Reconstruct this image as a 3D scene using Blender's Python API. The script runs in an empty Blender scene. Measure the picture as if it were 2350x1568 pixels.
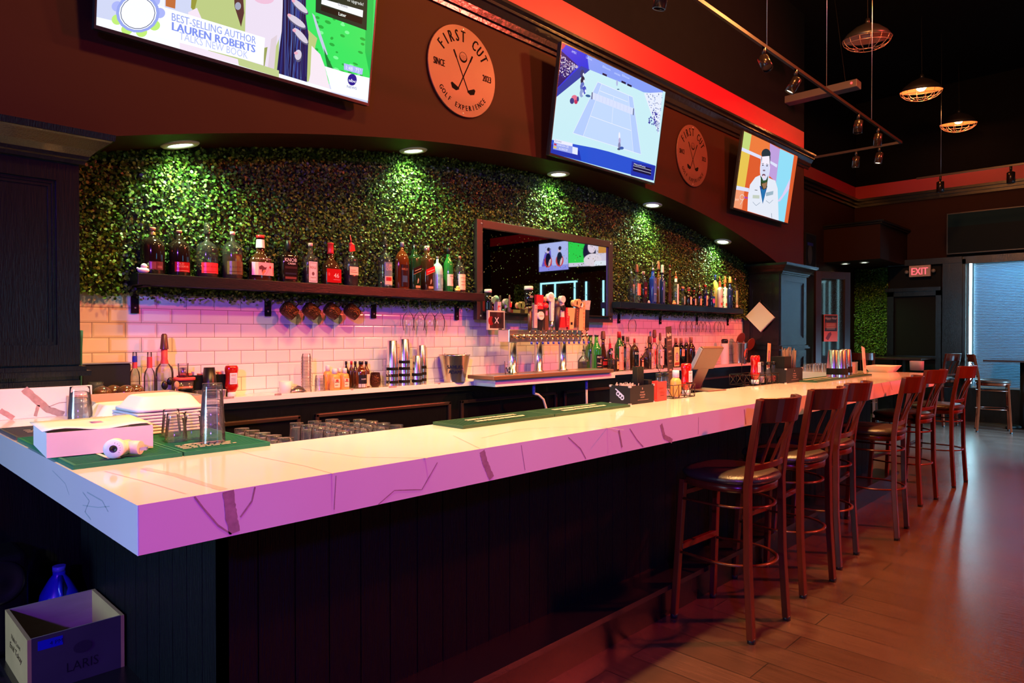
import bpy, math, random
from mathutils import Vector, Matrix
random.seed(7)
PI = math.pi
SC = bpy.context.scene
COL = SC.collection
# ------------------------------------------------------------------ camera
AZ = math.radians(44.13); PITCH = math.radians(0.58); F = 1567.0
CAM = Vector((0, 0, 1.42))
FW = Vector((math.cos(AZ)*math.cos(PITCH), math.sin(AZ)*math.cos(PITCH), -math.sin(PITCH)))
RT = Vector((math.sin(AZ), -math.cos(AZ), 0)); UP = RT.cross(FW)
cam = bpy.data.cameras.new('camera'); camo = bpy.data.objects.new('camera', cam); COL.objects.link(camo)
camo.location = CAM; camo.rotation_euler = (PI/2-PITCH, 0, AZ-PI/2)
cam.sensor_width = 36; cam.lens = 36*F/2350; cam.clip_start = .05; cam.clip_end = 100
SC.camera = camo
def P(u, v, x=None, y=None, z=None):
    """point of the room seen in that direction on the plane x=, y= or z="""
    d = FW + RT*((u-1175)/F) + UP*((784-v)/F)
    if x is not None: t = (x-CAM.x)/d.x
    elif y is not None: t = (y-CAM.y)/d.y
    else: t = (z-CAM.z)/d.z
    return CAM + d*t
def dep(p): return (Vector(p)-CAM).dot(FW)
# ------------------------------------------------------------------ view, world, lights
SC.view_settings.view_transform = 'Standard'; SC.view_settings.look = 'None'
SC.view_settings.exposure = 0.0; SC.view_settings.gamma = 1; SC.view_settings.use_curve_mapping = False
SC.cycles.use_denoising = True; SC.cycles.max_bounces = 10; SC.cycles.diffuse_bounces = 4
SC.cycles.glossy_bounces = 4; SC.cycles.transmission_bounces = 8; SC.cycles.transparent_max_bounces = 24
SC.cycles.sample_clamp_indirect = 4; SC.cycles.caustics_reflective = False; SC.cycles.caustics_refractive = False
W = bpy.data.worlds.new('sky'); SC.world = W; W.use_nodes = True
W.node_tree.nodes['Background'].inputs[0].default_value = (.25, .55, .8, 1)
W.node_tree.nodes['Background'].inputs[1].default_value = .22
def light(kind, name, loc, col, e, target=None, size=.1, size_y=None, angle=60, blend=.5, spread=None):
    l = bpy.data.lights.new(name, kind); o = bpy.data.objects.new(name, l); COL.objects.link(o)
    l.color = col; l.energy = e; o.location = loc
    if kind == 'AREA':
        l.shape = 'RECTANGLE'; l.size = size; l.size_y = size_y or size
        if spread: l.spread = math.radians(spread)
    else: l.shadow_soft_size = size
    if kind == 'SPOT': l.spot_size = math.radians(angle); l.spot_blend = blend
    if target is not None: o.rotation_euler = (Vector(target)-Vector(loc)).to_track_quat('-Z', 'Y').to_euler()
    return o
# coloured floods of the room (high on the opposite side)
light('SPOT', 'blue_flood', (-3.6, -3.0, 3.1), (.24, .05, 1.0), 1300, (2.6, 3.9, 1.2), .12, angle=46, blend=.8)
light('SPOT', 'red_flood', (7.6, -2.6, 4.7), (1.0, .08, .05), 2500, (4.6, 3.9, 1.0), .2, angle=100)
light('SPOT', 'red_flood', (4.6, -4.4, 4.7), (1.0, .11, .02), 900, (6.0, -.4, 0), .4, angle=56, blend=.8)
light('AREA', 'red_cove_strip', (3.0, 3.36, 3.80), (1.0, .02, .08), 13, (3.0, 3.5, 4.0), 12.0, .02)
# warm lamps over the bar (track heads and pendants above the frame)
for i, x in enumerate((.9, 2.0, 3.1, 4.2)):
    light('SPOT', 'track_beam', (x, 1.35, 3.4), (1.0, .60, .22), 330, (x+.3, 2.3, 1.07), .06, angle=76, blend=.8)
for x in (1.6, 3.8, 5.95):
    light('POINT', 'pendant_glow', (x, 1.5, 4.5), (1.0, .34, .08), 330, size=.12)
# daylight: glazed entrance left of the camera, windows of the front wall, far window; plus an added floor spot
light('AREA', 'entrance_daylight', (-3.8, 2.5, 1.8), (.42, .74, 1.0), 60, (0, 2.6, 1.0), 1.4, 2.0, spread=110)
light('AREA', 'front_daylight_and_fill', (4.3, -5.8, 1.7), (.10, .55, 1.0), 6, (4.3, 3.4, 1.6), 1.0, 1.6, spread=90)
light('SPOT', 'front_daylight_and_fill', (10.9, -5.8, 3.0), (.28, .66, 1.0), 42000, (10.9, .7, 0), .5, angle=30, blend=1)  # added narrow cyan spot, brightens the far floor in place of daylight
light('AREA', 'far_window_daylight', (14.5, .5, 3.3), (.25, .68, 1.0), 110, (12.3, .5, 0.6), 3.6, 1.0, spread=120)
# ------------------------------------------------------------------ materials
MATS = {}
def pm(name, col=(.5, .5, .5), rough=.5, metal=0, spec=.5, coat=0, trans=0, emi=None, es=0, noise=0, nscale=8, bump=0, bscale=40, stretch=(1, 1, 1), alpha=1):
    if name in MATS: return MATS[name]
    m = bpy.data.materials.new(name); m.use_nodes = True; MATS[name] = m
    nt = m.node_tree; b = nt.nodes['Principled BSDF']; I = b.inputs
    I['Base Color'].default_value = (*col, 1); I['Roughness'].default_value = rough; I['Metallic'].default_value = metal
    I['Specular IOR Level'].default_value = spec; I['Coat Weight'].default_value = coat; I['Coat Roughness'].default_value = .08
    I['Transmission Weight'].default_value = trans
    if emi: I['Emission Color'].default_value = (*emi, 1); I['Emission Strength'].default_value = es
    if noise or bump:
        tc = nt.nodes.new('ShaderNodeTexCoord'); mp = nt.nodes.new('ShaderNodeMapping'); mp.inputs['Scale'].default_value = stretch
        nt.links.new(tc.outputs['Object'], mp.inputs[0])
    if noise:
        n = nt.nodes.new('ShaderNodeTexNoise'); n.inputs['Scale'].default_value = nscale; n.inputs['Detail'].default_value = 4
        nt.links.new(mp.outputs[0], n.inputs[0])
        r = nt.nodes.new('ShaderNodeMapRange'); r.inputs[3].default_value = 1-noise; r.inputs[4].default_value = 1+noise
        nt.links.new(n.outputs[0], r.inputs[0])
        mx = nt.nodes.new('ShaderNodeVectorMath'); mx.operation = 'SCALE'; mx.inputs[0].default_value = col
        nt.links.new(r.outputs[0], mx.inputs['Scale']); nt.links.new(mx.outputs[0], I['Base Color'])
    if bump:
        n2 = nt.nodes.new('ShaderNodeTexNoise'); n2.inputs['Scale'].default_value = bscale; n2.inputs['Detail'].default_value = 3
        nt.links.new(mp.outputs[0], n2.inputs[0]); bp = nt.nodes.new('ShaderNodeBump'); bp.inputs['Strength'].default_value = bump
        bp.inputs['Distance'].default_value = .01; nt.links.new(n2.outputs[0], bp.inputs['Height']); nt.links.new(bp.outputs[0], I['Normal'])
    return m
def glassm(name, tint=(.985, .99, 1), edge=.13, rough=.07, base=.05, haze=.045):
    if name in MATS: return MATS[name]
    m = bpy.data.materials.new(name); m.use_nodes = True; MATS[name] = m
    nt = m.node_tree; nt.nodes.clear(); out = nt.nodes.new('ShaderNodeOutputMaterial')
    t = nt.nodes.new('ShaderNodeBsdfTransparent'); t.inputs[0].default_value = (*tint, 1)
    g = nt.nodes.new('ShaderNodeBsdfGlossy'); g.inputs['Roughness'].default_value = rough
    lw = nt.nodes.new('ShaderNodeLayerWeight'); lw.inputs[0].default_value = edge
    ma = nt.nodes.new('ShaderNodeMath'); ma.operation = 'ADD'; ma.use_clamp = True; ma.inputs[1].default_value = base
    nt.links.new(lw.outputs['Fresnel'], ma.inputs[0])
    mx = nt.nodes.new('ShaderNodeMixShader'); nt.links.new(ma.outputs[0], mx.inputs[0])
    df = nt.nodes.new('ShaderNodeBsdfTranslucent'); df.inputs[0].default_value = (.9, .9, .9, 1); d2 = nt.nodes.new('ShaderNodeBsdfDiffuse'); ad = nt.nodes.new('ShaderNodeMixShader'); nt.links.new(df.outputs[0], ad.inputs[1]); nt.links.new(d2.outputs[0], ad.inputs[2])
    m0 = nt.nodes.new('ShaderNodeMixShader'); m0.inputs[0].default_value = haze; nt.links.new(t.outputs[0], m0.inputs[1]); nt.links.new(ad.outputs[0], m0.inputs[2])
    nt.links.new(m0.outputs[0], mx.inputs[1]); nt.links.new(g.outputs[0], mx.inputs[2]); nt.links.new(mx.outputs[0], out.inputs[0])
    return m
def colattr(name, emit=0, rough=.5, spec=.4):
    if name in MATS: return MATS[name]
    m = bpy.data.materials.new(name); m.use_nodes = True; MATS[name] = m
    nt = m.node_tree; b = nt.nodes['Principled BSDF']; a = nt.nodes.new('ShaderNodeAttribute'); a.attribute_name = 'Col'
    b.inputs['Roughness'].default_value = rough; b.inputs['Specular IOR Level'].default_value = spec
    if emit:
        b.inputs['Base Color'].default_value = (.003, .003, .003, 1)
        nt.links.new(a.outputs[0], b.inputs['Emission Color']); b.inputs['Emission Strength'].default_value = emit
    else: nt.links.new(a.outputs[0], b.inputs['Base Color'])
    return m
BLACKWOOD = pm('black_painted_wood', (.0035, .004, .005), .24, spec=.4, coat=.2, noise=.5, nscale=6, bump=.15, bscale=18, stretch=(12, 12, 1))
BLACK = pm('black_plastic', (.01, .01, .012), .35, noise=.2)
BLACKM = pm('black_matte', (.008, .008, .008), .7, spec=.15, noise=.2)
STEEL = pm('stainless_steel', (.72, .72, .74), .28, 1, noise=.08)
CHROME = pm('chrome', (.9, .9, .92), .22, 1)
WALLP = pm('brown_wall_paint', (.020, .0052, .0028), .6, spec=.10, noise=.12, nscale=2)
CEIL = pm('black_ceiling', (.004, .004, .005), .9, spec=.03, noise=.3)
DARKW = pm('dark_wall_paint', (.004, .005, .008), .8, spec=.04, noise=.2)
REDP = pm('red_wall_band', (.27, .003, .022), .5, noise=.1, nscale=1.5)
MARBLE = pm('white_quartz', (.80, .77, .76), .10, spec=.5, coat=.3, noise=.03, nscale=5)
VEIN = pm('quartz_vein', (.40, .28, .28), .12, spec=.5, noise=.4, nscale=60)
CHERRY = pm('cherry_wood', (.095, .015, .005), .24, spec=.35, coat=.12, noise=.35, nscale=9, stretch=(5, 5, 1))
LEATHER = pm('black_vinyl', (.035, .022, .018), .33, spec=.6, bump=.15, bscale=120)
WHITE = pm('white_plastic', (.8, .8, .8), .4, noise=.03)
GLASS = glassm('clear_glass')
# ------------------------------------------------------------------ mesh helpers
class MB:
    def __init__(s, M=None): s.v = []; s.f = []; s.mi = []; s.M = M; s.m = 0; s.smooth = False; s.sm = []
    def add(s, vs, fs, smooth=None):
        n = len(s.v)
        for p in vs:
            p = Vector(p)
            s.v.append(s.M @ p if s.M is not None else p)
        sm = s.smooth if smooth is None else smooth
        for f in fs: s.f.append([n+i for i in f]); s.mi.append(s.m); s.sm.append(sm)
        return s
    def box(s, x0, x1, y0, y1, z0, z1):
        x0, x1 = min(x0, x1), max(x0, x1); y0, y1 = min(y0, y1), max(y0, y1); z0, z1 = min(z0, z1), max(z0, z1)
        return s.add([(x0,y0,z0),(x1,y0,z0),(x1,y1,z0),(x0,y1,z0),(x0,y0,z1),(x1,y0,z1),(x1,y1,z1),(x0,y1,z1)],
            [(0,3,2,1),(4,5,6,7),(0,1,5,4),(1,2,6,5),(2,3,7,6),(3,0,4,7)], False)
    def lathe(s, prof, seg=20, c=(0, 0), cap0=True, cap1=True, ax=1, ay=1, n=None, smooth=True):
        vs = []; fs = []
        for r, z in prof:
            for k in range(seg):
                t = 2*PI*k/seg; ct, st = math.cos(t), math.sin(t)
                q = r if n is None else r/((abs(ct)**n+abs(st)**n)**(1/n))
                vs.append((c[0]+q*ct*ax, c[1]+q*st*ay, z))
        for i in range(len(prof)-1):
            for k in range(seg):
                a = i*seg+k; b = i*seg+(k+1) % seg; fs.append((a, b, b+seg, a+seg))
        s.add(vs, fs, smooth)
        m = len(s.v)-len(vs)
        if cap0 and prof[0][0] > 1e-5: s.f.append([m+k for k in range(seg)][::-1]); s.mi.append(s.m); s.sm.append(False)
        if cap1 and prof[-1][0] > 1e-5: s.f.append([m+(len(prof)-1)*seg+k for k in range(seg)]); s.mi.append(s.m); s.sm.append(False)
        return s
    def cyl(s, a, b, r, seg=12, r2=None):
        a = Vector(a); b = Vector(b); q = (b-a).to_track_quat('Z', 'Y').to_matrix().to_4x4(); M0 = s.M
        s.M = (M0 if M0 is not None else Matrix()) @ Matrix.Translation(a) @ q
        s.lathe([(r, 0), (r if r2 is None else r2, (b-a).length)], seg); s.M = M0
        return s
    def tube(s, pts, r, seg=8, closed=False, rx=None):
        pts = [Vector(p) for p in pts]; n = len(pts); vs = []; fs = []
        up = Vector((0, 0, 1))
        for i, p in enumerate(pts):
            t = (pts[(i+1) % n]-pts[i-1]) if closed else (pts[min(i+1, n-1)]-pts[max(i-1, 0)])
            t.normalize(); u = up if abs(t.z) < .95 else Vector((1, 0, 0))
            a = t.cross(u).normalized(); b = a.cross(t)
            for k in range(seg):
                an = 2*PI*(k+.5)/seg; vs.append(p + a*math.cos(an)*(rx or r) + b*math.sin(an)*r)
        for i in range(n if closed else n-1):
            for k in range(seg):
                A = i*seg+k; B = i*seg+(k+1) % seg; j = ((i+1) % n)*seg
                fs.append((A, B, j+(k+1) % seg, j+k))
        if not closed: fs += [tuple(range(seg))[::-1], tuple((n-1)*seg+k for k in range(seg))]
        return s.add(vs, fs, seg > 4)
    def sph(s, c, r, seg=14, ring=8, sx=1, sy=1, sz=1):
        M0 = s.M; s.M = (M0 if M0 is not None else Matrix()) @ Matrix.Translation(Vector(c)) @ Matrix.Diagonal((sx, sy, sz, 1))
        s.lathe([(max(r*math.sin(PI*i/ring), 1e-6), -r*math.cos(PI*i/ring)) for i in range(ring+1)], seg, cap0=False, cap1=False); s.M = M0
        return s
    def prism(s, poly, axis, a, b, smooth=False):
        """poly: 2D outline; axis 'x','y','z' = extrude direction from a to b"""
        def q(p, t): return {'x': (t, p[0], p[1]), 'y': (p[0], t, p[1]), 'z': (p[0], p[1], t)}[axis]
        n = len(poly); vs = [q(p, a) for p in poly]+[q(p, b) for p in poly]
        fs = [(i, (i+1) % n, (i+1) % n+n, i+n) for i in range(n)]
        s.add(vs, fs, smooth); s.add(vs, [tuple(range(n))[::-1], tuple(range(n, 2*n))], False)
        return s
    def build(s, name, mats, parent=None, bevel=0, seg=2, loc=None):
        me = bpy.data.meshes.new(name); me.from_pydata(s.v, [], s.f)
        for m in (mats if isinstance(mats, (list, tuple)) else [mats]): me.materials.append(m)
        me.polygons.foreach_set('material_index', s.mi); me.polygons.foreach_set('use_smooth', s.sm)
        me.update()
        import bmesh
        bm = bmesh.new(); bm.from_mesh(me); bmesh.ops.recalc_face_normals(bm, faces=bm.faces); bm.to_mesh(me); bm.free()
        o = bpy.data.objects.new(name, me); COL.objects.link(o)
        if parent is not None: o.parent = parent
        if loc is not None: o.location = loc
        if bevel:
            b = o.modifiers.new('bevel', 'BEVEL'); b.width = bevel; b.segments = seg; b.limit_method = 'ANGLE'; b.harden_normals = False
        return o
def tag(o, label, cat, group=None, kind=None):
    o['label'] = label; o['category'] = cat
    if group: o['group'] = group
    if kind: o['kind'] = kind
    return o
def thing(name, label, cat, loc=(0, 0, 0), rz=0, group=None):
    o = bpy.data.objects.new(name, None); COL.objects.link(o); o.empty_display_size = .05
    o.location = loc; o.rotation_euler = (0, 0, rz); return tag(o, label, cat, group)
def struct(name, mb, m, bevel=0):
    o = mb.build(name, m, bevel=bevel); o['kind'] = 'structure'; return o
def dup(root, loc, rz=None, label=None, group=None):
    def cp(o, par):
        c = o.copy(); COL.objects.link(c)
        if par is not None: c.parent = par
        for ch in [q for q in KIDS.get(o.name, [])]: cp(ch, c)
        return c
    KIDS = {}
    def walk(o):
        KIDS[o.name] = list(o.children)
        for c in o.children: walk(c)
    walk(root)
    r = cp(root, None); r.location = loc
    if rz is not None: r.rotation_euler = (r.rotation_euler.x, r.rotation_euler.y, rz)
    if label: r['label'] = label
    if group: r['group'] = group
    return r
# ------------------------------------------------------------------ flat artwork: coloured polygons and lettering
_TX = {}
def textmesh(t):
    if t not in _TX:
        c = bpy.data.curves.new('lettering', 'FONT'); c.body = t; c.size = 1; c.resolution_u = 2
        o = bpy.data.objects.new('lettering', c); COL.objects.link(o)
        dg = bpy.context.evaluated_depsgraph_get(); me = bpy.data.meshes.new_from_object(o.evaluated_get(dg))
        vs = [tuple(v.co[:2]) for v in me.vertices]; fs = [tuple(p.vertices) for p in me.polygons]
        bpy.data.objects.remove(o); bpy.data.curves.remove(c); bpy.data.meshes.remove(me)
        xs = [v[0] for v in vs] or [0]; _TX[t] = (vs, fs, min(xs), max(xs))
    return _TX[t]
def srgb(*c): return tuple((x/255/12.92 if x < 10.3 else ((x/255+.055)/1.055)**2.4) for x in c)
class Art:
    def __init__(s, eps=.0002): s.v = []; s.f = []; s.c = []; s.L = 0; s.eps = eps
    def _add(s, vs, fs, col):
        n = len(s.v); s.L += 1
        s.v += [(x, y, s.L*s.eps) for x, y in vs]
        for f in fs: s.f.append([n+i for i in f]); s.c.append(col)
    def poly(s, pts, col): s._add(pts, [tuple(range(len(pts)))], col)
    def rect(s, x0, y0, x1, y1, col, nx=1):
        vs = []; fs = []
        for i in range(nx+1): x = x0+(x1-x0)*i/nx; vs += [(x, y0), (x, y1)]
        for i in range(nx): fs.append((2*i, 2*i+2, 2*i+3, 2*i+1))
        s._add(vs, fs, col)
    def ell(s, cx, cy, rx, ry, col, n=24, rot=0):
        c, q = math.cos(rot), math.sin(rot)
        s.poly([(cx+rx*math.cos(t)*c-ry*math.sin(t)*q, cy+rx*math.cos(t)*q+ry*math.sin(t)*c) for t in [2*PI*k/n for k in range(n)]], col)
    def line(s, pts, w, col):
        for (a, b), (c, d) in zip(pts, pts[1:]):
            l = math.hypot(c-a, d-b) or 1e-6; nx, ny = -(d-b)/l*w/2, (c-a)/l*w/2
            s._add([(a-nx, b-ny), (c-nx, d-ny), (c+nx, d+ny), (a+nx, b+ny)], [(0, 1, 2, 3)], col)
    def text(s, t, x, y, size, col, align='c', wid=None, rot=0, bold=0, shear=0):
        vs, fs, x0, x1 = textmesh(t)
        if not vs: return
        k = size/.72; kx = k if wid is None else wid/max(x1-x0, 1e-6)
        off = {'c': -(x0+x1)/2, 'l': -x0, 'r': -x1}[align]; c, q = math.cos(rot), math.sin(rot)
        for dx in ([0] if not bold else [-bold, 0, bold]):
            o = [((vx+off)*kx+dx+shear*vy*k, vy*k) for vx, vy in vs]
            s._add([(x+a*c-b*q, y+a*q+b*c) for a, b in o], fs, col)
    def arc(s, t, cx, cy, R, size, col, a0, a1, flip=False, bold=0, sq=1):
        n = len(t)
        for i, ch in enumerate(t):
            if ch == ' ': continue
            a = a0+(a1-a0)*i/(n-1)
            vs, fs, x0, x1 = textmesh(ch)
            s.text(ch, cx+R*math.cos(a), cy+R*math.sin(a), size, col, wid=(x1-x0)*size/.72*sq, rot=a+(PI/2 if flip else -PI/2), bold=bold)
    def build(s, name, mat, parent=None, fn=None, M=None):
        """fn maps (x, y, offset) to local space; default plane facing -y"""
        fn = fn or (lambda x, y, o: (x, -o, y))
        me = bpy.data.meshes.new(name); q = min(1, .0012/max(s.L*s.eps, 1e-9)); vs = [Vector(fn(p[0], p[1], p[2]*q)) for p in s.v]
        if M is not None: vs = [M @ v for v in vs]
        me.from_pydata(vs, [], s.f); me.materials.append(mat)
        at = me.color_attributes.new('Col', 'FLOAT_COLOR', 'CORNER'); buf = []
        for p, c in zip(me.polygons, s.c):
            for _ in range(p.loop_total): buf += [c[0], c[1], c[2], 1]
        at.data.foreach_set('color', buf); me.update()
        o = bpy.data.objects.new(name, me); COL.objects.link(o)
        if parent is not None: o.parent = parent
        return o
def cylmap(R, z0=0, yaw=0, sy=1): return lambda x, y, o: ((R+o)*math.sin(x/R+yaw), -(R+o)*math.cos(x/R+yaw)*sy, z0+y)
PRINT = colattr('printed_paper', rough=.45)
GLOSSP = colattr('printed_gloss', rough=.2, spec=.5)
# ================================================================== STRUCTURE
YW = 3.95; YH = 3.5; XL = .834; XR = 8.3; XE = 9.1; ZC = 5.6; XF = 13.3
def arch(x): return 2.79-.0357*(x-4.57)**2
# floor
def floor_mat():
    m = bpy.data.materials.new('wood_plank_floor'); m.use_nodes = True; nt = m.node_tree; b = nt.nodes['Principled BSDF']
    tc = nt.nodes.new('ShaderNodeTexCoord'); mp = nt.nodes.new('ShaderNodeMapping'); mp.inputs['Rotation'].default_value = (0, 0, PI/2)
    nt.links.new(tc.outputs['Object'], mp.inputs[0])
    br = nt.nodes.new('ShaderNodeTexBrick'); br.inputs['Scale'].default_value = 1; br.inputs['Brick Width'].default_value = 1.25
    br.inputs['Row Height'].default_value = .18; br.inputs['Mortar Size'].default_value = .0025; br.offset = .37
    br.inputs['Color1'].default_value = (.062, .030, .021, 1); br.inputs['Color2'].default_value = (.085, .043, .031, 1); br.inputs['Mortar'].default_value = (.02, .014, .012, 1)
    nt.links.new(mp.outputs[0], br.inputs[0])
    m2 = nt.nodes.new('ShaderNodeMapping'); m2.inputs['Scale'].default_value = (22, 1.5, 1); nt.links.new(tc.outputs['Object'], m2.inputs[0])
    n = nt.nodes.new('ShaderNodeTexNoise'); n.inputs['Scale'].default_value = 3; n.inputs['Detail'].default_value = 6; nt.links.new(m2.outputs[0], n.inputs[0])
    r = nt.nodes.new('ShaderNodeMapRange'); r.inputs[3].default_value = .55; r.inputs[4].default_value = 1.35; nt.links.new(n.outputs[0], r.inputs[0])
    v = nt.nodes.new('ShaderNodeVectorMath'); v.operation = 'SCALE'; nt.links.new(br.outputs[0], v.inputs[0]); nt.links.new(r.outputs[0], v.inputs['Scale'])
    nt.links.new(v.outputs[0], b.inputs['Base Color']); b.inputs['Roughness'].default_value = .27; b.inputs['Specular IOR Level'].default_value = .8
    bp = nt.nodes.new('ShaderNodeBump'); bp.inputs['Strength'].default_value = .15; bp.inputs['Distance'].default_value = .004
    nt.links.new(n.outputs[0], bp.inputs['Height']); nt.links.new(bp.outputs[0], b.inputs['Normal'])
    return m
struct('floor', MB().box(-4, XF+.3, -6, 4.3, -.1, 0), floor_mat())
struct('ceiling', MB().box(-4, XF+.3, -6, 4.3, ZC, ZC+.1), CEIL)
struct('wall_near', MB().box(-4.1, -4, -6, 4.3, 0, ZC), DARKW)
struct('wall_front', MB().box(-4, XF+.3, -6.1, -6, 0, ZC), DARKW)
# tiled wall behind the bar
def tile_mat():
    m = bpy.data.materials.new('white_subway_tile'); m.use_nodes = True; nt = m.node_tree; b = nt.nodes['Principled BSDF']
    tc = nt.nodes.new('ShaderNodeTexCoord'); sx = nt.nodes.new('ShaderNodeSeparateXYZ'); cx = nt.nodes.new('ShaderNodeCombineXYZ')
    nt.links.new(tc.outputs['Object'], sx.inputs[0]); nt.links.new(sx.outputs[0], cx.inputs[0]); nt.links.new(sx.outputs[2], cx.inputs[1])
    br = nt.nodes.new('ShaderNodeTexBrick'); br.inputs['Scale'].default_value = 1; br.inputs['Brick Width'].default_value = .1545
    br.inputs['Row Height'].default_value = .078; br.inputs['Mortar Size'].default_value = .0016; br.inputs['Mortar Smooth'].default_value = .3
    br.inputs['Color1'].default_value = (.83, .83, .82, 1); br.inputs['Color2'].default_value = (.78, .78, .78, 1); br.inputs['Mortar'].default_value = (.22, .19, .18, 1)
    nt.links.new(cx.outputs[0], br.inputs[0]); nt.links.new(br.outputs[0], b.inputs['Base Color'])
    b2 = nt.nodes.new('ShaderNodeTexBrick'); b2.inputs['Scale'].default_value = 1; b2.inputs['Brick Width'].default_value = .1545
    b2.inputs['Row Height'].default_value = .078; b2.inputs['Mortar Size'].default_value = .012; b2.inputs['Mortar Smooth'].default_value = 1
    nt.links.new(cx.outputs[0], b2.inputs[0]); b.inputs['Roughness'].default_value = .12
    bp = nt.nodes.new('ShaderNodeBump'); bp.invert = True; bp.inputs['Strength'].default_value = .6; bp.inputs['Distance'].default_value = .003
    nt.links.new(b2.outputs['Fac'], bp.inputs['Height']); nt.links.new(bp.outputs[0], b.inputs['Normal'])
    return m
struct('wall_bar_back', MB().box(XL-.3, XR+.1, YW, YW+.1, 1.0, 3.0), tile_mat())
# header with arched soffit
h = MB(); N = 48; xs = [XL+(XR-XL)*i/N for i in range(N+1)]
pts = [(-4, 2.29), (XL, 2.29)]+[(x, arch(x)) for x in xs[1:-1]]+[(XR, 2.29), (XE, 2.29), (XE, 3.77), (-4, 3.77)]
h.prism(pts, 'y', YH, 4.3)
struct('wall_header', h, WALLP)
struct('wall_upper_band', MB().box(-4, XE, YH, 4.3, 3.77, 4.07), REDP)
struct('wall_upper', MB().box(-4, XE, YH, 4.3, 4.07, ZC), DARKW)
def crown(poly, x0, x1, name, m, lips=None):
    return struct(name, MB().prism(poly, 'x', x0, x1), m)
cp = [(YH, 3.60), (YH-.015, 3.60), (YH-.02, 3.625), (YH-.04, 3.63), (YH-.05, 3.67), (YH-.08, 3.71), (YH-.095, 3.715), (YH-.095, 3.735), (YH-.12, 3.75), (YH-.12, 3.772), (YH, 3.772)]
crown(cp, -4, XE+.12, 'trim_1', pm('crown_black', (.012, .013, .015), .18, noise=.3, bump=.2, bscale=20))
# left and right pilasters, panelled
def panel_face(mb, x0, x1, z0, z1, y, st, d=.018):
    """stiles and rails standing proud of a face at y (facing -y) with moulding"""
    mb.box(x0, x0+st, y-d, y, z0, z1); mb.box(x1-st, x1, y-d, y, z0, z1)
    mb.box(x0+st, x1-st, y-d, y, z1-st, z1); mb.box(x0+st, x1-st, y-d, y, z0, z0+st)
    for k, (w, e) in enumerate(((.014, .5), (.028, .25))):
        a, b, c, f = x0+st, x1-st, z0+st, z1-st; q = d*e
        mb.box(a, a+w, y-q, y, c, f); mb.box(b-w, b, y-q, y, c, f); mb.box(a+w, b-w, y-q, y, f-w, f); mb.box(a+w, b-w, y-q, y, c, c+w)
def pilaster(x0, x1, name):
    mb = MB(); y0 = 3.478
    mb.box(x0, x1, y0, YW+.02, 0, 2.2)
    panel_face(mb, x0, x1, 1.29, 2.17, y0, .085); panel_face(mb, x0, x1, .15, 1.22, y0, .085)
    for z, p, t in ((1.24, .035, .022), (1.262, .02, .02)): mb.box(x0-p, x1+p, y0-.018-p, YW, z, z+t)
    L = []; pf = [(2.165, .0), (2.165, .018), (2.18, .022), (2.185, .03), (2.20, .034), (2.225, .055), (2.25, .085), (2.262, .10), (2.268, .104), (2.268, .112), (2.295, .115), (2.295, 0)]
    for z, p in pf: L += [(x0-p, y0-.018-p, z), (x1+p, y0-.018-p, z), (x1+p, YW, z), (x0-p, YW, z)]
    mb.add(L, [(i*4+k, i*4+(k+1) % 4, i*4+4+(k+1) % 4, i*4+4+k) for i in range(len(pf)-1) for k in range(4)]+[(0, 1, 2, 3)], False)
    return mb
lp = pilaster(-.05, XL, ''); struct('wall_pilaster_left', lp, BLACKWOOD, bevel=.003)
rp = pilaster(XR, XE, '')
# panelling on the side of the right pilaster that faces the bar
rp.M = Matrix.Translation((XR, YW, 0)) @ Matrix.Rotation(-PI/2, 4, 'Z')
panel_face(rp, .03, .47, 1.29, 2.17, 0, .07); panel_face(rp, .03, .47, .15, 1.22, 0, .07); rp.M = None
struct('wall_pilaster_right', rp, BLACKWOOD, bevel=.003)
# far part of the room
struct('wall_back_far', MB().box(XE, XF+.3, 4.2, 4.3, 0, ZC), WALLP)
fw = MB(); fw.box(XF, XF+.12, 2.46, 4.3, 0, ZC); fw.box(XF, XF+.12, -6, -1.4, 0, ZC); fw.box(XF, XF+.12, -1.4, 2.46, 2.62, ZC); fw.box(XF, XF+.12, -1.4, 2.46, 0, .5)
struct('wall_far', fw, WALLP)
b = MB(); b.box(XF-.02, XF, -6, 4.2, 3.86, 4.10); b.box(XE, XF-.02, 4.18, 4.2, 3.86, 4.10); struct('wall_far_band', b, REDP)
b = MB(); b.box(XF-.03, XF, -6, 4.2, 4.10, ZC); b.box(XE, XF-.03, 4.17, 4.2, 4.10, ZC); struct('wall_far_upper', b, CEIL)
b = MB()
for z, p, t in ((3.72, .03, .05), (3.77, .06, .05), (3.82, .10, .04)): b.box(XF-p, XF, -6, 4.2, z, z+t); b.box(XE, XF, 4.2-p, 4.2, z, z+t)
struct('trim_2', b, BLACKWOOD)
# lower soffit box in the far corner with crown
b = MB(); b.box(11.78, XF, 3.34, 4.2, 2.62, 3.2); struct('wall_soffit_far', b, WALLP)
b = MB()
for z, p, t in ((3.17, .03, .03), (3.2, .06, .03)): b.box(11.78-p, XF, 3.34-p, 4.2, z, z+t)
struct('trim_3', b, BLACKWOOD, bevel=.004)
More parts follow.
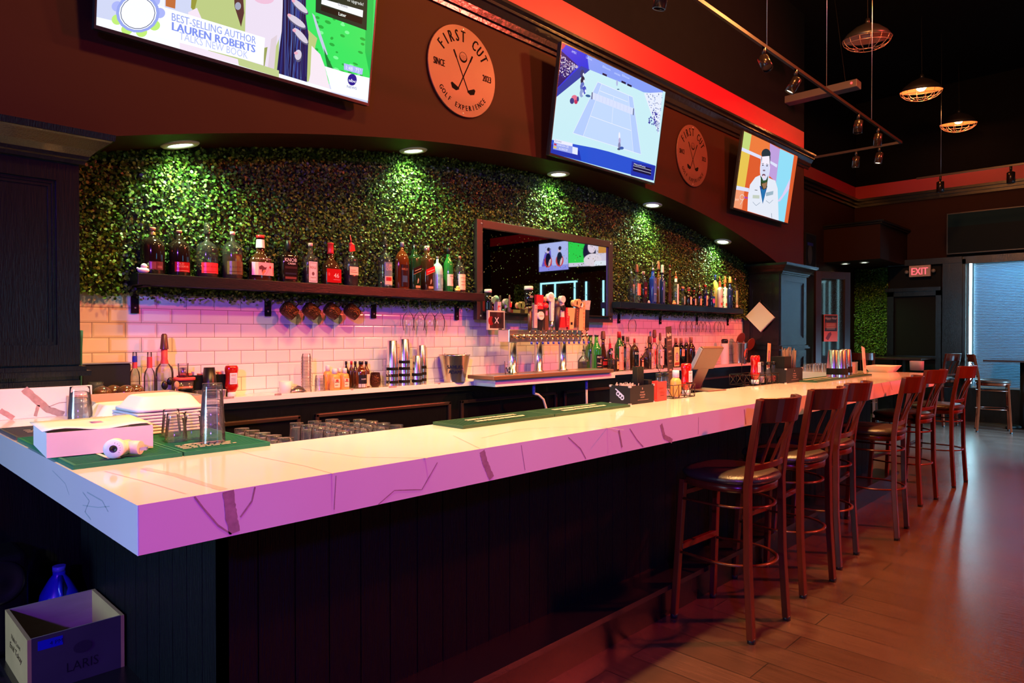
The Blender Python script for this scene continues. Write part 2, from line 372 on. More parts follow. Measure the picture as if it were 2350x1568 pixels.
# black joinery along the far wall, doorway and pilasters
b = MB()
b.box(XF-.06, XF, 3.34, 4.2, 0, 1.06)
b.box(XF-.05, XF, -6, 2.46, 0, .52); b.box(XF-.09, XF, -6, 2.46, .5, .55)
b.box(XF-.14, XF, 2.50, 2.78, 0, 2.62); b.box(XF-.16, XF, 2.5, 3.62, 2.6, 2.7)
b.box(XF-.10, XF, 2.46, 2.52, .5, 2.66); b.box(XF-.10, XF, -1.4, 2.5, 2.58, 2.70)
struct('trim_4', b, BLACKWOOD)
d = MB(); d.box(XF-.05, XF, 2.82, 3.60, 0, 2.58)
struct('door_1', d, pm('door_black', (.003, .0035, .004), .5, spec=.12, noise=.3))
d = MB()
for a in ((2.80, 2.88, 0, 2.16), (3.52, 3.62, 0, 2.16), (2.80, 3.62, 2.08, 2.16)): d.box(XF-.12, XF-.05, a[0], a[1], a[2], a[3])
d.box(XF-.10, XF-.05, 2.86, 3.55, 1.0, 1.06); d.box(XF-.17, XF-.10, 2.80, 3.64, 2.16, 2.22)
struct('trim_5', d, BLACKWOOD)
# ------------------------------------------------------------------ window blinds
BLIND = pm('blind_slat', (.55, .62, .66), .6)
bt = BLIND.node_tree; tl = bt.nodes.new('ShaderNodeBsdfTranslucent'); tl.inputs[0].default_value = (.15, .45, .65, 1)
mx = bt.nodes.new('ShaderNodeMixShader'); mx.inputs[0].default_value = .35
bt.links.new(bt.nodes['Principled BSDF'].outputs[0], mx.inputs[1]); bt.links.new(tl.outputs[0], mx.inputs[2]); bt.links.new(mx.outputs[0], bt.nodes['Material Output'].inputs[0])
bl = thing('window_blind', 'long horizontal slatted window blind glowing blue with daylight on the far wall', 'window blind', (XF-.02, .5, .56))
s = MB()
for k in range(80):
    z = .02+k*.0252; c, q = math.cos(math.radians(-47))*.0145, math.sin(math.radians(-47))*.0145
    s.add([(-c, -1.86, z-q), (-c, 1.86, z-q), (c, 1.86, z+q), (c, -1.86, z+q)], [(0, 1, 2, 3)])
s.build('slats', BLIND, bl)
s = MB().box(-.03, .02, -1.88, 1.88, 2.03, 2.045); s.box(-.02, .01, -1.87, 1.87, .0, .012)
for y in (-1.4, -.2, 1.0): s.box(-.018, -.016, y-.012, y+.012, .01, 2.04)
s.build('rails_and_tapes', pm('blind_tape', (.5, .6, .65), .6), bl)
wf = MB()
for y in (-1.4, .5, 2.44): wf.box(XF+.04, XF+.1, y-.03, y+.02, .5, 2.62)
struct('window_1', wf, BLACK)
gp = MB(); gp.box(XF+.015, XF+.02, -1.38, 2.44, 2.60, 2.625); gp.box(XF-.03, XF-.02, 2.385, 2.42, .62, 2.58)
struct('window_3', gp, pm('sky_through_gap', (.5, .7, .8), .5, emi=(.45, .85, 1.0), es=26))
# ================================================================== BAR
ZB = 1.07
bar = thing('bar_counter', 'long bar counter with thick white veined quartz top and black plank base', 'bar counter')
def lshape():
    mb = MB(); z0, z1 = ZB-.104, ZB
    mb.prism([(.467, 1.522), (7.10, 1.522), (7.10, 2.62), (6.55, 2.62), (6.55, 2.07), (1.03, 2.07), (1.03, 3.455), (.467, 3.455)], 'z', z0, z1)
    return mb
lshape().build('countertop', MARBLE, bar, bevel=.0025)
# vein inlays: ribbons over the top and the faces
def ribbon(art, pts, w, jag=.08, n=9):
    jag = min(jag, .1)
    L = []; Rr = []
    for i in range(len(pts)-1):
        (a, b), (c, d) = pts[i], pts[i+1]; l = math.hypot(c-a, d-b); nx, ny = -(d-b)/l, (c-a)/l
        for k in range(n):
            t = k/n; ww = w*(1+random.uniform(-jag, jag))/2; j = random.uniform(-jag, jag)*w*.4
            x = a+(c-a)*t; y = b+(d-b)*t
            L.append((x+nx*(ww+j), y+ny*(ww+j))); Rr.append((x-nx*(ww-j), y-ny*(ww-j)))
    vs = L+Rr; m = len(L); fs = [(i, i+1, m+i+1, m+i) for i in range(m-1)]
    art.L = 0; a1 = Art(art.eps); a1._add(vs, fs, (.40, .28, .28)); a1.build('vein', *art.out)
def Vf(u, v, y=1.522): p = P(u, v, y=y); return (p.x, p.z)
def Vt(u, v): p = P(u, v, z=ZB); return (p.x, p.y)
vf = Art(.0006); vf.out = (VEIN, bar, lambda x, y, o: (x, 1.522-.0004, y))
def clampz(l): return [(x, min(max(z, ZB-.1035), ZB-.0005)) for x, z in l]
for pts, w in (([(524, 1127), (530, 1180), (540, 1232)], .026), ([(446, 1140), (465, 1165), (500, 1206), (535, 1234)], .004), ([(585, 1118), (578, 1150), (548, 1192)], .004),
    ([(771, 1092), (766, 1186)], .0025), ([(868, 1165), (905, 1126), (968, 1124), (1008, 1054)], .003), ([(1106, 1036), (1113, 1062), (1130, 1110)], .022),
    ([(1196, 1022), (1206, 1096)], .0025), ([(1304, 1004), (1332, 1030), (1346, 1065)], .004), ([(1420, 988), (1428, 1032)], .010), ([(1445, 984), (1462, 1010), (1478, 1036)], .005),
    ([(1517, 974), (1524, 1002), (1545, 1018)], .020), ([(1603, 958), (1602, 1006)], .003), ([(1708, 940), (1712, 982)], .010), ([(1782, 928), (1794, 950), (1800, 966)], .006), ([(2022, 876), (2030, 905)], .008), ([(2042, 872), (2048, 898)], .008), ([(2110, 862), (2114, 880)], .01)):
    ribbon(vf, clampz([Vf(*p) for p in pts]), w)
vt = Art(.0006); vt.out = (pm('faint_vein', (.62, .52, .48), .12), bar, lambda x, y, o: (x, y, ZB+.0004))
for pts, w in (([(330, 1075), (400, 1090), (470, 1112), (520, 1126)], .02), ([(240, 1082), (330, 1105), (440, 1138)], .004), ([(520, 1028), (600, 1050), (700, 1070), (772, 1090)], .004), ([(690, 1030), (830, 1050), (1000, 1052)], .003),
    ([(1105, 1006), (1190, 986), (1270, 981)], .006), ([(1270, 981), (1370, 980), (1440, 988)], .004), ([(1040, 1000), (1110, 1034)], .005), ([(1365, 952), (1500, 960)], .003), ([(1500, 905), (1600, 925), (1700, 935)], .003), ([(1650, 900), (1760, 920)], .003)):
    ribbon(vt, [Vt(*p) for p in pts], w, jag=.5)
vl = Art(.0006); vl.out = (pm('green_vein', (.45, .55, .52), .12), bar, lambda x, y, o: (.467-.0004, x, y))
def Vx(u, v, x=.467): p = P(u, v, x=x); return (p.y, min(max(p.z, ZB-.1035), ZB-.0005))
for pts, w in (([(190, 1130), (205, 1150), (195, 1175), (210, 1195)], .003), ([(200, 1130), (235, 1150), (250, 1178)], .003), ([(190, 1160), (225, 1165), (255, 1162)], .002), ([(120, 1080), (150, 1110), (160, 1140)], .002)):
    ribbon(vl, [Vx(*p) for p in pts], w, jag=.6)
# base
PLANK = pm('black_planks', (.002, .003, .0045), .45, spec=.18, noise=.5, nscale=5, bump=.6, bscale=14, stretch=(14, 14, 1))
bs = MB()
x = .83; bs.box(.86, 6.80, 2.02, 2.06, .17, ZB-.104); bs.box(.86, .90, 2.06, 3.45, .17, ZB-.104); bs.box(6.74, 6.80, 2.02, 2.6, .17, ZB-.104)
k = 0
while x < 6.80: w = min(.118, 6.80-x); bs.box(x, x+w, 2.0, 2.02, .17, ZB-.104); x += .122; k += 1
y = 2.0
while y < 3.45: w = min(.118, 3.45-y); bs.box(.83, .86, y, y+w, .17, ZB-.104); y += .122
bs.build('base_panelling', PLANK, bar)
st = MB(); st.prism([(.50, 1.80), (6.95, 1.80), (6.95, 2.0), (.83, 2.0), (.83, 3.45), (.50, 3.45)], 'z', .145, .17)
st.build('foot_step_tread', pm('black_granite', (.012, .010, .010), .22, noise=.6, nscale=200, bump=.1, bscale=200), bar, bevel=.003)
st = MB(); st.prism([(.53, 1.83), (6.92, 1.83), (6.92, 2.06), (.88, 2.06), (.88, 3.45), (.53, 3.45)], 'z', 0, .145); st.build('kickboard', BLACKWOOD, bar)
# upstand against the left pilaster
up = tag(MB().box(.05, .872, 3.43, 3.458, ZB, ZB+.127).build('quartz_upstand', MARBLE, bevel=.002), 'upright white quartz slab with thick dark veins against left black pilaster', 'backsplash')
ua = Art(.0006); ua.out = (VEIN, up, lambda x, y, o: (x, 3.43-.0004, y))
for pts, w in (([(55, 893), (110, 940), (150, 975)], .028), ([(88, 930), (80, 962)], .012), ([(0, 942), (35, 975)], .02), ([(112, 934), (135, 925), (168, 922)], .003)):
    ribbon(ua, [(P(*p, y=3.43).x, min(max(P(*p, y=3.43).z, ZB+.001), ZB+.126)) for p in pts], w)
# work counter behind the bar (drainboard) where glasses dry
wk = thing('drainboard', 'low steel drainboard behind the bar holding upturned glasses', 'drainboard', (1.1, 2.1, 0))
MB().box(0, 2.2, .0, .60, .92, .95).build('steel_top', STEEL, wk, bevel=.003)
MB().box(.02, 2.18, .02, .58, .0, .92).build('cabinet', BLACK, wk)
# back ledge and cabinets under it
ld = thing('back_ledge', 'narrow white quartz ledge running along the tiled wall', 'counter')
MB().box(XL+.003, XR-.003, 3.77, YW-.002, ZB-.032, ZB).build('ledge_top', MARBLE, ld, bevel=.002)
la = Art(.0006); la.out = (VEIN, ld, lambda x, y, o: (x, 3.77-.0004, y))
for a in ((505, 905, 545, 902, .012), (630, 904, 650, 898, .012), (805, 890, 812, 884, .010), (892, 884, 915, 882, .012), (1005, 877, 1012, 872, .008), (1100, 870, 1106, 866, .008)):
    p, q = P(a[0], a[1], y=3.77), P(a[2], a[3], y=3.77); ribbon(la, [(p.x, min(max(p.z, ZB-.031), ZB-.001)), (q.x, min(max(q.z, ZB-.031), ZB-.001))], a[4], n=5)
cab = thing('back_cabinet', 'black panelled cabinet fronts under the tiled wall ledge', 'cabinet')
cb = MB().box(XL+.003, XR-.04, 3.82, YW, 0, ZB-.034); cb.box(XL+.003, XR-.04, 3.80, 3.82, ZB-.07, ZB-.034)
cb.build('cabinet_body', BLACKWOOD, cab)
FR = pm('frame_moulding', (.03, .016, .012), .25)
for i in range(6):
    x0 = .98+i*1.2; m = MB()
    for (a, b_, c, e) in ((x0, x0+1.1, .905, .93), (x0, x0+1.1, .15, .175), (x0, x0+.025, .15, .93), (x0+1.075, x0+1.1, .15, .93)): m.box(a, b_, 3.80, 3.82, c, e)
    m.build('door', FR, cab, bevel=.006)
# ================================================================== GREEN WALL
def leafwall(name, x0, x1, z0, z1fn, n, y, M=None, seed=1, size=.0105):
    rnd = random.Random(seed); mb = MB(M); zz = max(z1fn(x0+(x1-x0)*t/20) for t in range(21))
    for _ in range(n):
        x = rnd.uniform(x0, x1); z = rnd.uniform(z0-.012, zz)
        if z > z1fn(x)+.003: continue
        s = size*rnd.uniform(.7, 1.3)
        if z < z0: z -= rnd.random()**3*.025
        dpt = rnd.random()**1.5*.045
        M3 = Matrix.Rotation(rnd.uniform(0, 2*PI), 3, 'Y') @ Matrix.Rotation(rnd.uniform(-1.0, 1.0), 3, 'X') @ Matrix.Rotation(rnd.uniform(-.9, .9), 3, 'Z')
        q = [(-.0, 0, -1), (.75, .05, -.35), (.7, .05, .45), (0, 0, 1), (-.7, .05, .45), (-.75, .05, -.35)]
        c = Vector((x, y-.008-dpt, z))
        mb.add([c+M3 @ (Vector(p)*s) for p in q], [(0, 1, 2, 3), (0, 3, 4, 5)])
    return mb
LEAF = bpy.data.materials.new('boxwood_leaf'); LEAF.use_nodes = True
nt = LEAF.node_tree; pb = nt.nodes['Principled BSDF']; gi = nt.nodes.new('ShaderNodeNewGeometry'); cr = nt.nodes.new('ShaderNodeValToRGB')
nt.links.new(gi.outputs['Random Per Island'], cr.inputs[0]); e = cr.color_ramp.elements
e[0].color = (.010, .035, .005, 1); e[1].color = (.13, .24, .028, 1); e.new(.5).color = (.040, .11, .014, 1); e.new(.85).color = (.085, .18, .022, 1)
nt.links.new(cr.outputs[0], pb.inputs['Base Color']); pb.inputs['Roughness'].default_value = .45; pb.inputs['Specular IOR Level'].default_value = .3
hd = thing('boxwood_wall', 'artificial boxwood greenery covering the wall above the white tiles', 'plant wall')
MB().box(XL+.002, XR-.002, YW-.03, YW-.004, 1.635, 2.30).build('backing', pm('hedge_backing', (.004, .008, .003), .9), hd)
leafwall('', XL+.01, XR-.01, 1.635, lambda x: arch(x)-.004, 95000, YW-.03, seed=3, size=.0085).build('leaves', LEAF, hd)
b2 = MB()
for i in range(N):
    a, c = xs[i], xs[i+1]
    b2.add([(a, YW-.03, 2.29), (c, YW-.03, 2.29), (c, YW-.03, arch(c)-.003), (a, YW-.03, arch(a)-.003)], [(0, 1, 2, 3)])
b2.build('upper_backing', MATS['hedge_backing'], hd)
h2 = thing('boxwood_panel', 'narrow boxwood greenery panel beside the black door on the far wall', 'plant wall')
MB().box(XF-.03, XF-.004, 3.63, 4.17, 1.07, 2.61).build('backing', MATS['hedge_backing'], h2)
leafwall('', 0, .54, 1.07, lambda x: 2.60, 5200, 0, M=Matrix.Translation((XF-.03, 4.17, 0)) @ Matrix.Rotation(-PI/2, 4, 'Z'), seed=5, size=.013).build('leaves', LEAF, h2)
# ================================================================== DOWNLIGHTS
DL = pm('lamp_lens', (1, 1, 1), .3, emi=(.85, 1.0, .72), es=14)
def downlight(x, y, z, tilt, label, grp, e=10, r=.075):
    t = thing('recessed_downlight', label, 'ceiling light', (x, y, z), 0, grp); t.rotation_euler = (0, tilt, 0)
    MB().lathe([(r*.62, -.004), (r*.68, -.010), (r*.9, -.011), (r, -.004), (r, 0)], 28, cap0=False, cap1=False).build('trim_ring', pm('light_trim', (.75, .75, .72), .4), t)
    MB().lathe([(r*.64, -.003), (r*.3, -.003), (1e-5, -.003)], 24, cap0=False).build('lens', DL, t)
    l = light('SPOT', 'downlight_beam', (0, 0, -.02), (.62, 1.0, .42), e, (0, 0, -1), .035, angle=140, blend=1.0); l.parent = t
    return t
for i, (x, nm) in enumerate(((1.375, 'recessed downlight nearest the left black pilaster'), (2.914, 'recessed downlight above the shelf between large screen and round sign'), (4.459, 'recessed downlight in the soffit above the framed mirror'), (5.92, 'recessed downlight just right of the mirror under the tennis screen'), (7.41, 'recessed downlight nearest the right black pilaster'))):
    downlight(x, 3.775, arch(x)-.001, math.atan(.0714*(x-4.57)), nm+', shining on greenery', 'recessed lights over the green wall', 95, .096)
for y, nm in ((4.0, 'left one of two small recessed lights under the far corner soffit'), (3.7, 'right one of two small recessed lights under the far corner soffit')):
    downlight(12.2, y, 2.618, 0, nm, 'recessed lights in the far soffit', 60)
# ================================================================== BAR STOOLS
def make_stool():
    t = thing('bar_stool', '', 'bar stool')
    def leg(pts, w=.024, rx=.020): return MB().tube(pts, w, 4, rx=rx)
    for s in (-1, 1):
        leg([(s*.19, .20, .015), (s*.165, .165, .70)]).build('leg', CHERRY, t, bevel=.003)
        leg([(s*.185, -.205, .015), (s*.18, -.185, .35), (s*.175, -.18, .72), (s*.175, -.195, .85), (s*.182, -.245, 1.125)], .027, .021).build('leg', CHERRY, t, bevel=.003)
        for x, y in ((s*.19, .20), (s*.185, -.205)): MB().lathe([(.016, 0), (.019, .002), (.019, .022), (.015, .024)], 10, (x, y)).build('foot_cap', BLACK, t)
    def dshape(r, ry, rfront, y1, n=26):
        pts = [(-rfront, y1)]
        for k in range(n+1):
            a = PI+PI*k/n; pts.append((r*math.cos(a), ry*math.sin(a)-.02))
        pts.append((rfront, y1)); return pts
    for z, r, ry in ((.605, .185, .19), (.335, .20, .20)):
        q = dshape(r, ry, .175, .175)
        MB().tube([(x, y, z) for x, y in q], .007, 6, rx=.011).build('footrest_ring', CHERRY, t)
    MB().box(-.17, .17, .165, .19, .345, .375).build('front_footrest', CHERRY, t, bevel=.004)
    MB().box(-.16, .16, .158, .172, .62, .645).build('front_stretcher', CHERRY, t, bevel=.003)
    # seat
    def sq(r, z, k=1): return (r, z)
    MB().lathe([(.195, .675), (.208, .68), (.208, .712), (.2, .716)], 40, (0, -.005), n=2.5).build('seat_frame', CHERRY, t)
    MB().lathe([(.20, .712), (.217, .722), (.222, .735), (.214, .750), (.19, .760), (.13, .767), (.06, .765), (1e-4, .764)], 40, (0, -.005), n=2.5).build('seat', LEATHER, t)
    # back
    def curve(z, y0, bow, w=.178, n=12): return [(w*(2*k/n-1), y0-bow*(1-(2*k/n-1)**2), z) for k in range(n+1)]
    tr = MB(); a = curve(1.03, -.228, .08); 
    for z0, z1, y0 in ((1.015, 1.13, -.228),):
        vs = []; fs = []
        for (x, y, z) in a:
            lean = .016
            vs += [(x, y-.010, z0), (x, y+.010, z0), (x, y+.010-lean, z1), (x, y-.010-lean-.004, z1)]
        n = len(a)
        for i in range(n-1):
            for k in range(4): fs.append((i*4+k, i*4+(k+1) % 4, (i+1)*4+(k+1) % 4, (i+1)*4+k))
        fs += [(0, 1, 2, 3), ((n-1)*4+3, (n-1)*4+2, (n-1)*4+1, (n-1)*4)]
        tr.add(vs, fs, False)
    tr.build('top_rail', CHERRY, t, bevel=.004)
    for z in (.80,):
        MB().tube(curve(z, -.188, .02), .02, 4, rx=.009).build('lower_rail', CHERRY, t, bevel=.002)
    for k in (-.5, 0, .5):
        x = k*.178; b0 = -.188-.02*(1-k*k); b1 = -.232-.08*(1-k*k)
        MB().tube([(x*.95, b0, .81), (x, (b0+b1)/2+.006, .92), (x, b1, 1.04)], .006, 4, rx=.0105).build('back_slat', CHERRY, t)
    return t
stool = make_stool()
sl = [((1723, 1475), (1806, 1425), 'nearest bar stool with cherry wood frame and black seat, first at the bar'),
      ((1844, 1372), (1910, 1335), 'second nearest cherry bar stool at the bar, just behind the first'),
      ((1926, 1307), (1965, 1273), 'third cherry bar stool from the camera, overlapping the second'),
      ((2058, 1241), (2081, 1213), 'fourth cherry bar stool along the bar, after a wider gap'),
      ((2112, 1163), (2148, 1147), 'fifth cherry bar stool from the camera, before the last one'),
      ((2189, 1120), (2216, 1107), 'last cherry bar stool of the row at the far end of the bar')]
for i, (a, b_, nm) in enumerate(sl):
    A, B = P(*a, z=0), P(*b_, z=0); mid = (A+B)/2; dx = B-A; rz = math.atan2(dx.y, dx.x)
    if i == 0: rz = -.03
    rz = max(-.35, min(.35, rz)); fy = Vector((-math.sin(rz), math.cos(rz), 0))
    c = mid+fy*.205; print('stool', i, tuple(round(q, 2) for q in c), round(rz, 2), round(dx.length, 2))
    if i == 0: stool.location = c; stool.rotation_euler = (0, 0, rz); stool['label'] = nm; stool['group'] = 'bar stools along the bar'
    else: dup(stool, c, rz, nm, 'bar stools along the bar')
# ================================================================== SHELVES
SH = pm('shelf_black', (.004, .006, .008), .28, spec=.3, noise=.3, bump=.2, bscale=30, stretch=(1, 10, 10))
ZS = 1.732; YS = 3.85
def shelf(x0, x1, brk, label):
    t = thing('wall_shelf', label, 'shelf', (x0, YW, ZS), 0)
    MB().box(0, x1-x0, -.20, -.002, -.059, 0).build('board', SH, t, bevel=.003)
    for x in brk:
        m = MB().box(x-x0-.018, x-x0+.018, -.012, -.001, -.20, -.059); m.box(x-x0-.018, x-x0+.018, -.19, -.001, -.066, -.059)
        o = m.build('bracket', BLACKM, t)
        MB().sph((x-x0, -.013, -.17), .006, 8, 4, sy=.5).build('screw', STEEL, o)
XM0, XM1 = 3.58, 5.35
xl0 = P(316, 640, y=3.75).x; xr0 = P(1424, 700, y=3.75).x; xr1 = P(1706, 710, y=3.75).x
shelf(xl0, XM0-.01, [P(u, 700, y=3.94).x for u in (310, 615, 858, 1049)], 'long black wall shelf with whiskey bottles left of the mirror')
shelf(xr0, xr1, [P(u, 720, y=3.94).x for u in (1421, 1516, 1600, 1671)], 'black wall shelf with bottles right of the mirror')
# ================================================================== BOTTLES
def gl(name, col, rough=.06): return pm(name, col, rough, spec=.6, coat=.6)
BM = dict(dark=gl('dark_whiskey_glass', (.012, .006, .005)), amber=gl('amber_whiskey', (.10, .022, .006)), brown=gl('brown_bottle_glass', (.05, .018, .008)),
          green=gl('green_bottle_glass', (.02, .16, .03)), olive=gl('dark_green_glass', (.012, .035, .012)), blue=gl('blue_bottle_glass', (.01, .03, .25)),
          clear=glassm('clear_bottle_glass', (.90, .94, .96), .22), black=gl('black_glass', (.006, .006, .008)), pale=pm('pale_teal_ceramic', (.35, .62, .60), .3),
          yellow=gl('yellow_liqueur', (.55, .55, .12)), white=pm('milk_glass', (.75, .72, .70), .25), navy=gl('navy_glass', (.008, .012, .06)), smoke=glassm('smoked_bottle_glass', (.5, .45, .42), .35))
CM = dict(red=pm('red_wax', (.55, .02, .03), .3), black=BLACK, cork=pm('cork_cap', (.35, .16, .10), .6), white=WHITE, gold=pm('gold_foil', (.55, .38, .12), .3, .8),
          blue=pm('blue_cap', (.02, .04, .45), .35), pink=pm('pale_pink_cap', (.75, .45, .42), .4), grey=pm('grey_cap', (.25, .25, .28), .35), brown=pm('brown_cap', (.14, .05, .03), .4), silver=STEEL, orange=pm('orange_cap', (.65, .12, .04), .4), clear=glassm('clear_cover', (.75, .70, .62), .4, base=.12))
LIQ = dict(amber=pm('amber_liquid', (.16, .035, .008), .15), red=pm('red_liquid', (.25, .02, .01), .15), clear=None, brown=pm('brown_liquid', (.05, .015, .006), .15))
PR = dict(
 round=[(.94, 0), (1, .02), (1, .56), (.97, .64), (.86, .71), (.62, .77), (.36, .81), (.24, .84), (.22, .96)],
 bourbon=[(.95, 0), (1, .015), (1, .60), (.94, .67), (.7, .74), (.38, .78), (.24, .81), (.22, .97)],
 square=[(.96, 0), (1, .01), (1, .60), (.95, .645), (.6, .69), (.34, .73), (.30, .76), (.28, .98)],
 wine=[(.95, 0), (1, .02), (1, .60), (.92, .66), (.62, .73), (.44, .78), (.38, .82), (.37, .98)],
 champ=[(.95, 0), (1, .02), (1, .36), (.92, .48), (.66, .63), (.45, .75), (.38, .84), (.36, .98)],
 tall=[(.97, 0), (1, .01), (1, .68), (.9, .73), (.55, .77), (.42, .80), (.40, .98)],
 squat=[(.97, 0), (1, .02), (1, .40), (.93, .47), (.65, .55), (.40, .62), (.34, .70), (.30, .96)],
 taper=[(1, 0), (.98, .15), (.72, .45), (.52, .68), (.44, .82), (.42, .97)],
 jug=[(.9, 0), (1, .05), (1, .48), (.95, .56), (.72, .66), (.42, .73), (.27, .78), (.25, .9)],
 patron=[(.9, 0), (1, .06), (1, .42), (.92, .52), (.62, .60), (.42, .64), (.36, .68), (.36, .82)])
ALT = [0]; G2 = 'bottles on the right wall shelf'
def bottle(label, u, vt, w, prof, glass, y=YS, z0=ZS, n=None, ay=1, liq=None, lvl=.5, cap='black', cs='cap', c0=.88, lb=None, neck=None, grp=None, vr=None, name='liquor_bottle', extra=None, flip=False):
    if grp == G2: ALT[0] = 1-ALT[0]; y += .03 if ALT[0] else -.03
    p = P(u, 700, y=y); x = p.x; d = dep((x, y, 1.5)); zt = P(u, vt, y=y).z
    h = zt-z0; r = w*d/F/2
    if n: r = r/1.06
    t = thing(name, label, 'bottle', (x, y, z0), 0, grp)
    hb = h if cs not in ('pour', 'cover') else h*.84
    pr = [(a*r, b*hb) for a, b in PR[prof]]; ax = 1; top = pr[-1][1]; rn = pr[-1][0]
    MB().lathe(pr, 24, ay=ay, n=n).build('glass_body', BM[glass], t)
    if liq:
        k = .93; zt2 = lvl*hb; q = [(1e-4, .006)]+[(a*k, max(b, .006)) for a, b in pr if b < zt2]
        q.append((q[-1][0], zt2)); q.append((1e-4, zt2)); MB().lathe(q, 20, ay=ay, n=n).build('liquid', LIQ[liq], t)
    rc = max(rn*1.15, .008)
    if cs == 'cap': MB().lathe([(rc, c0*h), (rc, h*.995), (rc*.9, h)], 14).build('cap', CM[cap], t)
    elif cs == 'wax': MB().lathe([(rc*1.25, h*.74), (rc*1.02, h*.80), (rc, h*.97), (rc*1.12, h*.975), (rc*1.1, h)], 14).build('wax_seal', CM[cap], t)
    elif cs == 'ball': MB().sph((0, 0, h*.91), h*.085, 14, 8, sx=1.25, sy=1.25).build('round_stopper', CM[cap], t)
    elif cs == 'pour':
        m = MB().lathe([(rc, hb*.94), (rc, hb*1.0), (rc*.5, hb*1.02)], 12); m.tube([(0, 0, hb), (0, 0, hb*1.06), (-rc*.5, 0, h)], .0035, 6); m.build('pour_spout', CM[cap], t)
    elif cs == 'cover':
        MB().lathe([(rc, hb*.93), (rc, hb*1.0)], 12).build('cap', BLACK, t)
        MB().lathe([(rc*1.45, hb*.955), (rc*1.1, h*.985), (rc*.8, h), (1e-4, h)], 12, cap0=False).build('pour_cover', CM[cap], t)
    if neck: MB().lathe([(rn*1.25, hb*neck[0]), (rn*1.12, hb*neck[1])], 14, cap0=False, cap1=False).build('neck_band', CM[neck[2]], t)
    if lb:
        a, b, wd, col = lb[0]*h, lb[1]*h, lb[2], srgb(*lb[3]); art = Art(.00015); W_ = r*wd
        x0 = -W_; x1 = W_
        art.rect(x0, a, x1, b, col, nx=1 if n else 8)
        for it in lb[4:]:
            if it[0] == 'r': art.rect(x0+(x1-x0)*it[1], a+(b-a)*it[2], x0+(x1-x0)*it[3], a+(b-a)*it[4], srgb(*it[5]), nx=1 if n else 6)
            elif it[0] == 'e': art.ell(x0+(x1-x0)*it[1], a+(b-a)*it[2], (x1-x0)*it[3], (b-a)*it[4], srgb(*it[5]), n=16)
            else: art.text(it[1], x0+(x1-x0)*it[2], a+(b-a)*it[3], (b-a)*it[4], srgb(*it[6]), wid=(x1-x0)*it[5])
        R = r*1.02+.0003
        fn = (lambda X, Y, o: (X, -(r*ay*1.0+.0008+o), Y)) if n else (lambda X, Y, o: ((R+o)*math.sin(X/R), -(R+o)*math.cos(X/R)*(ay*1.02 if ay != 1 else 1), Y))
        art.build('label', GLOSSP, t, fn=fn)
    if extra: extra(t, r, h)
    return t
G1 = 'bottles on the left wall shelf'; G2 = 'bottles on the right wall shelf'; G3 = 'bottles on the back ledge'
K = (20, 15, 15); CR = (225, 205, 185); Wt = (235, 225, 220); RD = (200, 30, 35)
def tagcard(t, r, h):
    a = Art(); a.poly([(-.03, .0), (.012, .01), (.005, .05), (-.022, .045)], srgb(190, 20, 30)); a.build('hang_tag', PRINT, t, fn=lambda x, y, o: (x, -r*.75-o, h*.66+y))
bottle('large black round-shouldered bottle behind the white rubber duck', 351, 522, 51, 'bourbon', 'dark', grp=G1, cap='cork', c0=.93, lb=(.10, .27, .62, (95, 40, 45), ('r', .1, .1, .45, .9, (130, 70, 75)), ('r', .55, .2, .9, .5, (130, 70, 75))), neck=(.84, .9, 'gold'))
bottle('black bottle with red label, second from the left on the long shelf', 412, 529, 47, 'bourbon', 'dark', grp=G1, cap='cork', c0=.94, lb=(.09, .30, .75, (160, 25, 25), ('t', 'OLD', .35, .72, .2, .4, (230, 150, 130)), ('t', 'RESERVE', .5, .45, .2, .7, (230, 150, 130)), ('r', .1, .1, .9, .14, (230, 150, 130))))
bottle('clear bottle with pink-red label and tall clear pourer cover', 476, 512, 46, 'bourbon', 'clear', grp=G1, liq='amber', lvl=.16, cap='clear', cs='cover', lb=(.08, .27, .92, (235, 60, 70), ('t', 'BULLEIT BOURBON', .5, .55, .14, .8, (120, 15, 20)), ('r', .1, .15, .9, .2, (150, 20, 25))))
bottle('half-empty clear bottle with olive-brown label beside the pink-label bottle', 534, 532, 44, 'bourbon', 'clear', grp=G1, liq='amber', lvl=.52, cap='pink', c0=.93, lb=(.10, .37, .95, (105, 75, 50), ('t', 'BULLEIT RYE', .5, .5, .12, .7, (60, 35, 25)), ('r', .1, .2, .9, .24, (60, 35, 25))))
def horse(t, r, h):
    a = Art(); W_ = r*.98
    a.rect(-W_, .12*h, W_, .40*h, srgb(225, 170, 175), nx=8); a.poly([(-W_, .14*h), (-.1*W_, .12*h), (.2*W_, .22*h), (-.3*W_, .3*h), (-W_, .27*h)], srgb(235, 130, 90))
    a.poly([(.1*W_, .13*h), (.95*W_, .13*h), (.95*W_, .3*h), (.55*W_, .33*h), (.3*W_, .2*h)], srgb(190, 35, 45))
    a.poly([(-.45*W_, .30*h), (-.2*W_, .34*h), (.1*W_, .29*h), (.25*W_, .31*h), (.2*W_, .25*h), (-.05*W_, .24*h), (-.2*W_, .17*h), (-.18*W_, .25*h), (-.4*W_, .24*h)], srgb(110, 55, 60))
    a.text('WOODFORD RESERVE', 0, .46*h, .03*h, srgb(200, 180, 170), wid=W_*1.5); a.build('label', GLOSSP, t, fn=lambda x, y, o: (x, -r*.62-.002-o-(0 if abs(x) < r*.6 else -(abs(x)-r*.6)*.55), y))
bottle('flat dark flask bottle with colourful galloping horse label', 598, 540, 53, 'squat', 'brown', grp=G1, ay=.6, cap='red', c0=.93, neck=(.72, .9, 'white'), extra=horse)
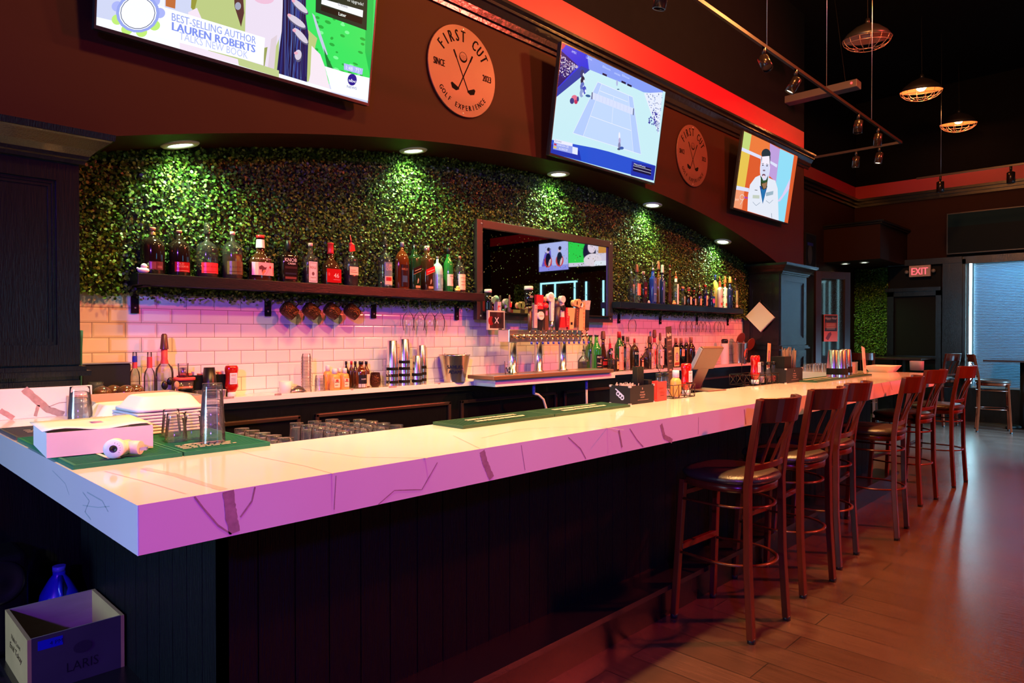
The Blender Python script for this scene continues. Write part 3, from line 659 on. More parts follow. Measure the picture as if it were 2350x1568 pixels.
bottle('square dark bottle with black label and white capitals, black cap', 662, 552, 41, 'square', 'dark', grp=G1, n=5, ay=.6, cap='black', c0=.74, lb=(.06, .60, .88, (18, 14, 16), ('t', 'KNOB', .5, .80, .16, .85, Wt), ('t', 'CREEK', .58, .68, .08, .6, Wt), ('r', .08, .5, .95, .6, (60, 35, 35)), ('r', .1, .05, .9, .15, (120, 60, 55)), ('r', .1, .25, .9, .32, (40, 40, 55))))
bottle('squared clear rye bottle with tall white framed label', 713, 558, 34, 'square', 'clear', grp=G1, n=6, ay=.7, liq='amber', lvl=.40, cap='pink', c0=.92, lb=(.04, .54, .66, (235, 215, 215), ('r', .08, .05, .92, .95, (120, 80, 85)), ('r', .12, .07, .88, .93, (232, 205, 205)), ('t', 'PIKESVILLE', .5, .66, .12, .7, K), ('e', .5, .42, .16, .09, (120, 80, 85)), ('t', 'STRAIGHT RYE', .5, .2, .07, .6, K)))
bottle('squat bottle with dripping red wax neck and red label reading 46', 759, 558, 40, 'squat', 'brown', grp=G1, n=3.5, ay=.8, cap='red', cs='wax', lb=(.06, .38, .98, (175, 18, 25), ('t', '46', .66, .36, .34, .36, Wt), ('e', .15, .6, .06, .12, (220, 80, 80)), ('r', .45, .2, .9, .23, (230, 150, 150))))
bottle('clear bottle with red wax neck, red hang tag and cream label', 806, 540, 32, 'square', 'clear', grp=G1, n=3.5, ay=.8, liq='brown', lvl=.42, cap='red', cs='pour', neck=(.82, .96, 'red'), lb=(.22, .38, .75, (240, 200, 175), ('r', .1, .3, .9, .36, (150, 80, 60)), ('r', .1, .55, .7, .6, (150, 80, 60))), extra=tagcard)
bottle('clear oval bottle with pink lettering and small cream-red label', 884, 543, 33, 'round', 'clear', grp=G1, cap='clear', cs='cover', lb=(.05, .50, .70, (110, 120, 130), ('t', 'ELIJAH', .5, .80, .14, .7, (230, 180, 170)), ('t', 'CRAIG', .5, .64, .14, .7, (230, 180, 170)), ('r', .05, .05, .95, .4, (240, 190, 165)), ('r', .15, .2, .8, .36, (180, 40, 40))))
bottle('deep amber oval bottle with dark faceted body, left of slanted-label bottles', 923, 556, 37, 'round', 'amber', grp=G1, ay=.6, cap='grey', c0=.90, lb=(.06, .52, .6, (45, 20, 18), ('t', 'BARREL CUT', .5, .75, .10, .8, (190, 120, 90)), ('r', .2, .2, .8, .5, (60, 80, 110))))
def slant(col, l2):
    def f(t, r, h):
        a = Art(); W_ = r*.96; a.poly([(-W_, .33*h), (W_, .43*h), (W_, .56*h), (-W_, .46*h)], srgb(*col)); a.line([(-W_, .335*h), (W_, .435*h)], .002, srgb(225, 170, 120)); a.line([(-W_*.7, .41*h), (W_*.8, .48*h)], .004, srgb(*l2))
        a.poly([(-.1*W_, .14*h), (.15*W_, .16*h), (.3*W_, .23*h), (.1*W_, .27*h), (-.05*W_, .22*h)], srgb(170, 150, 130)); a.rect(-.5*W_, .05*h, .6*W_, .10*h, srgb(190, 150, 110))
        a.build('label', GLOSSP, t, fn=lambda x, y, o: (x, -r*.98-.001-o, y))
    return f
bottle('square bottle with slanted black label and black cap', 951, 562, 27, 'tall', 'olive', grp=G1, n=5, cap='black', c0=.90, extra=slant((25, 18, 22), (200, 170, 130)))
bottle('square bottle with slanted red label and pale cap', 980, 565, 28, 'tall', 'brown', grp=G1, n=5, cap='pink', c0=.90, extra=slant((200, 35, 45), (250, 200, 190)))
bottle('pale blue-green opaque bottle with short neck', 1004, 589, 25, 'round', 'pale', grp=G1, cap='grey', c0=.93, lb=(.08, .48, .85, (120, 165, 165), ('e', .22, .72, .09, .1, (170, 200, 200)), ('e', .22, .3, .09, .1, (170, 200, 200)), ('r', .5, .3, .85, .75, (150, 190, 190))))
bottle('slim green glass bottle with white label near the mirror', 1029, 569, 22, 'wine', 'green', grp=G1, cap='black', c0=.86, lb=(.14, .40, .95, (235, 200, 190), ('r', .3, .8, .8, .86, (120, 80, 80)), ('r', .7, .2, .85, .6, (120, 80, 80))))
bottle('small pale whisky bottle with cream label, last beside the mirror', 1055, 588, 26, 'round', 'clear', grp=G1, liq='amber', lvl=.1, cap='cork', c0=.92, lb=(.08, .50, .95, (245, 195, 170), ('r', .2, .75, .85, .78, (130, 80, 70)), ('r', .25, .5, .8, .53, (130, 80, 70)), ('r', .25, .3, .7, .33, (130, 80, 70))))
# ---- right shelf
bottle('clear bottle with cream label and steel spout, first on the right shelf', 1448, 611, 17, 'tall', 'clear', grp=G2, n=5, cap='silver', cs='pour', lb=(.25, .5, .5, (225, 205, 180)))
bottle('clear square bottle with half pink half orange label', 1461, 607, 14, 'tall', 'clear', grp=G2, n=5, cap='brown', cs='cover', lb=(.2, .5, .98, (240, 170, 150), ('r', .5, 0, 1, 1, (220, 110, 70))))
bottle('clear bottle with dark brown script label and pink stopper', 1476, 623, 15, 'tall', 'smoke', grp=G2, n=5, cap='pink', c0=.9, lb=(.2, .66, .95, (60, 20, 15), ('r', .2, .6, .8, .66, (210, 140, 110)), ('e', .5, .3, .2, .12, (150, 60, 40))))
bottle('tall blue glass vodka bottle with steel spout', 1498, 601, 17, 'tall', 'blue', grp=G2, cap='silver', cs='pour', lb=(.05, .62, .8, (70, 90, 150), ('e', .5, .85, .25, .1, (190, 150, 180)), ('r', .1, .3, .9, .34, (150, 160, 200))))
bottle('tall amber flavoured vodka bottle with brown pourer cover', 1510, 599, 14, 'tall', 'amber', grp=G2, cap='brown', cs='cover', lb=(.05, .60, .8, (140, 110, 120), ('e', .5, .85, .25, .1, (220, 170, 170))))
bottle('tall dark blue vodka bottle behind the amber one', 1520, 608, 12, 'tall', 'navy', grp=G2, cap='grey', cs='cover', lb=(.05, .60, .8, (70, 75, 110), ('e', .5, .85, .25, .1, (190, 150, 170))))
bottle('tall slender tapering dark brown bottle with black knob top', 1536, 608, 13, 'taper', 'brown', grp=G2, cap='brown', c0=.95)
bottle('slim clear bottle with white side label and orange spout', 1551, 623, 13, 'tall', 'clear', grp=G2, cap='orange', cs='pour', neck=(.82, .95, 'white'), lb=(.03, .62, .6, (235, 215, 215), ('r', .3, .2, .6, .8, (170, 100, 110))))
bottle('stout clear tequila bottle with round cork ball and cream oval label', 1566, 657, 15, 'patron', 'clear', grp=G2, cap='cork', cs='ball', neck=(.8, .98, 'blue'), lb=(.08, .48, .45, (225, 205, 185)))
bottle('stout dark tequila bottle with red-brown ball stopper and oval label', 1580, 659, 15, 'patron', 'dark', grp=G2, cap='brown', cs='ball', neck=(.8, .98, 'red'), lb=(.08, .48, .5, (230, 185, 160)))
bottle('small dark tequila bottle with near-black ball stopper and red ribbon', 1592, 660, 13, 'patron', 'dark', grp=G2, cap='black', cs='ball', neck=(.8, .98, 'red'), lb=(.08, .42, .6, (235, 190, 165)))
bottle('dark bottle with silver spout and tan rectangular label', 1605, 648, 11, 'wine', 'dark', grp=G2, cap='silver', cs='pour', lb=(.06, .44, .75, (220, 165, 130), ('r', 0, .7, 1, 1, (60, 90, 130))))
bottle('dark teal bottle with red top and pale upright label', 1618, 654, 13, 'wine', 'navy', grp=G2, cap='red', c0=.9, lb=(.08, .52, .6, (235, 190, 165), ('r', .3, .4, .7, .6, (120, 70, 50))))
bottle('small deep blue bottle with pink diamond label', 1632, 664, 14, 'squat', 'navy', grp=G2, n=4, cap='black', c0=.86, lb=(.1, .6, .9, (20, 20, 80), ('e', .5, .5, .45, .28, (210, 80, 150))))
bottle('yellow-green liqueur bottle with long blue neck cap', 1641, 631, 15, 'round', 'yellow', grp=G2, cap='blue', c0=.80)
bottle('white cream-liqueur bottle with orange spout, left one of a pair', 1652, 635, 12, 'tall', 'white', grp=G2, cap='orange', cs='pour', neck=(.80, .97, 'orange'), lb=(.05, .62, .9, (235, 205, 200), ('r', .3, .45, .6, .6, (140, 40, 40)), ('r', .1, .05, .9, .2, (200, 80, 60))))
bottle('white cream-liqueur bottle with orange spout, right one of a pair', 1663, 634, 12, 'tall', 'white', grp=G2, cap='orange', cs='cover', neck=(.80, .97, 'orange'), lb=(.05, .62, .9, (235, 205, 200), ('r', .3, .45, .6, .6, (140, 40, 40)), ('r', .1, .05, .9, .2, (200, 80, 60))))
bottle('navy bodied rum bottle with tan pourer cover', 1675, 635, 13, 'tall', 'navy', grp=G2, cap='gold', cs='cover', lb=(.1, .55, .85, (20, 25, 50), ('e', .6, .5, .25, .2, (190, 160, 160))))
bottle('clear round bottle with white cap and long neck, last on the right shelf', 1687, 639, 13, 'round', 'clear', grp=G2, cap='white', c0=.95, lb=(.05, .60, .9, (150, 170, 120), ('e', .5, .45, .3, .14, (30, 40, 200)), ('r', .1, .02, .9, .16, (235, 235, 220))))
# ---- rubber ducks
def duck(label, u, v, w, y, col, beak, z0=ZS, rz=0):
    x = P(u, v, y=y).x; s = w*dep((x, y, z0))/F/2
    t = thing('rubber_duck', label, 'rubber duck', (x, y, z0), rz, 'rubber ducks on the shelves')
    MB().sph((0, 0, s*.55), s*.95, 16, 8, sy=.75, sz=.55).build('body', col, t)
    MB().sph((s*.1, 0, s*1.25), s*.52, 14, 8).build('head', col, t)
    MB().sph((s*.62, -.05*s, s*1.2), s*.2, 10, 6, sz=.6).build('beak', beak, t)
    MB().sph((-s*.9, 0, s*.85), s*.2, 8, 6).build('tail', col, t)
duck('white rubber duck with orange beak at the left end of the long shelf', 329, 612, 27, 3.79, WHITE, CM['orange'])
duck('small yellow rubber duck in front of the cream-label bottle by the mirror', 1050, 658, 16, 3.775, pm('duck_yellow', (.85, .55, .12), .4), BLACK)
duck('orange rubber duck on the right shelf before the tapering bottle', 1547, 690, 12, 3.78, pm('duck_orange', (.75, .28, .10), .4), CM['orange'], rz=PI)
duck('tiny pink rubber duck on the right shelf between clear and blue bottles', 1489, 688, 8, 3.78, CM['pink'], CM['orange'])
# ================================================================== HANGING GLASSES AND MUGS
def wineglass_prof(s=1): return [(.036*s, 0), (.036*s, .002), (.006, .006), (.0038, .012), (.0038, .075), (.010, .085), (.033*s, .11), (.042*s, .145), (.040*s, .18), (.034*s, .215)]
def wineglass(label, loc, grp=None, up=False, s=1, name='wine_glass'):
    t = thing(name, label, 'wine glass', loc, 0, grp)
    if not up: t.rotation_euler = (PI, 0, 0)
    pr = wineglass_prof(s); MB().lathe(pr[:6], 18).build('stem_and_foot', GLASS, t); MB().lathe(pr[5:], 24, cap0=False, cap1=False).build('bowl', GLASS, t); return t
def rack(x0, x1, label):
    t = thing('stemware_rack', label, 'glass rack', (x0, 3.76, ZS-.062))
    m = MB()
    k = 0; x = 0
    while x <= x1-x0: m.tube([(x, 0, -.004), (x, .16, -.004)], .002, 5); x += .048
    m.tube([(0, 0, -.004), (x1-x0, 0, -.004)], .0022, 5); m.tube([(0, .16, -.004), (x1-x0, .16, -.004)], .0022, 5); m.build('wire_rails', BLACKM, t)
rack(P(920, 690, y=3.76).x, P(1030, 690, y=3.76).x, 'thin black wire glass rack under the long shelf by the mirror')
rack(P(1438, 706, y=3.76).x, P(1500, 706, y=3.76).x, 'black wire rack with one wine glass under the right shelf')
rack(P(1545, 712, y=3.76).x, P(1668, 716, y=3.76).x, 'long black wire glass rack under the right shelf near the pillar')
wg = None
gw = 'wine glasses hanging upside down under the shelves'
for k, (u, nm) in enumerate(((937, 'leftmost wine glass of the four hanging below the long shelf'), (962, 'second wine glass of the four hanging below the long shelf'), (987, 'third wine glass of the four hanging below the long shelf'), (1008, 'wine glass hanging below the long shelf nearest the mirror'),
    (1451, 'single wine glass hanging under the right shelf beside the mirror'), (1568, 'first glass of the hanging row under the right shelf, behind the chalk menu'), (1581, 'second glass of the hanging row under the right shelf'), (1594, 'third glass of the hanging row under the right shelf'), (1604, 'fourth glass of the hanging row under the right shelf'), (1613, 'fifth glass of the hanging row under the right shelf'), (1622, 'sixth glass of the hanging row under the right shelf'), (1647, 'left one of two hanging glasses nearest the right pillar'), (1655, 'right one of two hanging glasses nearest the right pillar'))):
    loc = (P(u, 700, y=3.84).x, 3.84, ZS-.068)
    if wg is None: wg = wineglass(nm, loc, gw)
    else: dup(wg, loc, None, nm)
HAM = pm('hammered_dark_copper', (.10, .035, .018), .22, .9, bump=1.2, bscale=110)
def mug(label, u, v):
    p = P(u, v, y=3.85); t = thing('hammered_mug', label, 'mug', (p.x, 3.85, p.z), 0, 'hammered mugs hanging under the long shelf')
    t.rotation_euler = (0, math.radians(125), math.radians(-12))
    # axis local z tilts; open rim at lower right
    MB().lathe([(1e-4, -.045), (.028, -.045), (.040, -.035), (.046, -.01), (.044, .025), (.038, .045), (.040, .048), (.037, .046), (.042, .02), (.042, -.01), (.036, -.033), (1e-4, -.04)], 26, cap0=False, cap1=False).build('cup', HAM, t)
    MB().tube([(.0, 0, 0)]*0+[(-.02, 0, .045) if False else (-.043, 0, .025), (-.070, 0, .028), (-.078, 0, .0), (-.066, 0, -.028), (-.042, 0, -.025)], .0045, 8).build('handle', BLACKM, t)
    hk = thing('cup_hook', 'small screw hook under the shelf holding the mug: '+label.split(' mug')[0], 'hook', (p.x-.05, 3.85, ZS-.060))
    hk['label'] = 'small dark hook above the '+label.split(' hammered')[0]+' hammered mug'
    MB().tube([(0, 0, 0), (0, 0, -.03), (.008, 0, -.045), (.0, 0, -.055), (-.010, 0, -.05), (-.012, 0, -.042)], .0016, 6).build('hook_wire', BLACKM, hk)
for u, v, nm in ((662, 712, 'leftmost hammered dark copper mug hanging under the long shelf'), (713, 713, 'second hammered dark copper mug hanging under the long shelf'), (761, 713, 'third hammered dark copper mug hanging under the long shelf'), (807, 714, 'rightmost hammered dark copper mug hanging under the long shelf')): mug(nm, u, v)
# ================================================================== MIRROR
mr = thing('framed_mirror', 'large black framed mirror reflecting two screens above the beer taps', 'mirror', (XM0, 3.86, 1.535))
mw, mh = XM1-XM0, .775; f = .062
MB().box(0, f, -.012, .03, 0, mh).box(mw-f, mw, -.012, .03, 0, mh).box(f, mw-f, -.012, .03, mh-f, mh).box(f, mw-f, -.012, .03, 0, f).build('frame', pm('mirror_frame', (.022, .014, .014), .4, noise=.2), mr, bevel=.002)
MB().box(f, mw-f, .006, .025, f, mh-f).build('mirror_glass', pm('mirror_silver', (.75, .78, .8), .015, 1), mr)
MB().box(f, mw-f, -.05, -.012, f-.012, f-.002).build('bottom_lip', BLACKM, mr)
for x, z in ((.05, mh-.03), (mw-.04, mh-.03), (.04, .03), (mw-.04, .03)): MB().sph((x, -.013, z), .008, 10, 5, sy=.6).build('screw', STEEL, mr)
ZL = 1.535+f-.002
def stand_item(name, cat, label, u, v0, v1, w, y=3.815):
    p = P(u, v1, y=y); d = dep(p); return thing(name, label, cat, (p.x, y, ZL)), w*d/F/2, P(u, v0, y=y).z-ZL
t, r, hh = stand_item('stout_pint', 'pint glass', 'dark stout pint with pink foam standing in the mirror frame corner', 1120, 664, 712, 17)
MB().lathe([(r*.75, 0), (r*.8, .02), (r*.85, hh*.4), (r, hh*.85)], 20).build('dark_beer', BM['black'], t)
MB().lathe([(r, hh*.85), (r*1.03, hh*.97), (r*.9, hh)], 20).build('foam', pm('foam_cream', (.85, .70, .62), .6), t)
t, r, hh = stand_item('carton', 'box', 'small silver carton with red swirl standing on the mirror frame', 1143, 693, 712, 15)
MB().box(-r*.8, r*.8, -.015, .015, 0, hh).build('box', pm('carton_silver', (.45, .45, .48), .4, noise=.1), t)
a = Art(); a.ell(-r*.2, hh*.4, r*.5, hh*.25, srgb(180, 40, 50)); a.ell(-r*.1, hh*.35, r*.3, hh*.15, srgb(230, 200, 200)); a.poly([(r*.3, hh*.5), (r*.6, hh*.5), (r*.45, hh*.75)], srgb(50, 70, 180)); a.build('print', PRINT, t, fn=lambda x, y, o: (x, -.0155-o, y))
t, r, hh = stand_item('figurine', 'figurine', 'small brown and red figurine standing left of the beer taps', 1169, 677, 713, 14)
MB().lathe([(r*.6, 0), (r*.7, hh*.1), (r*.45, hh*.35), (r*.6, hh*.55), (r*.3, hh*.7), (r*.35, hh*.82), (r*.2, hh)], 14).build('figure', pm('figurine_brown', (.12, .04, .03), .35), t)
MB().box(-r*.4, r*.3, -r*.75, -r*.4, hh*.3, hh*.55).build('red_coat', CM['red'], t); MB().tube([(r*.3, 0, hh*.2), (r*.9, 0, hh*.4), (r*.8, -r*.2, hh*.62)], r*.22, 8).build('arm', pm('figurine_tan', (.5, .25, .12), .5), t)
# ================================================================== BEER TAPS
tp = thing('beer_tap_tower', 'steel beer tap tower on three chrome columns with a crowded row of handles', 'beer taps', (3.70, 3.62, 0))
MB().box(0, .88, 0, .12, 1.362, 1.458).build('tap_box', STEEL, tp, bevel=.004)
for x in (.10, .40, .70): MB().lathe([(.045, 1.121), (.045, 1.128), (.033, 1.135), (.032, 1.355), (.040, 1.360)], 24, (x, .06)).build('column', CHROME, tp)
COP = pm('copper_chrome', (.75, .42, .28), .12, 1)
fx = []
for k in range(14):
    x = .03+k*.0645; fx.append(x)
    if k < 2: MB().cyl((x, 0, 1.41), (x, -.05, 1.41), .014).sph((x, -.06, 1.405), .02, 12, 8).build('capped_faucet', COP, tp); continue
    m = MB().cyl((x, 0, 1.41), (x, -.06, 1.41), .010, 10); m.sph((x, -.065, 1.41), .016, 12, 8); m.tube([(x, -.065, 1.41), (x, -.075, 1.385), (x, -.085, 1.36)], .008, 8); m.cyl((x, -.065, 1.42), (x, -.065, 1.455), .008, 8, .006)
    fc = m.build('faucet', COP, tp); MB().lathe([(.008, 1.345), (.010, 1.365)], 10, (x, -.086)).build('spout_cap', pm('blue_rubber_cap', (.05, .06, .45), .4), fc)
def handle(k, label, parts):
    """upright tap handle; parts = (shape, z0, z1, halfwidth0, halfwidth1, material, dx)"""
    x = fx[k]; root = None
    for sh, z0, z1, w0, w1, m, dx in parts:
        mb = MB(); z0 = 1.455+(z0-1.455)*1.12; z1 = 1.455+(z1-1.455)*1.12; w0 *= 1.1; w1 *= 1.1
        if sh == 'b': mb.add([(x+dx-w0, -.075, z0), (x+dx+w0, -.075, z0), (x+dx+w0, -.055, z0), (x+dx-w0, -.055, z0), (x+dx-w1+.0, -.077, z1), (x+dx+w1, -.077, z1), (x+dx+w1, -.053, z1), (x+dx-w1, -.053, z1)], [(0, 3, 2, 1), (4, 5, 6, 7), (0, 1, 5, 4), (1, 2, 6, 5), (2, 3, 7, 6), (3, 0, 4, 7)], False)
        elif sh == 'c': mb.lathe([(w0, z0), (w1, z1)], 16, (x+dx, -.065))
        elif sh == 'd': mb.cyl((x+dx, -.088, (z0+z1)/2), (x+dx, -.052, (z0+z1)/2), w0, 20)
        elif sh == 's': mb.sph((x+dx, -.065, (z0+z1)/2), (z1-z0)/2, 12, 8, sx=w0/((z1-z0)/2), sy=.8*w0/((z1-z0)/2))
        o = mb.build('tap_handle' if root is None else 'handle_detail', m, root if root is not None else tp)
        if root is None: root = o; o['label'] = label
    return root, x
WD = pm('handle_wood', (.13, .045, .025), .35, noise=.3); TAN = pm('handle_tan', (.75, .38, .18), .4, noise=.15); LIL = pm('handle_lilac', (.55, .38, .42), .45); PK = pm('badge_pale', (.85, .62, .60), .35); FOAM = pm('foam_cream')
def lett(root, x, txt, z0, z1, size, col, dx=0, vertical=True, yy=-.0785):
    a = Art(); z0 = 1.455+(z0-1.455)*1.12; z1 = 1.455+(z1-1.455)*1.12; size *= 1.1
    if vertical:
        n = len(txt)
        for i, ch in enumerate(txt): a.text(ch, x+dx, z1-(z1-z0)*(i+.8)/n, size, col)
    else: a.text(txt, x+dx, z0, z1-z0, col, wid=size)
    a.build('lettering', PRINT, root, fn=lambda X, Y, o: (X, yy-o, Y))
r_, x = handle(2, 'handle shaped like a stout pint', [('c', 1.455, 1.60, .013, .013, WD, 0), ('c', 1.60, 1.615, .03, .03, COP, -.012), ('c', 1.615, 1.73, .024, .031, BM['black'], -.012), ('c', 1.73, 1.755, .032, .030, FOAM, -.012)]); lett(r_, x, 'STOUT', 1.675, 1.69, .035, srgb(220, 190, 180), -.012, False, -.097)
r_, x = handle(3, 'narrow lilac and tan board handle', [('b', 1.47, 1.63, .016, .016, LIL, -.005)]); lett(r_, x, 'TWO LIGHT', 1.48, 1.62, .013, srgb(120, 40, 60), -.005)
r_, x = handle(4, 'black handle with red square sign and round white badge', [('b', 1.455, 1.60, .018, .028, BLACK, -.012), ('b', 1.60, 1.70, .036, .036, CM['red'], -.022), ('d', 1.525, 1.585, .030, .03, PK, -.018)]); lett(r_, x, 'CHILL', 1.625, 1.645, .05, srgb(240, 225, 215), -.022, False); lett(r_, x, 'GAMEDAY', 1.548, 1.558, .045, srgb(230, 110, 60), -.018, False, -.0885)
handle(5, 'wooden handle with purple panel and red cluster on top', [('b', 1.455, 1.60, .020, .016, WD, -.006), ('b', 1.48, 1.59, .010, .010, pm('purple_panel', (.35, .14, .35), .4), -.008), ('s', 1.60, 1.65, .028, .028, CM['red'], -.012), ('s', 1.65, 1.69, .018, .02, pm('figurine_tan'), -.02)])
r_, x = handle(6, 'tall white and silver handle with round badge and red lettering', [('c', 1.455, 1.52, .008, .014, CHROME, 0), ('b', 1.52, 1.69, .013, .021, WHITE, 0), ('s', 1.675, 1.725, .026, .02, WHITE, -.008), ('d', 1.655, 1.715, .028, .03, PK, -.034)]); lett(r_, x, 'STELLA ARTOIS', 1.525, 1.685, .010, srgb(190, 30, 40), .004); lett(r_, x, 'STELLA', 1.678, 1.69, .04, srgb(150, 40, 90), -.034, False, -.0885)
handle(7, 'dark sculpted handle with green leaves', [('c', 1.455, 1.62, .012, .028, pm('dark_purple_resin', (.04, .02, .035), .4), 0), ('s', 1.60, 1.67, .03, .03, pm('dark_purple_resin'), -.006), ('s', 1.55, 1.58, .015, .02, BM['green'], .022), ('s', 1.665, 1.69, .016, .02, BM['green'], -.02)])
handle(8, 'pale handle with round badge, black oval and red base', [('b', 1.475, 1.55, .034, .022, CM['red'], -.002), ('b', 1.55, 1.66, .018, .014, PK, -.002), ('d', 1.595, 1.635, .021, .02, BLACK, -.003), ('d', 1.65, 1.705, .026, .026, PK, -.010)])
r_, x = handle(9, 'red handle with pale lettering', [('b', 1.48, 1.62, .012, .018, CM['red'], -.008)]); lett(r_, x, 'PREMIUM', 1.49, 1.61, .012, srgb(250, 190, 180), -.008)
handle(10, 'wide tan shield handle with red curved edge', [('b', 1.465, 1.62, .026, .044, TAN, -.022), ('b', 1.46, 1.56, .006, .009, CM['red'], -.055), ('b', 1.49, 1.515, .012, .012, BLACK, -.02)])
r_, x = handle(11, 'dark wood handle topped with two cut logs', [('b', 1.48, 1.62, .014, .030, WD, -.012), ('d', 1.625, 1.685, .032, .03, pm('log_end', (.72, .34, .15), .6), .0), ('d', 1.63, 1.68, .024, .03, pm('log_end'), -.045)]); lett(r_, x, 'HARVEST', 1.49, 1.61, .012, srgb(230, 120, 90), -.012)
r_, x = handle(12, 'orange-tan board handle with vertical capitals', [('b', 1.455, 1.665, .034, .040, TAN, -.012), ('d', 1.625, 1.66, .017, .02, WHITE, -.030)]); lett(r_, x, 'ATWATER', 1.46, 1.65, .018, srgb(150, 50, 20), .010)
handle(13, 'black handle with tilted clear cube on top', [('b', 1.47, 1.61, .020, .024, BLACK, -.005), ('b', 1.455, 1.475, .022, .022, WD, -.005), ('b', 1.61, 1.68, .03, .04, pm('cube_grey', (.45, .42, .42), .2, noise=.4, nscale=40), -.005)])
st = thing('picture_frame', 'small pale wooden frame holding a dark card marked X behind taps', 'frame', (3.735, 3.80, 1.457))
MB().box(-.09, .09, -.01, .01, 0, .15).build('frame', pm('pale_wood', (.72, .55, .45), .5, noise=.1), st)
a = Art(); a.rect(-.075, .012, .078, .138, srgb(60, 20, 30)); a.ell(-.06, .07, .03, .035, srgb(150, 20, 30)); a.ell(-.025, .075, .025, .03, srgb(30, 15, 25)); a.ell(.03, .075, .025, .03, srgb(30, 15, 25)); a.text('X', .0, .05, .05, srgb(230, 200, 215), bold=.001); a.build('card', PRINT, st, fn=lambda x, y, o: (x, -.0105-o, y))
MB().box(.02, .05, -.02, -.011, 0, .01).build('foot', BLACK, st)
tr = thing('drip_tray', 'long copper-toned steel drip tray under the beer taps', 'drip tray', (3.42, 3.50, 0))
MB().box(0, 1.46, 0, .28, 1.092, 1.12).build('tray', pm('brushed_copper_steel', (.50, .26, .16), .3, .8), tr, bevel=.003)
MB().box(.03, 1.43, .02, .10, 1.12, 1.1215).build('grille', STEEL, tr)
le = tag(MB().box(3.47, 4.95, 3.535, 3.768, ZB-.032, 1.091).build('ledge_extension', MARBLE, bevel=.002), 'short quartz shelf bulging forward under the drip tray', 'counter')
for k, (u, bend, nm) in enumerate(((1225, True, 'curved clear drain hose with blue valve under left part of drip tray'), (1346, False, 'straight drain hose with blue valve hanging under right part of drip tray'))):
    p = P(u, 880, y=3.6); t = thing('drain_hose', nm, 'hose', (p.x, 3.6, ZB-.032), 0, 'drain hoses under the taps')
    MB().cyl((0, 0, -.085), (0, 0, 0), .012, 12).build('valve', pm('blue_valve', (.05, .10, .6), .4), t)
    pts = [(0, 0, -.08), (.04, -.01, -.09), (.09, -.02, -.13), (.12, -.03, -.22), (.14, -.03, -.42)] if bend else [(0, 0, -.08), (.003, 0, -.2), (.0, 0, -.45)]
    MB().tube(pts, .010, 10).build('hose', pm('grey_hose', (.45, .38, .40), .35), t)
# ================================================================== LEDGE, LEFT OF THE TAPS
def at(u, y): return P(u, 800, y=y).x
def place(name, cat, label, u, v, w, y=3.86, z0=ZB, grp=None, rz=0):
    """thing standing at z0; returns empty, half width, height (from its top edge v)"""
    x = at(u, y); d = dep((x, y, z0)); return thing(name, label, cat, (x, y, z0), rz, grp), w*d/F/2, P(u, v, y=y).z-z0
REDT = pm('red_tape', (.75, .08, .08), .5); PAPER = pm('white_paper', (.82, .78, .76), .7, noise=.04); CARD = pm('cardboard', (.55, .33, .20), .8, noise=.1)
KRAFT = pm('waxed_carton', (.70, .52, .42), .6); CLEARP = glassm('clear_plastic', (.92, .90, .92), .22, .08, .06, .12)
for u, v, w, nm, cv in ((309, 808, 22, 'empty clear bottle with red tape and blue band at neck', True), (343, 808, 24, 'empty clear bottle with plain red taped neck', False)):
    t, r, h = place('empty_bottle', 'bottle', nm, u, v, w, 3.84, grp='taped syrup bottles on the ledge')
    MB().lathe([(r*.95, 0), (r, .01), (r, h*.5), (r*.85, h*.60), (r*.42, h*.68), (r*.40, h)], 22).build('glass_body', BM['clear'], t)
    MB().lathe([(r*.48, h*.68), (r*.46, h*.90)], 14, cap0=False, cap1=False).build('tape', REDT, t)
    if cv: MB().lathe([(r*.5, h*.80), (r*.48, h*.92)], 14, cap0=False, cap1=False).build('blue_band', CM['blue'], t)
t, r, h = place('empty_bottle', 'bottle', 'larger empty clear bottle with red taped neck and smoky pour cover', 377, 766, 38, 3.85, grp='taped syrup bottles on the ledge')
MB().lathe([(r*.95, 0), (r, .01), (r, h*.42), (r*.9, h*.49), (r*.45, h*.56), (r*.34, h*.62), (r*.33, h*.76)], 24).build('glass_body', BM['clear'], t)
MB().lathe([(r*.48, h*.55), (r*.36, h*.62), (r*.36, h*.77)], 14, cap0=False).build('tape', REDT, t)
MB().lathe([(r*.28, h*.77), (r*.28, h*.84)], 12).build('cap', BLACK, t); MB().lathe([(r*.50, h*.77), (r*.32, h*.98), (r*.2, h)], 12, cap0=False).build('pour_cover', pm('smoky_cover', (.12, .05, .04), .25), t)
# black appliance and ball mould tray
x0 = at(213, 3.82); x1 = at(299, 3.82)
t = thing('black_machine', 'black box-shaped machine at the left end of the tiled ledge', 'appliance', (x0-.05, 3.80, ZB))
MB().box(0, x1-x0+.05, .01, .12, 0, P(260, 835, y=3.81).z-ZB).build('housing', BLACK, t, bevel=.006); MB().box(0, x1-x0+.05, -.0, .125, P(260, 835, y=3.81).z-ZB, P(260, 835, y=3.81).z-ZB+.006).build('lid', pm('steel_lid', (.5, .4, .35), .3, .8), t)
t = thing('ball_mould_tray', 'black tray with four glossy dark brown domes in front of black machine', 'tray', (at(262, 3.70), 3.66, 1.125))
MB().box(-.12, .12, -.06, .06, 0, .014).build('tray', BLACK, t, bevel=.003)
for x, y in ((-.07, -.02), (-.01, .02), (.03, -.025), (.085, .015)): MB().sph((x, y, .014), .042, 18, 10, sz=.9).build('dome', pm('brown_gloss', (.10, .035, .015), .15, coat=.5), t)
bx = thing('cardboard_tray', 'open shallow cardboard tray behind the foam food boxes', 'cardboard box', (1.02, 2.95, ZB), .02)
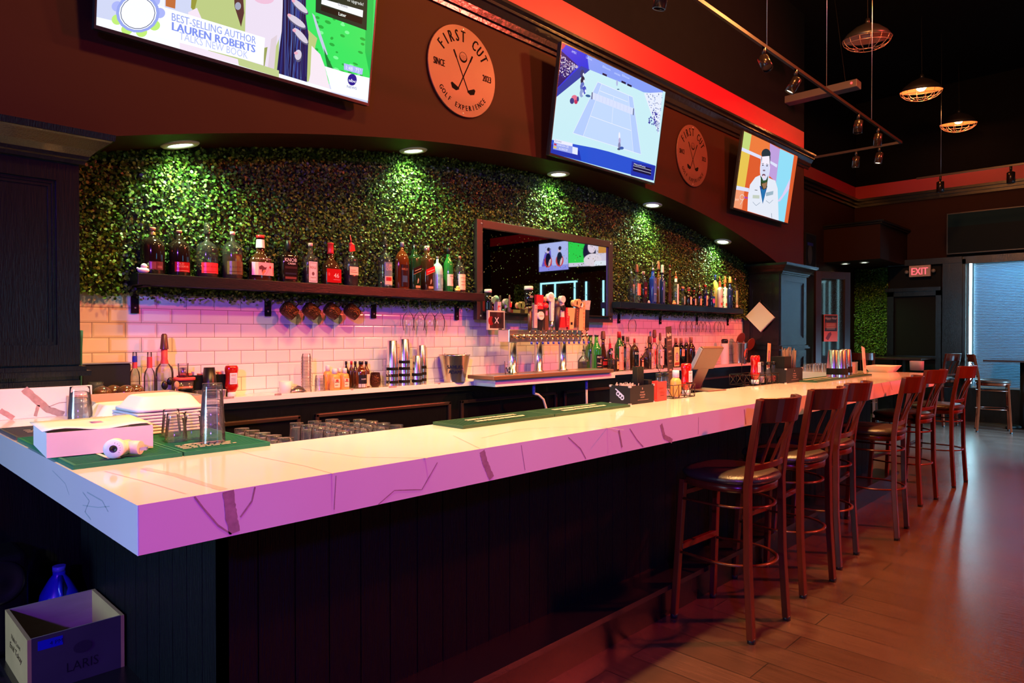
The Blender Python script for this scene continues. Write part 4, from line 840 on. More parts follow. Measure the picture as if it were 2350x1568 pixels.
# on the return, spans towards the back wall
MB().box(-.20, .33, -.06, .34, 0, .006).box(-.20, -.194, -.06, .34, .006, .085).box(.324, .33, -.06, .34, .006, .085).box(-.194, .324, -.06, -.054, .006, .085).box(-.194, .324, .334, .34, .006, .085).build('tray', CARD, bx)
bx.location = (.94, 3.09, ZB+.001); bx.scale = (.8, 1, 1)
# jar, towel
t, r, h = place('glass_jar', 'jar', 'ribbed clear glass jar at left end beside black pilaster', 200, 852, 26, 3.72, z0=1.10)
t.location = (.93, 3.60, 1.10); MB().lathe([(.04, 0), (.045, .02), (.045, .07), (.03, .085), (.032, .10)], 20).build('jar', GLASS, t)
sb = tag(MB().box(.86, 1.28, 3.56, 3.765, 1.07, 1.10).build('side_shelf', BLACK), 'small black side shelf between left pilaster and tiled ledge', 'shelf')
t = thing('hanging_towel', 'dark teal towel hanging beside the left pilaster edge', 'towel', (.875, 3.70, 1.14))
m = MB(); vs = []; 
for i in range(9):
    for j in range(7): vs.append((.002+.035*(1-i/8)**.5*(j/6)*1.0+.004*math.sin(j*2.1), -.06+.12*j/6, .30-.30*i/8))
m.add(vs, [(i*7+j, i*7+j+1, (i+1)*7+j+1, (i+1)*7+j) for i in range(8) for j in range(6)], True); o = m.build('cloth', pm('teal_cloth', (.01, .09, .09), .9, noise=.3), t); sd = o.modifiers.new('thick', 'SOLIDIFY'); sd.thickness = .006
# containers
t, r, h = place('food_container', 'container', 'clear tub of pinkish contents with bright red lid', 418, 867, 46, 3.875)
MB().lathe([(r*.8, 0), (r*.95, h*.9)], 24, n=4).build('tub', CLEARP, t); MB().lathe([(r, h*.88), (r*1.08, h*.9), (r*1.08, h), (r, h*1.02)], 24, n=4).build('lid', REDT, t); MB().lathe([(r*.75, .004), (r*.85, h*.6)], 20, n=4).build('contents', pm('pink_sauce', (.8, .25, .15), .5), t)
zt = ZB+h*1.02
t, r, h = place('canister', 'canister', 'clear canister with steel cup inside on the red lid', 420, 834, 23, 3.875, z0=zt)
MB().lathe([(r*.9, 0), (r, h)], 20, cap1=False).build('canister', CLEARP, t); MB().lathe([(r*.6, .003), (r*.65, h*.7)], 16).build('steel_cup', STEEL, t)
for u, v, w, y, nm, m_, k in ((426, 893, 32, 3.79, 'small black ramekin cup at front edge of the ledge', BLACK, 1.25), (459, 897, 30, 3.785, 'stack of ribbed clear plastic lids at front of the ledge', CLEARP, 1.05), (508, 895, 20, 3.80, 'small white paper cup holding scraps beside the ketchup', PAPER, 1.2), (531, 898, 18, 3.79, 'white round cap-like cup under the inverted ketchup bottle', WHITE, 1.0)):
    if 'ketchup bottle' in nm: continue
    t, r, h = place('small_cup', 'cup', nm, u, v, w, y); MB().lathe([(r/k, 0), (r, h), (r*1.06, h), (r*1.04, h*1.02), (r*.95, h*.98), (r/k*.9, .004)], 24, cap1=True).build('cup', m_, t)
t = thing('cup_stack', 'leaning stack of black plastic cups on the ledge', 'cups', (at(480, 3.84), 3.84, ZB)); r = .038
for i in range(7): MB().lathe([(r*1.02, i*.013), (r, i*.013+.004), (r*.75, i*.013+.09)], 22).build('cup', BLACK, t)
t = thing('condiment_organizer', 'black organizer holding small packets behind the black cups', 'organizer', (at(470, 3.90), 3.90, ZB)); MB().box(-.14, .13, -.03, .035, 0, .125).build('bin', BLACKM, t, bevel=.004)
for k in range(9): MB().box(-.12+k*.027, -.105+k*.027, -.02, .02, .12, .132+.006*(k % 3)).build('packet', pm('red_packet', (.75, .12, .10), .5) if k % 2 else PAPER, t)
t = thing('coffee_scoops', 'black scoops and a wooden spoon standing in a holder beside the tub', 'utensils', (at(390, 3.78), 3.785, ZB)); MB().lathe([(.02, 0), (.025, .06)], 16).build('holder', BLACK, t)
MB().sph((-.025, 0, .085), .017, 10, 6, sy=.6, sz=1.4).build('scoop', BLACK, t); MB().sph((.0, -.004, .105), .016, 10, 6, sy=.6, sz=1.3).build('scoop', BLACK, t); MB().sph((.033, -.004, .085), .014, 10, 6, sy=.4, sz=1.4).tube([(.03, 0, .07), (.02, 0, .02)], .003, 6).build('wooden_spoon', pm('light_wood', (.6, .35, .2), .6), t)
def ketchup(label, x, y, z0, s=1, rz=0, inv=True, name='ketchup_bottle', lab=True):
    t = thing(name, label, 'sauce bottle', (x, y, z0), rz)
    KM = pm('ketchup_red', (.42, .008, .006), .15, coat=.6)
    MB().lathe([(.012*s, .018*s), (.026*s, .03*s), (.037*s, .055*s), (.034*s, .075*s), (.031*s, .10*s), (.033*s, .125*s), (.037*s, .145*s), (.037*s, .160*s), (.031*s, .172*s)], 24, ay=.72).build('bottle', KM, t)
    MB().lathe([(.022*s, 0), (.023*s, .022*s), (.019*s, .026*s)], 20).build('cap', WHITE, t)
    if lab:
        a = Art(.0002); a.rect(-.020*s, .07*s, .020*s, .132*s, srgb(230, 215, 230)); a.text('HEINZ', 0, .114*s, .010*s, srgb(120, 20, 30), wid=.026*s)
        for q in range(4): a.rect(-.014*s, .078*s+q*.008*s, .012*s, .080*s+q*.008*s, srgb(130, 80, 110))
        a.build('label', PRINT, t, fn=lambda X, Y, o: (X, -.0265*s-o, Y))
    return t
ketchup('upside-down red ketchup bottle alone on the ledge beside white tiles', at(531, 3.82), 3.82, ZB, 1.02)
t, r, h = place('paper_cup', 'cup', 'plain white cup on the ledge left of the tall cup stack', 655, 875, 30, 3.84); MB().lathe([(r*.85, 0), (r, h), (r*.93, h), (r*.8, .005)], 24, cap1=False).build('cup', WHITE, t)
t = thing('plastic_wrap', 'crumpled clear plastic wrap lying beside the white cup', 'wrapper', (at(686, 3.80), 3.81, ZB)); m = MB(); rnd = random.Random(4)
m.lathe([(.05, 0), (.045, .012), (.03, .026), (.01, .034), (1e-4, .036)], 14, ay=.6); m.v = [v+Vector((rnd.uniform(-.006, .006), rnd.uniform(-.006, .006), abs(rnd.uniform(0, .006)))) for v in m.v]; m.smooth = False; m.build('wrap', glassm('wrap_film', (.9, .85, .88), .4, .15, .25), t)
t, r, h = place('cup_sleeve', 'cups', 'tall column of nested clear plastic cups on the ledge', 703, 811, 24, 3.84)
for i in range(12): MB().lathe([(r*1.0, i*h/13), (r*.98, i*h/13+.004), (r*.72, i*h/13+h/13*1.9)], 18, cap0=False, cap1=False).build('cup', CLEARP, t)
t, r, h = place('cup_sleeve', 'cups', 'shorter nested clear cups between cup column and mustard', 734, 856, 24, 3.84)
for i in range(4): MB().lathe([(r*1.0, i*h/6), (r*.98, i*h/6+.004), (r*.8, i*h/6+h/6*2.2)], 18, cap0=False, cap1=False).build('cup', CLEARP, t)
MUST = pm('mustard', (.85, .36, .09), .35)
def squeeze(label, u, v, w, y, lab=True, z0=ZB, m_=MUST):
    t, r, h = place('mustard_bottle', 'sauce bottle', label, u, v, w, y, z0, 'mustard bottles')
    MB().lathe([(r*.92, 0), (r, h*.05), (r, h*.58), (r*.85, h*.70), (r*.5, h*.76)], 22, ay=.8).build('bottle', m_, t)
    MB().lathe([(r*.5, h*.75), (r*.5, h*.95), (r*.4, h)], 16).build('cap', WHITE, t)
    if lab:
        a = Art(); a.rect(-r*.6, h*.12, r*.6, h*.52, srgb(245, 205, 180)); a.rect(-r*.45, h*.35, r*.45, h*.4, srgb(150, 90, 80)); a.rect(-r*.45, h*.22, r*.2, h*.25, srgb(150, 90, 80)); a.ell(0, h*.45, r*.3, h*.05, srgb(190, 60, 50)); a.build('label', PRINT, t, fn=lambda x, y, o: (x, -r*.82-.001-o, y))
squeeze('mustard bottle half hidden at the back left of the mustard group', 752, 838, 22, 3.89, False); squeeze('front left mustard bottle with square label on the ledge', 768, 846, 25, 3.81)
squeeze('mustard bottle between and behind the two front ones', 779, 844, 18, 3.90, False); squeeze('front right mustard bottle with shield label on the ledge', 791, 845, 21, 3.815)
GS = 'sauce bottles on the ledge'
for u, v, w, y, nm, m_, cp_, lb in ((794, 829, 12, 3.90, 'dark hot sauce bottle with tall black neck behind mustard', 'dark', 'black', None), (806, 829, 13, 3.90, 'red hot sauce bottle with red cap behind dark seasoning bottles', 'amber', 'red', None),
    (815, 829, 15, 3.86, 'left one of three black-capped seasoning bottles', 'brown', 'black', None), (828, 829, 36*.72, 3.815, 'front black-capped seasoning bottle with wide black and white label', 'amber', 'black', (.04, .50, 1.0, (35, 28, 35), ('t', 'HARD', .5, .6, .12, .5, (220, 200, 210)), ('r', 0, 0, 1, .28, (225, 200, 205)))), (840, 829, 16, 3.86, 'right one of three black-capped seasoning bottles', 'amber', 'black', (.05, .5, .8, (220, 190, 190)))):
    bottle(nm, u, v, w, 'wine', m_, y=y, z0=ZB, cap=cp_, c0=.88, lb=lb, grp=GS, name='sauce_bottle')
t, r, h = place('tumbler', 'cup', 'rounded hammered dark copper tumbler beside the seasoning bottles', 861, 855, 26, 3.84); MB().lathe([(r*.6, 0), (r*.9, h*.15), (r, h*.5), (r*.85, h*.9), (r*.8, h), (r*.75, h*.98), (r*.9, h*.5), (r*.5, .01)], 26, cap1=False).build('cup', HAM, t)
t, r, h = place('glass_carafe', 'carafe', 'clear glass syrup carafe with steel spout left of the shakers', 884, 838, 22, 3.84); MB().lathe([(r*.9, 0), (r, h*.2), (r*.9, h*.5), (r*.45, h*.68), (r*.4, h*.8), (r*.7, h)], 22, cap1=False).build('glass', GLASS, t); MB().tube([(r*.6, -.01, h*.15), (r*1.1, -.02, h*.3), (r*.9, -.02, h*.55), (r*.5, 0, h*.62)], .004, 8).build('handle', STEEL, t)
def shakers(t, x, y, r, h0, n, bands, hh=.16):
    for i in range(n):
        z = i*.045; o = MB().lathe([(r, z), (r*.99, z+.01), (r*.78, z+hh), (r*.70, z+hh+.004), (1e-4, z+hh+.004)], 24, (x, y), cap0=False).build('steel_cup', pm('shaker_steel', (.8, .8, .82), .24, 1), t)
        MB().lathe([(r*1.006, z+.016), (r*.975, z+.036)], 24, (x, y), cap0=False, cap1=False).build('black_band', BLACKM, o)
t = thing('shaker_stack', 'tall left stack of nested steel cocktail tins with black bands', 'shakers', (at(906, 3.82), 3.83, ZB), 0, 'cocktail tins on the ledge'); shakers(t, 0, .02, .042, 0, 3, 2, .215); 
t = thing('shaker_stack', 'second tall stack of banded steel tins, just right of the tallest one', 'shakers', (at(932, 3.82), 3.84, ZB), 0, 'cocktail tins on the ledge'); shakers(t, 0, 0, .040, 0, 4, 2, .18)
t = thing('shaker_stack', 'short front stack of steel tins with black bands', 'shakers', (at(955, 3.82), 3.812, ZB), 0, 'cocktail tins on the ledge'); shakers(t, 0, 0, .036, 0, 2, 1, .155)
t = thing('shaker_stack', 'rightmost stack of steel tins nearest the beer bucket', 'shakers', (at(970, 3.88), 3.895, ZB), 0, 'cocktail tins on the ledge'); shakers(t, 0, 0, .038, 0, 3, 1, .18)
def bucket(label, u, v, w, y, z0, name='ice_bucket', art=None, rb=.68):
    t, r, h = place(name, 'bucket', label, u, v, w, y, z0)
    MB().lathe([(r*rb, 0), (r*rb, .004), (r*.98, h*.96), (r*1.02, h), (r*.96, h*.985), (r*rb*.95, .01), (1e-4, .01)], 36, cap1=False).build('pail', pm('galvanized_steel', (.62, .58, .55), .22, .95, noise=.08), t)
    for s in (-1, 1): MB().tube([(s*r*.85, -.01, h*.93), (s*r*.85-.008, -.012, h*1.06), (s*r*.85+.008, -.012, h*1.06), (s*r*.85+.004, -.01, h*.93)], .0025, 6).build('handle_ear', STEEL, t)
    if art: art(t, r, h)
    return t
def sam(t, r, h):
    a = Art(); a.text('SAMUEL', -.005, h*.50, h*.13, srgb(10, 20, 60), wid=r*1.25, bold=.0006); a.text('ADAMS', -.005, h*.32, h*.13, srgb(10, 20, 60), wid=r*1.1, bold=.0006)
    a.build('lettering', PRINT, t, fn=lambda x, y, o: ((r*(.70+.29*y/h)+.001+o)*math.sin(x/r*1.0-.6), -(r*(.70+.29*y/h)+.001+o)*math.cos(x/r*1.0-.6), y))
bucket('galvanized beer bucket with dark blue lettering on the ledge', 1043, 814, 72, 3.83, ZB, art=sam)
t, r, h = place('hops_jar', 'glass', 'short clear glass with dark bits standing left of tap columns', 1168, 842, 18, 3.80, z0=1.1205); t.location.y = 3.60; t.location.x = P(1168, 850, y=3.60).x; MB().lathe([(.03, 0), (.035, .10)], 18, cap1=False).build('glass', GLASS, t)
m = MB(); rnd = random.Random(2)
for _ in range(14): m.sph((rnd.uniform(-.018, .018), rnd.uniform(-.018, .018), .01+rnd.random()*.05), .007, 6, 4)
m.build('dark_pieces', BM['dark'], t)
# ================================================================== LEDGE, RIGHT OF THE TAPS
YR = 3.85
def L(*a, **k): return bottle(*a, y=k.pop('y', YR), z0=k.pop('z0', ZB), grp=G3, **k)
L('round-bellied amber liqueur bottle with green label next to the taps', 1340, 793, 28, 'jug', 'clear', y=3.80, liq='brown', lvl=.5, cap='black', cs='pour', lb=(.03, .44, .38, (40, 80, 35), ('e', .5, .8, .3, .1, (90, 30, 25)), ('r', .1, .1, .9, .2, (30, 110, 50))))
L('green whiskey bottle with cream label, left one of a pair', 1355, 769, 24, 'wine', 'green', y=3.895, lb=(.10, .50, .9, (240, 205, 170), ('t', 'PROPER', .55, .76, .10, .7, (170, 80, 60)), ('e', .6, .55, .12, .1, (150, 90, 70)), ('t', 'TWELVE', .55, .36, .09, .7, (170, 100, 80)), ('r', .1, .2, .9, .22, (180, 150, 90))), cap='black', c0=.96)
L('green whiskey bottle with black label and white capitals, right one of a pair', 1369, 769, 23, 'wine', 'green', y=3.80, lb=(.08, .48, .95, (28, 18, 28), ('t', 'PROPER', .5, .78, .12, .8, Wt), ('e', .6, .6, .13, .09, (230, 170, 140)), ('t', 'TWELVE', .5, .38, .10, .8, Wt), ('r', .1, .2, .9, .24, (180, 130, 110))), cap='black', c0=.96)
L('brown sparkling wine bottle with red band and loose pour cover', 1384, 760, 20, 'champ', 'brown', y=3.875, cap='brown', cs='cover', lb=(.06, .36, .9, (30, 12, 18), ('r', 0, .35, 1, .65, (225, 45, 45)), ('r', 0, .05, 1, .12, (190, 140, 80)), ('r', .1, .78, .9, .84, (200, 120, 110))))
L('narrow bottle with red nozzle and black red label behind square bottle', 1400, 777, 13, 'tall', 'black', y=3.90, cap='red', cs='pour', neck=(.8, 1.0, 'red'), lb=(.3, .7, .95, (30, 20, 40), ('r', 0, .2, 1, .5, (220, 50, 50)), ('r', .1, .6, .9, .8, (200, 180, 210))))
L('square smoky glass bottle with purple tint at front of the ledge', 1403, 802, 15, 'square', 'smoke', y=3.80, n=5, cap='grey', c0=.95, liq='brown', lvl=.35, cs='pour')
L('small brown bottle with arched tan label before the tall cream label', 1416, 812, 10, 'bourbon', 'brown', y=3.80, cap='black', c0=.94, lb=(.14, .56, .9, (240, 165, 110), ('r', .15, .55, .85, .65, (130, 50, 30))))
L('tall green bottle with red foil top and cream label', 1421, 761, 21, 'wine', 'green', y=3.86, cap='red', c0=.84, lb=(.02, .62, .95, (240, 180, 160), ('r', 0, 0, 1, .35, (235, 130, 95)), ('r', .2, .7, .8, .74, (150, 90, 80))))
L('black necked bottle behind the stemmed wine glass', 1430, 771, 15, 'tall', 'black', y=3.90, cap='black', c0=.9)
L('clear long-necked bottle behind the wine glass', 1440, 773, 18, 'tall', 'clear', y=3.91, cap='clear', c0=.85)
wineglass('empty stemmed wine glass standing at front edge of the ledge', (P(1436, 850, y=3.79).x, 3.79, ZB), None, True, .95)
L('dark bottle with white arched capitals and red foil neck', 1456, 777, 20, 'bourbon', 'brown', y=3.83, cap='red', c0=.86, lb=(.02, .60, .98, (12, 14, 14), ('t', 'BONAL', .5, .82, .13, .85, Wt), ('e', .5, .50, .38, .26, (70, 80, 75)), ('e', .5, .48, .32, .22, (45, 25, 20)), ('r', .15, .10, .85, .18, (230, 90, 70))))
L('little bottle with narrow pale label between dark bottle and decanter', 1473, 812, 9, 'tall', 'brown', y=3.81, cap='pink', c0=.9, lb=(.02, .62, .9, (240, 175, 130), ('r', 0, .75, 1, .9, (120, 50, 40))))
L('curvy dark brown bottle with black rim beside the gin', 1482, 796, 16, 'jug', 'smoke', y=3.84, cap='brown', c0=.93, liq='brown', lvl=.5)
L('grey-clear gin bottle with tall white label and brown pour cover', 1491, 772, 17, 'tall', 'smoke', y=3.82, n=5, cap='brown', cs='cover', lb=(.02, .62, .55, (240, 195, 185), ('e', .5, .7, .2, .12, (60, 50, 60)), ('r', .2, .3, .8, .33, (120, 80, 80))))
L('clear vodka bottle with red lettering and tall brown pour cover', 1502, 757, 15, 'tall', 'clear', y=3.905, cap='brown', cs='cover', neck=(.80, .95, 'red'), lb=(.1, .5, .9, (240, 140, 120), ('r', 0, .1, 1, .35, (225, 50, 50)), ('r', 0, .6, 1, .85, (225, 50, 50))))
L('clear rum bottle with large white label marked Q and brown pour cover', 1515, 764, 18, 'round', 'clear', y=3.80, cap='brown', cs='cover', lb=(.10, .54, .95, (245, 200, 195), ('t', 'Q', .72, .45, .28, .25, (60, 30, 40)), ('e', .15, .5, .07, .08, (60, 30, 40)), ('e', .7, .15, .15, .08, (150, 50, 40)), ('r', .3, .85, .8, .89, (90, 60, 60))))
for i, (u, v, w, y, nm) in enumerate(((1528, 776, 13, 3.88, 'dark wine bottle just left of the standing drinks menu'), (1551, 776, 17, 3.895, 'dark wine bottle directly behind the standing drinks menu'), (1563, 776, 17, 3.815, 'dark wine bottle with small cream label right of the menus'), (1575, 775, 17, 3.90, 'third dark wine bottle from the wall end, pale pink capsule'), (1586, 774, 19, 3.815, 'rightmost dark wine bottle behind the payment terminal'))):
    L(nm, u, v, w, 'wine', 'black' if i != 4 else 'brown', y=y, cap=('black', 'cork', 'cork', 'pink', 'cork')[i], c0=.82, name='wine_bottle', lb=(.38, .62, .8, (235, 170, 130), ('e', .4, .5, .1, .15, (60, 30, 30))) if i == 2 else ((.1, .5, .8, (25, 25, 35), ('r', .1, .2, .9, .25, (90, 70, 70))) if i == 4 else None))
t, r, h = place('water_bottle', 'water bottle', 'matte pinkish-white water bottle with black lid', 1663, 778, 18, 3.83); MB().lathe([(r*.95, 0), (r, .01), (r, h*.74), (r*.85, h*.82)], 24).build('body', pm('matte_white', (.82, .75, .80), .5), t); MB().lathe([(r*.8, h*.82), (r*.85, h*.95), (r*.6, h)], 20).build('lid', BLACK, t)
def hn(t, r, h):
    a = Art(.0003); a.ell(0, h*.45, r*.52, h*.26, srgb(235, 120, 85)); a.text('HIGH', 0, h*.50, h*.10, srgb(120, 50, 40), wid=r*.6); a.text('NOON', 0, h*.33, h*.10, srgb(120, 50, 40), wid=r*.6)
    a.build('round_label', PRINT, t, fn=lambda x, y, o: ((r*(.8+.19*y/h)+.001+o)*math.sin(x/r), -(r*(.8+.19*y/h)+.001+o)*math.cos(x/r), y))
bk = bucket('steel bucket with round orange label holding a round board', 1698, 786, 36, 3.76+.07, ZB, art=hn, rb=.8); bucket('second steel bucket with orange label against the black pillar', 1721, 790, 28, 3.90, ZB, art=hn, rb=.8)
for u, v, y, nm in ((1700, 778, 3.83, 'round reddish serving board leaning inside the steel bucket'), (1736, 790, 3.80, 'round amber-brown board tilted beside the second bucket')):
    p = P(u, v, y=y); t = thing('round_board', nm, 'board', (min(p.x, 8.2), y, p.z), 0); t.rotation_euler = (math.radians(-70), .5, 0)
    MB().lathe([(.075, -.005), (.08, 0), (.075, .005)], 28).build('disc', pm('dark_red_board', (.16, .04, .025), .3), t)
# ================================================================== ON THE BAR
ZT = ZB
GREEN = pm('green_rubber', (.0, .16, .07), .55, noise=.15); GREEN2 = pm('dark_green_rubber', (.015, .07, .02), .55, noise=.15); DGREY = pm('grey_rubber', (.04, .05, .055), .6)
def mat_(label, x0, x1, y0, y1, m, z=ZT, along='x', letters=None, grp=None, rows=None, marks=()):
    t = thing('bar_mat', label, 'bar mat', (x0, y0, z), 0, grp); w, d = x1-x0, y1-y0; hh = .012
    MB().box(0, w, 0, d, 0, hh*.6).build('base', m, t)
    b = MB(); b.box(0, w, 0, .008, hh*.6, hh); b.box(0, w, d-.008, d, hh*.6, hh); b.box(0, .008, .008, d-.008, hh*.6, hh); b.box(w-.008, w, .008, d-.008, hh*.6, hh)
    if along == 'x':
        k = .02
        while k < d-.01: b.box(.008, w-.008, k, k+.004, hh*.6, hh*.92); k += .0105
    else:
        k = .02
        while k < w-.01: b.box(k, k+.004, .008, d-.008, hh*.6, hh*.92); k += .0105
    b.build('ribs', m, t)
    if marks:
        a = Art(.0002)
        for q in marks: a.rect(*q, srgb(225, 205, 190))
        a.build('white_print', PRINT, t, fn=lambda X, Y, o: (X, Y, hh+.0003+o))
    return t
rnd = random.Random(9)
def dashes(x0, x1, y0, y1, n=3, w=.03):
    r = []; 
    for i in range(n):
        y = y0+(y1-y0)*i/max(n-1, 1); x = x0
        while x < x1-.01: l = rnd.uniform(w*.5, w*1.5); r.append((x, y, min(x+l, x1), y+.009)); x += l+.006
    return r
mat_('green rubber bar mat with white print under the long white box', .475, .745, 2.04, 2.72, GREEN, marks=[(.09, .04, .10, .20), (.11, .03, .12, .16)]+dashes(.05, .2, .22, .30))
mat_('green rubber bar mat under the upturned glasses near the bar corner', .75, 1.01, 2.04, 2.50, GREEN, marks=dashes(.02, .18, .06, .12, 4, .02)+[(.05, .13, .16, .14)])
mat_('dark grey rubber bar mat at the far left end of the return', .475, .70, 2.74, 3.04, DGREY, marks=dashes(.05, .18, .10, .16, 3))
for i, (a, b_, nm) in enumerate((((1165, 980), (1283, 955), 'left dark green bar mat with white lettering band along the bar back edge'), ((1283, 955), (1440, 925), 'right dark green bar mat beside the black napkin caddy'))):
    p0 = P(1068, 980, z=ZT+.01) if i == 0 else P(1284, 953, z=ZT+.01); p1 = P(1280, 953, z=ZT+.01) if i == 0 else P(1440, 929, z=ZT+.01)
    mat_(nm, p0.x, p1.x, 1.885, 2.06, GREEN2, along='y', grp=None, marks=dashes(.12, p1.x-p0.x-.12, .105, .118, 2, .08)+dashes(.12, p1.x-p0.x-.12, .05, .062, 2, .08))
# white long box with paper flap
t = thing('paper_box', 'long white cardboard box with loose lid sheet on the green bar mats', 'box', (.50, 2.13, ZT+.0135), .0)
c = [P(*q, z=ZT+.014) for q in ((104, 1052), (349, 1028))]; p0, p1 = c; ang = math.atan2(p1.y-p0.y, p1.x-p0.x); L_ = min((p1-p0).length, .48)
t.location = (p0.x+.003, p0.y, ZT+.0135); t.rotation_euler = (0, 0, ang); print('box', p0, p1, L_)
hb_ = .068; D_ = .30
MB().box(0, L_, 0, D_, 0, .002).box(0, L_, 0, .003, .002, hb_).box(0, L_, D_-.003, D_, .002, hb_).box(0, .003, .003, D_-.003, .002, hb_).box(L_-.003, L_, .003, D_-.003, .002, hb_).build('box_body', PAPER, t)
m = MB(); vs = []
for i in range(11):
    for j in range(5):
        x = L_*(i/10)*1.02-.01; y = D_*(j/4)*.98; vs.append((x, y, hb_+.003+.004*math.exp(-((i-2)/3)**2)*(1-j/4)+.003*(i/10)**3+.004*math.sin(i*.9)*(1-j/4)))
m.add(vs, [(i*5+j, i*5+j+1, (i+1)*5+j+1, (i+1)*5+j) for i in range(10) for j in range(4)], True); o = m.build('lid_sheet', PAPER, t); sd = o.modifiers.new('t', 'SOLIDIFY'); sd.thickness = .0015
a = Art(.0004); a.rect(L_*.5, D_*.45, L_*.62, D_*.62, srgb(235, 190, 175)); 
for q in range(4): a.rect(L_*.74, D_*(.6+q*.06), L_*.9, D_*(.61+q*.06), srgb(230, 180, 165))
a.build('faint_print', PRINT, t, fn=lambda X, Y, o: (X, Y, hb_+.016+o))
# rotating white plug device
p = P(212+58, 1047, z=ZT+.0145)
t = thing('plug_device', 'white round-faced plug-in device lying in front of the white box', 'gadget', (P(268, 1049, z=ZT+.014).x, P(268, 1049, z=ZT+.014).y, ZT+.0135), -.55)
M_ = Matrix.Translation((0, 0, .027)) @ Matrix.Rotation(PI/2, 4, 'X')
MB(M_).lathe([(.010, .030), (.024, .030), (.0265, .026), (.0265, .006), (.024, 0), (.018, -.004)], 30, cap0=False).build('round_head', WHITE, t)
MB(M_).lathe([(.010, .0305), (.004, .0305), (.003, .026)], 18, cap0=False).build('lens', BLACK, t)
a = Art(.0003)
for k in range(6):
    q = math.radians(-35+k*22); a.ell(.017*math.cos(q), .017*math.sin(q), .0018, .0006, srgb(90, 90, 110), n=8, rot=q)
a.build('slots', PRINT, t, fn=lambda X, Y, o: (X, -.0302-o, .027+Y))
MB().cyl((0, .0, .022), (.02, .035, .022), .021, 22).cyl((.012, .03, .022), (.055, .018, .021), .019, 22).sph((.016, .034, .022), .021).build('elbow_body', pm('warm_white', (.80, .70, .64), .45), t)
m = MB().box(.055, .072, .010, .013, .014, .022).box(.055, .072, .022, .025, .014, .022); m.build('prongs', STEEL, t)
# foam food boxes
cx = thing('foam_box_stack', 'tall stack of white foam takeout boxes with domed top boxes', 'takeout boxes', (0, 0, 0))
p = P(415, 1004, z=ZT+.013); q = P(330, 1008, z=ZT+.013)
bx0, by0 = .76, 2.47
cx.location = (bx0, by0, ZT); cx.rotation_euler = (0, 0, .05)
for k in range(7):
    z = .013+k*.0105; MB().box(0, .235, 0, .235, z, z+.009).build('nested_tray', pm('foam_white', (.80, .74, .72), .7), cx, bevel=.003)
def dome(z, x0=0, nm='domed_lid'):
    MB().lathe([(.167*.707*1.0, z), (.165*.707, z+.010), (.150*.707, z+.014), (.118*.707, z+.046), (.108*.707, z+.050)], 4*9, (x0+.1175, .1175), n=7).build(nm, MATS['foam_white'], cx)
dome(.088)
c2 = thing('foam_box', 'white foam takeout box with domed lid standing behind the tall stack', 'takeout boxes', (.72, 2.74, ZT), .03)
MB().lathe([(.098, .0), (.114, .035), (.117, .04)], 36, (.117, .117), n=7).build('tray', MATS['foam_white'], c2)
MB().lathe([(.118, .041), (.116, .050), (.106, .054), (.084, .088), (.077, .092)], 36, (.117, .117), n=7).build('domed_lid', MATS['foam_white'], c2)
# glasses on the mats
def rocks(t, x, y, z, r=.036, h=.088, seg=20, up=False):
    MB().lathe([(r, z), (r*.98, z+.008), (r*.80, z+h*.9), (r*.78, z+h), (1e-4, z+h)], seg, (x, y), cap0=False).build('glass', GLASS, t)
    MB().lathe([(r*.90, z), (r*.86, z+.01), (r*.70, z+h*.8), (r*.5, z+h*.84), (1e-4, z+h*.84)], seg, (x, y), cap0=False).build('inner_wall', GLASS, t)
def single(label, u, v, w, z0, h, name='rocks_glass', fac=True):
    p = P(u, v, z=z0); t = thing(name, label, 'drinking glass', (p.x, p.y, z0), 0, 'upturned glasses'); r = w*dep(p)/F/2
    rocks(t, 0, 0, 0, r, h, 10 if fac else 28)
    return t
zm = ZT+.0125
t1 = single('upturned faceted glass at front left of the small glass group', 404, 1012, 50, zm, .088); single('upturned faceted glass behind and right of the front one', 443, 1006, 46, zm, .088); single('upturned faceted glass hidden at the back beside foam boxes', 393, 1000, 44, zm, .088)
p = P(488, 1015, z=zm); t = thing('pint_glass_stack', 'tower of upturned clear pint glasses on the green mat', 'drinking glass', (p.x, p.y, zm)); r = 56*dep(p)/F/2
for k in range(3): rocks(t, 0, 0, k*.030, r*(1-.02*k), .125, 28)
p = P(193, 985, z=zm); t = thing('pint_glass_stack', 'stack of upturned clear glasses behind the long white box', 'drinking glass', (p.x, p.y+.05, zm)); 
for k in range(3): rocks(t, 0, 0, k*.022, .040, .105, 28)
p = P(438, 990, z=zm); t = thing('lidded_tub', 'round clear tub with lavender-blue lid behind the glasses', 'container', (p.x+.11, p.y+.16, ZT)); MB().lathe([(.045, 0), (.050, .055)], 26).build('tub', CLEARP, t); MB().lathe([(.054, .053), (.054, .070), (.051, .073)], 28).build('lid', pm('lavender_lid', (.45, .42, .75), .4), t)
# upturned glasses drying behind the bar
t = thing('drying_glass', '', 'drinking glass', (0, 0, 0), 0, 'upturned glasses drying behind the bar'); rocks(t, 0, 0, 0, .034, .115, 20)
first = True
for ri, (x, n) in enumerate(((1.14, 5), (1.365, 5), (1.445, 5), (1.525, 5), (1.605, 4))):
    for j in range(n):
        y = 2.19+j*.085
        lab = ('drying glass in the separate left row' if ri == 0 else 'drying glass in %s row of the right block' % ('first', 'second', 'third', 'fourth')[ri-1])+', '+('nearest the bar', 'second from the bar', 'third from the bar', 'fourth from the bar', 'farthest from the bar')[j]
        if first: t.location = (x, y, .95); t['label'] = lab; first = False
        else: dup(t, (x, y, .95), 0, lab)
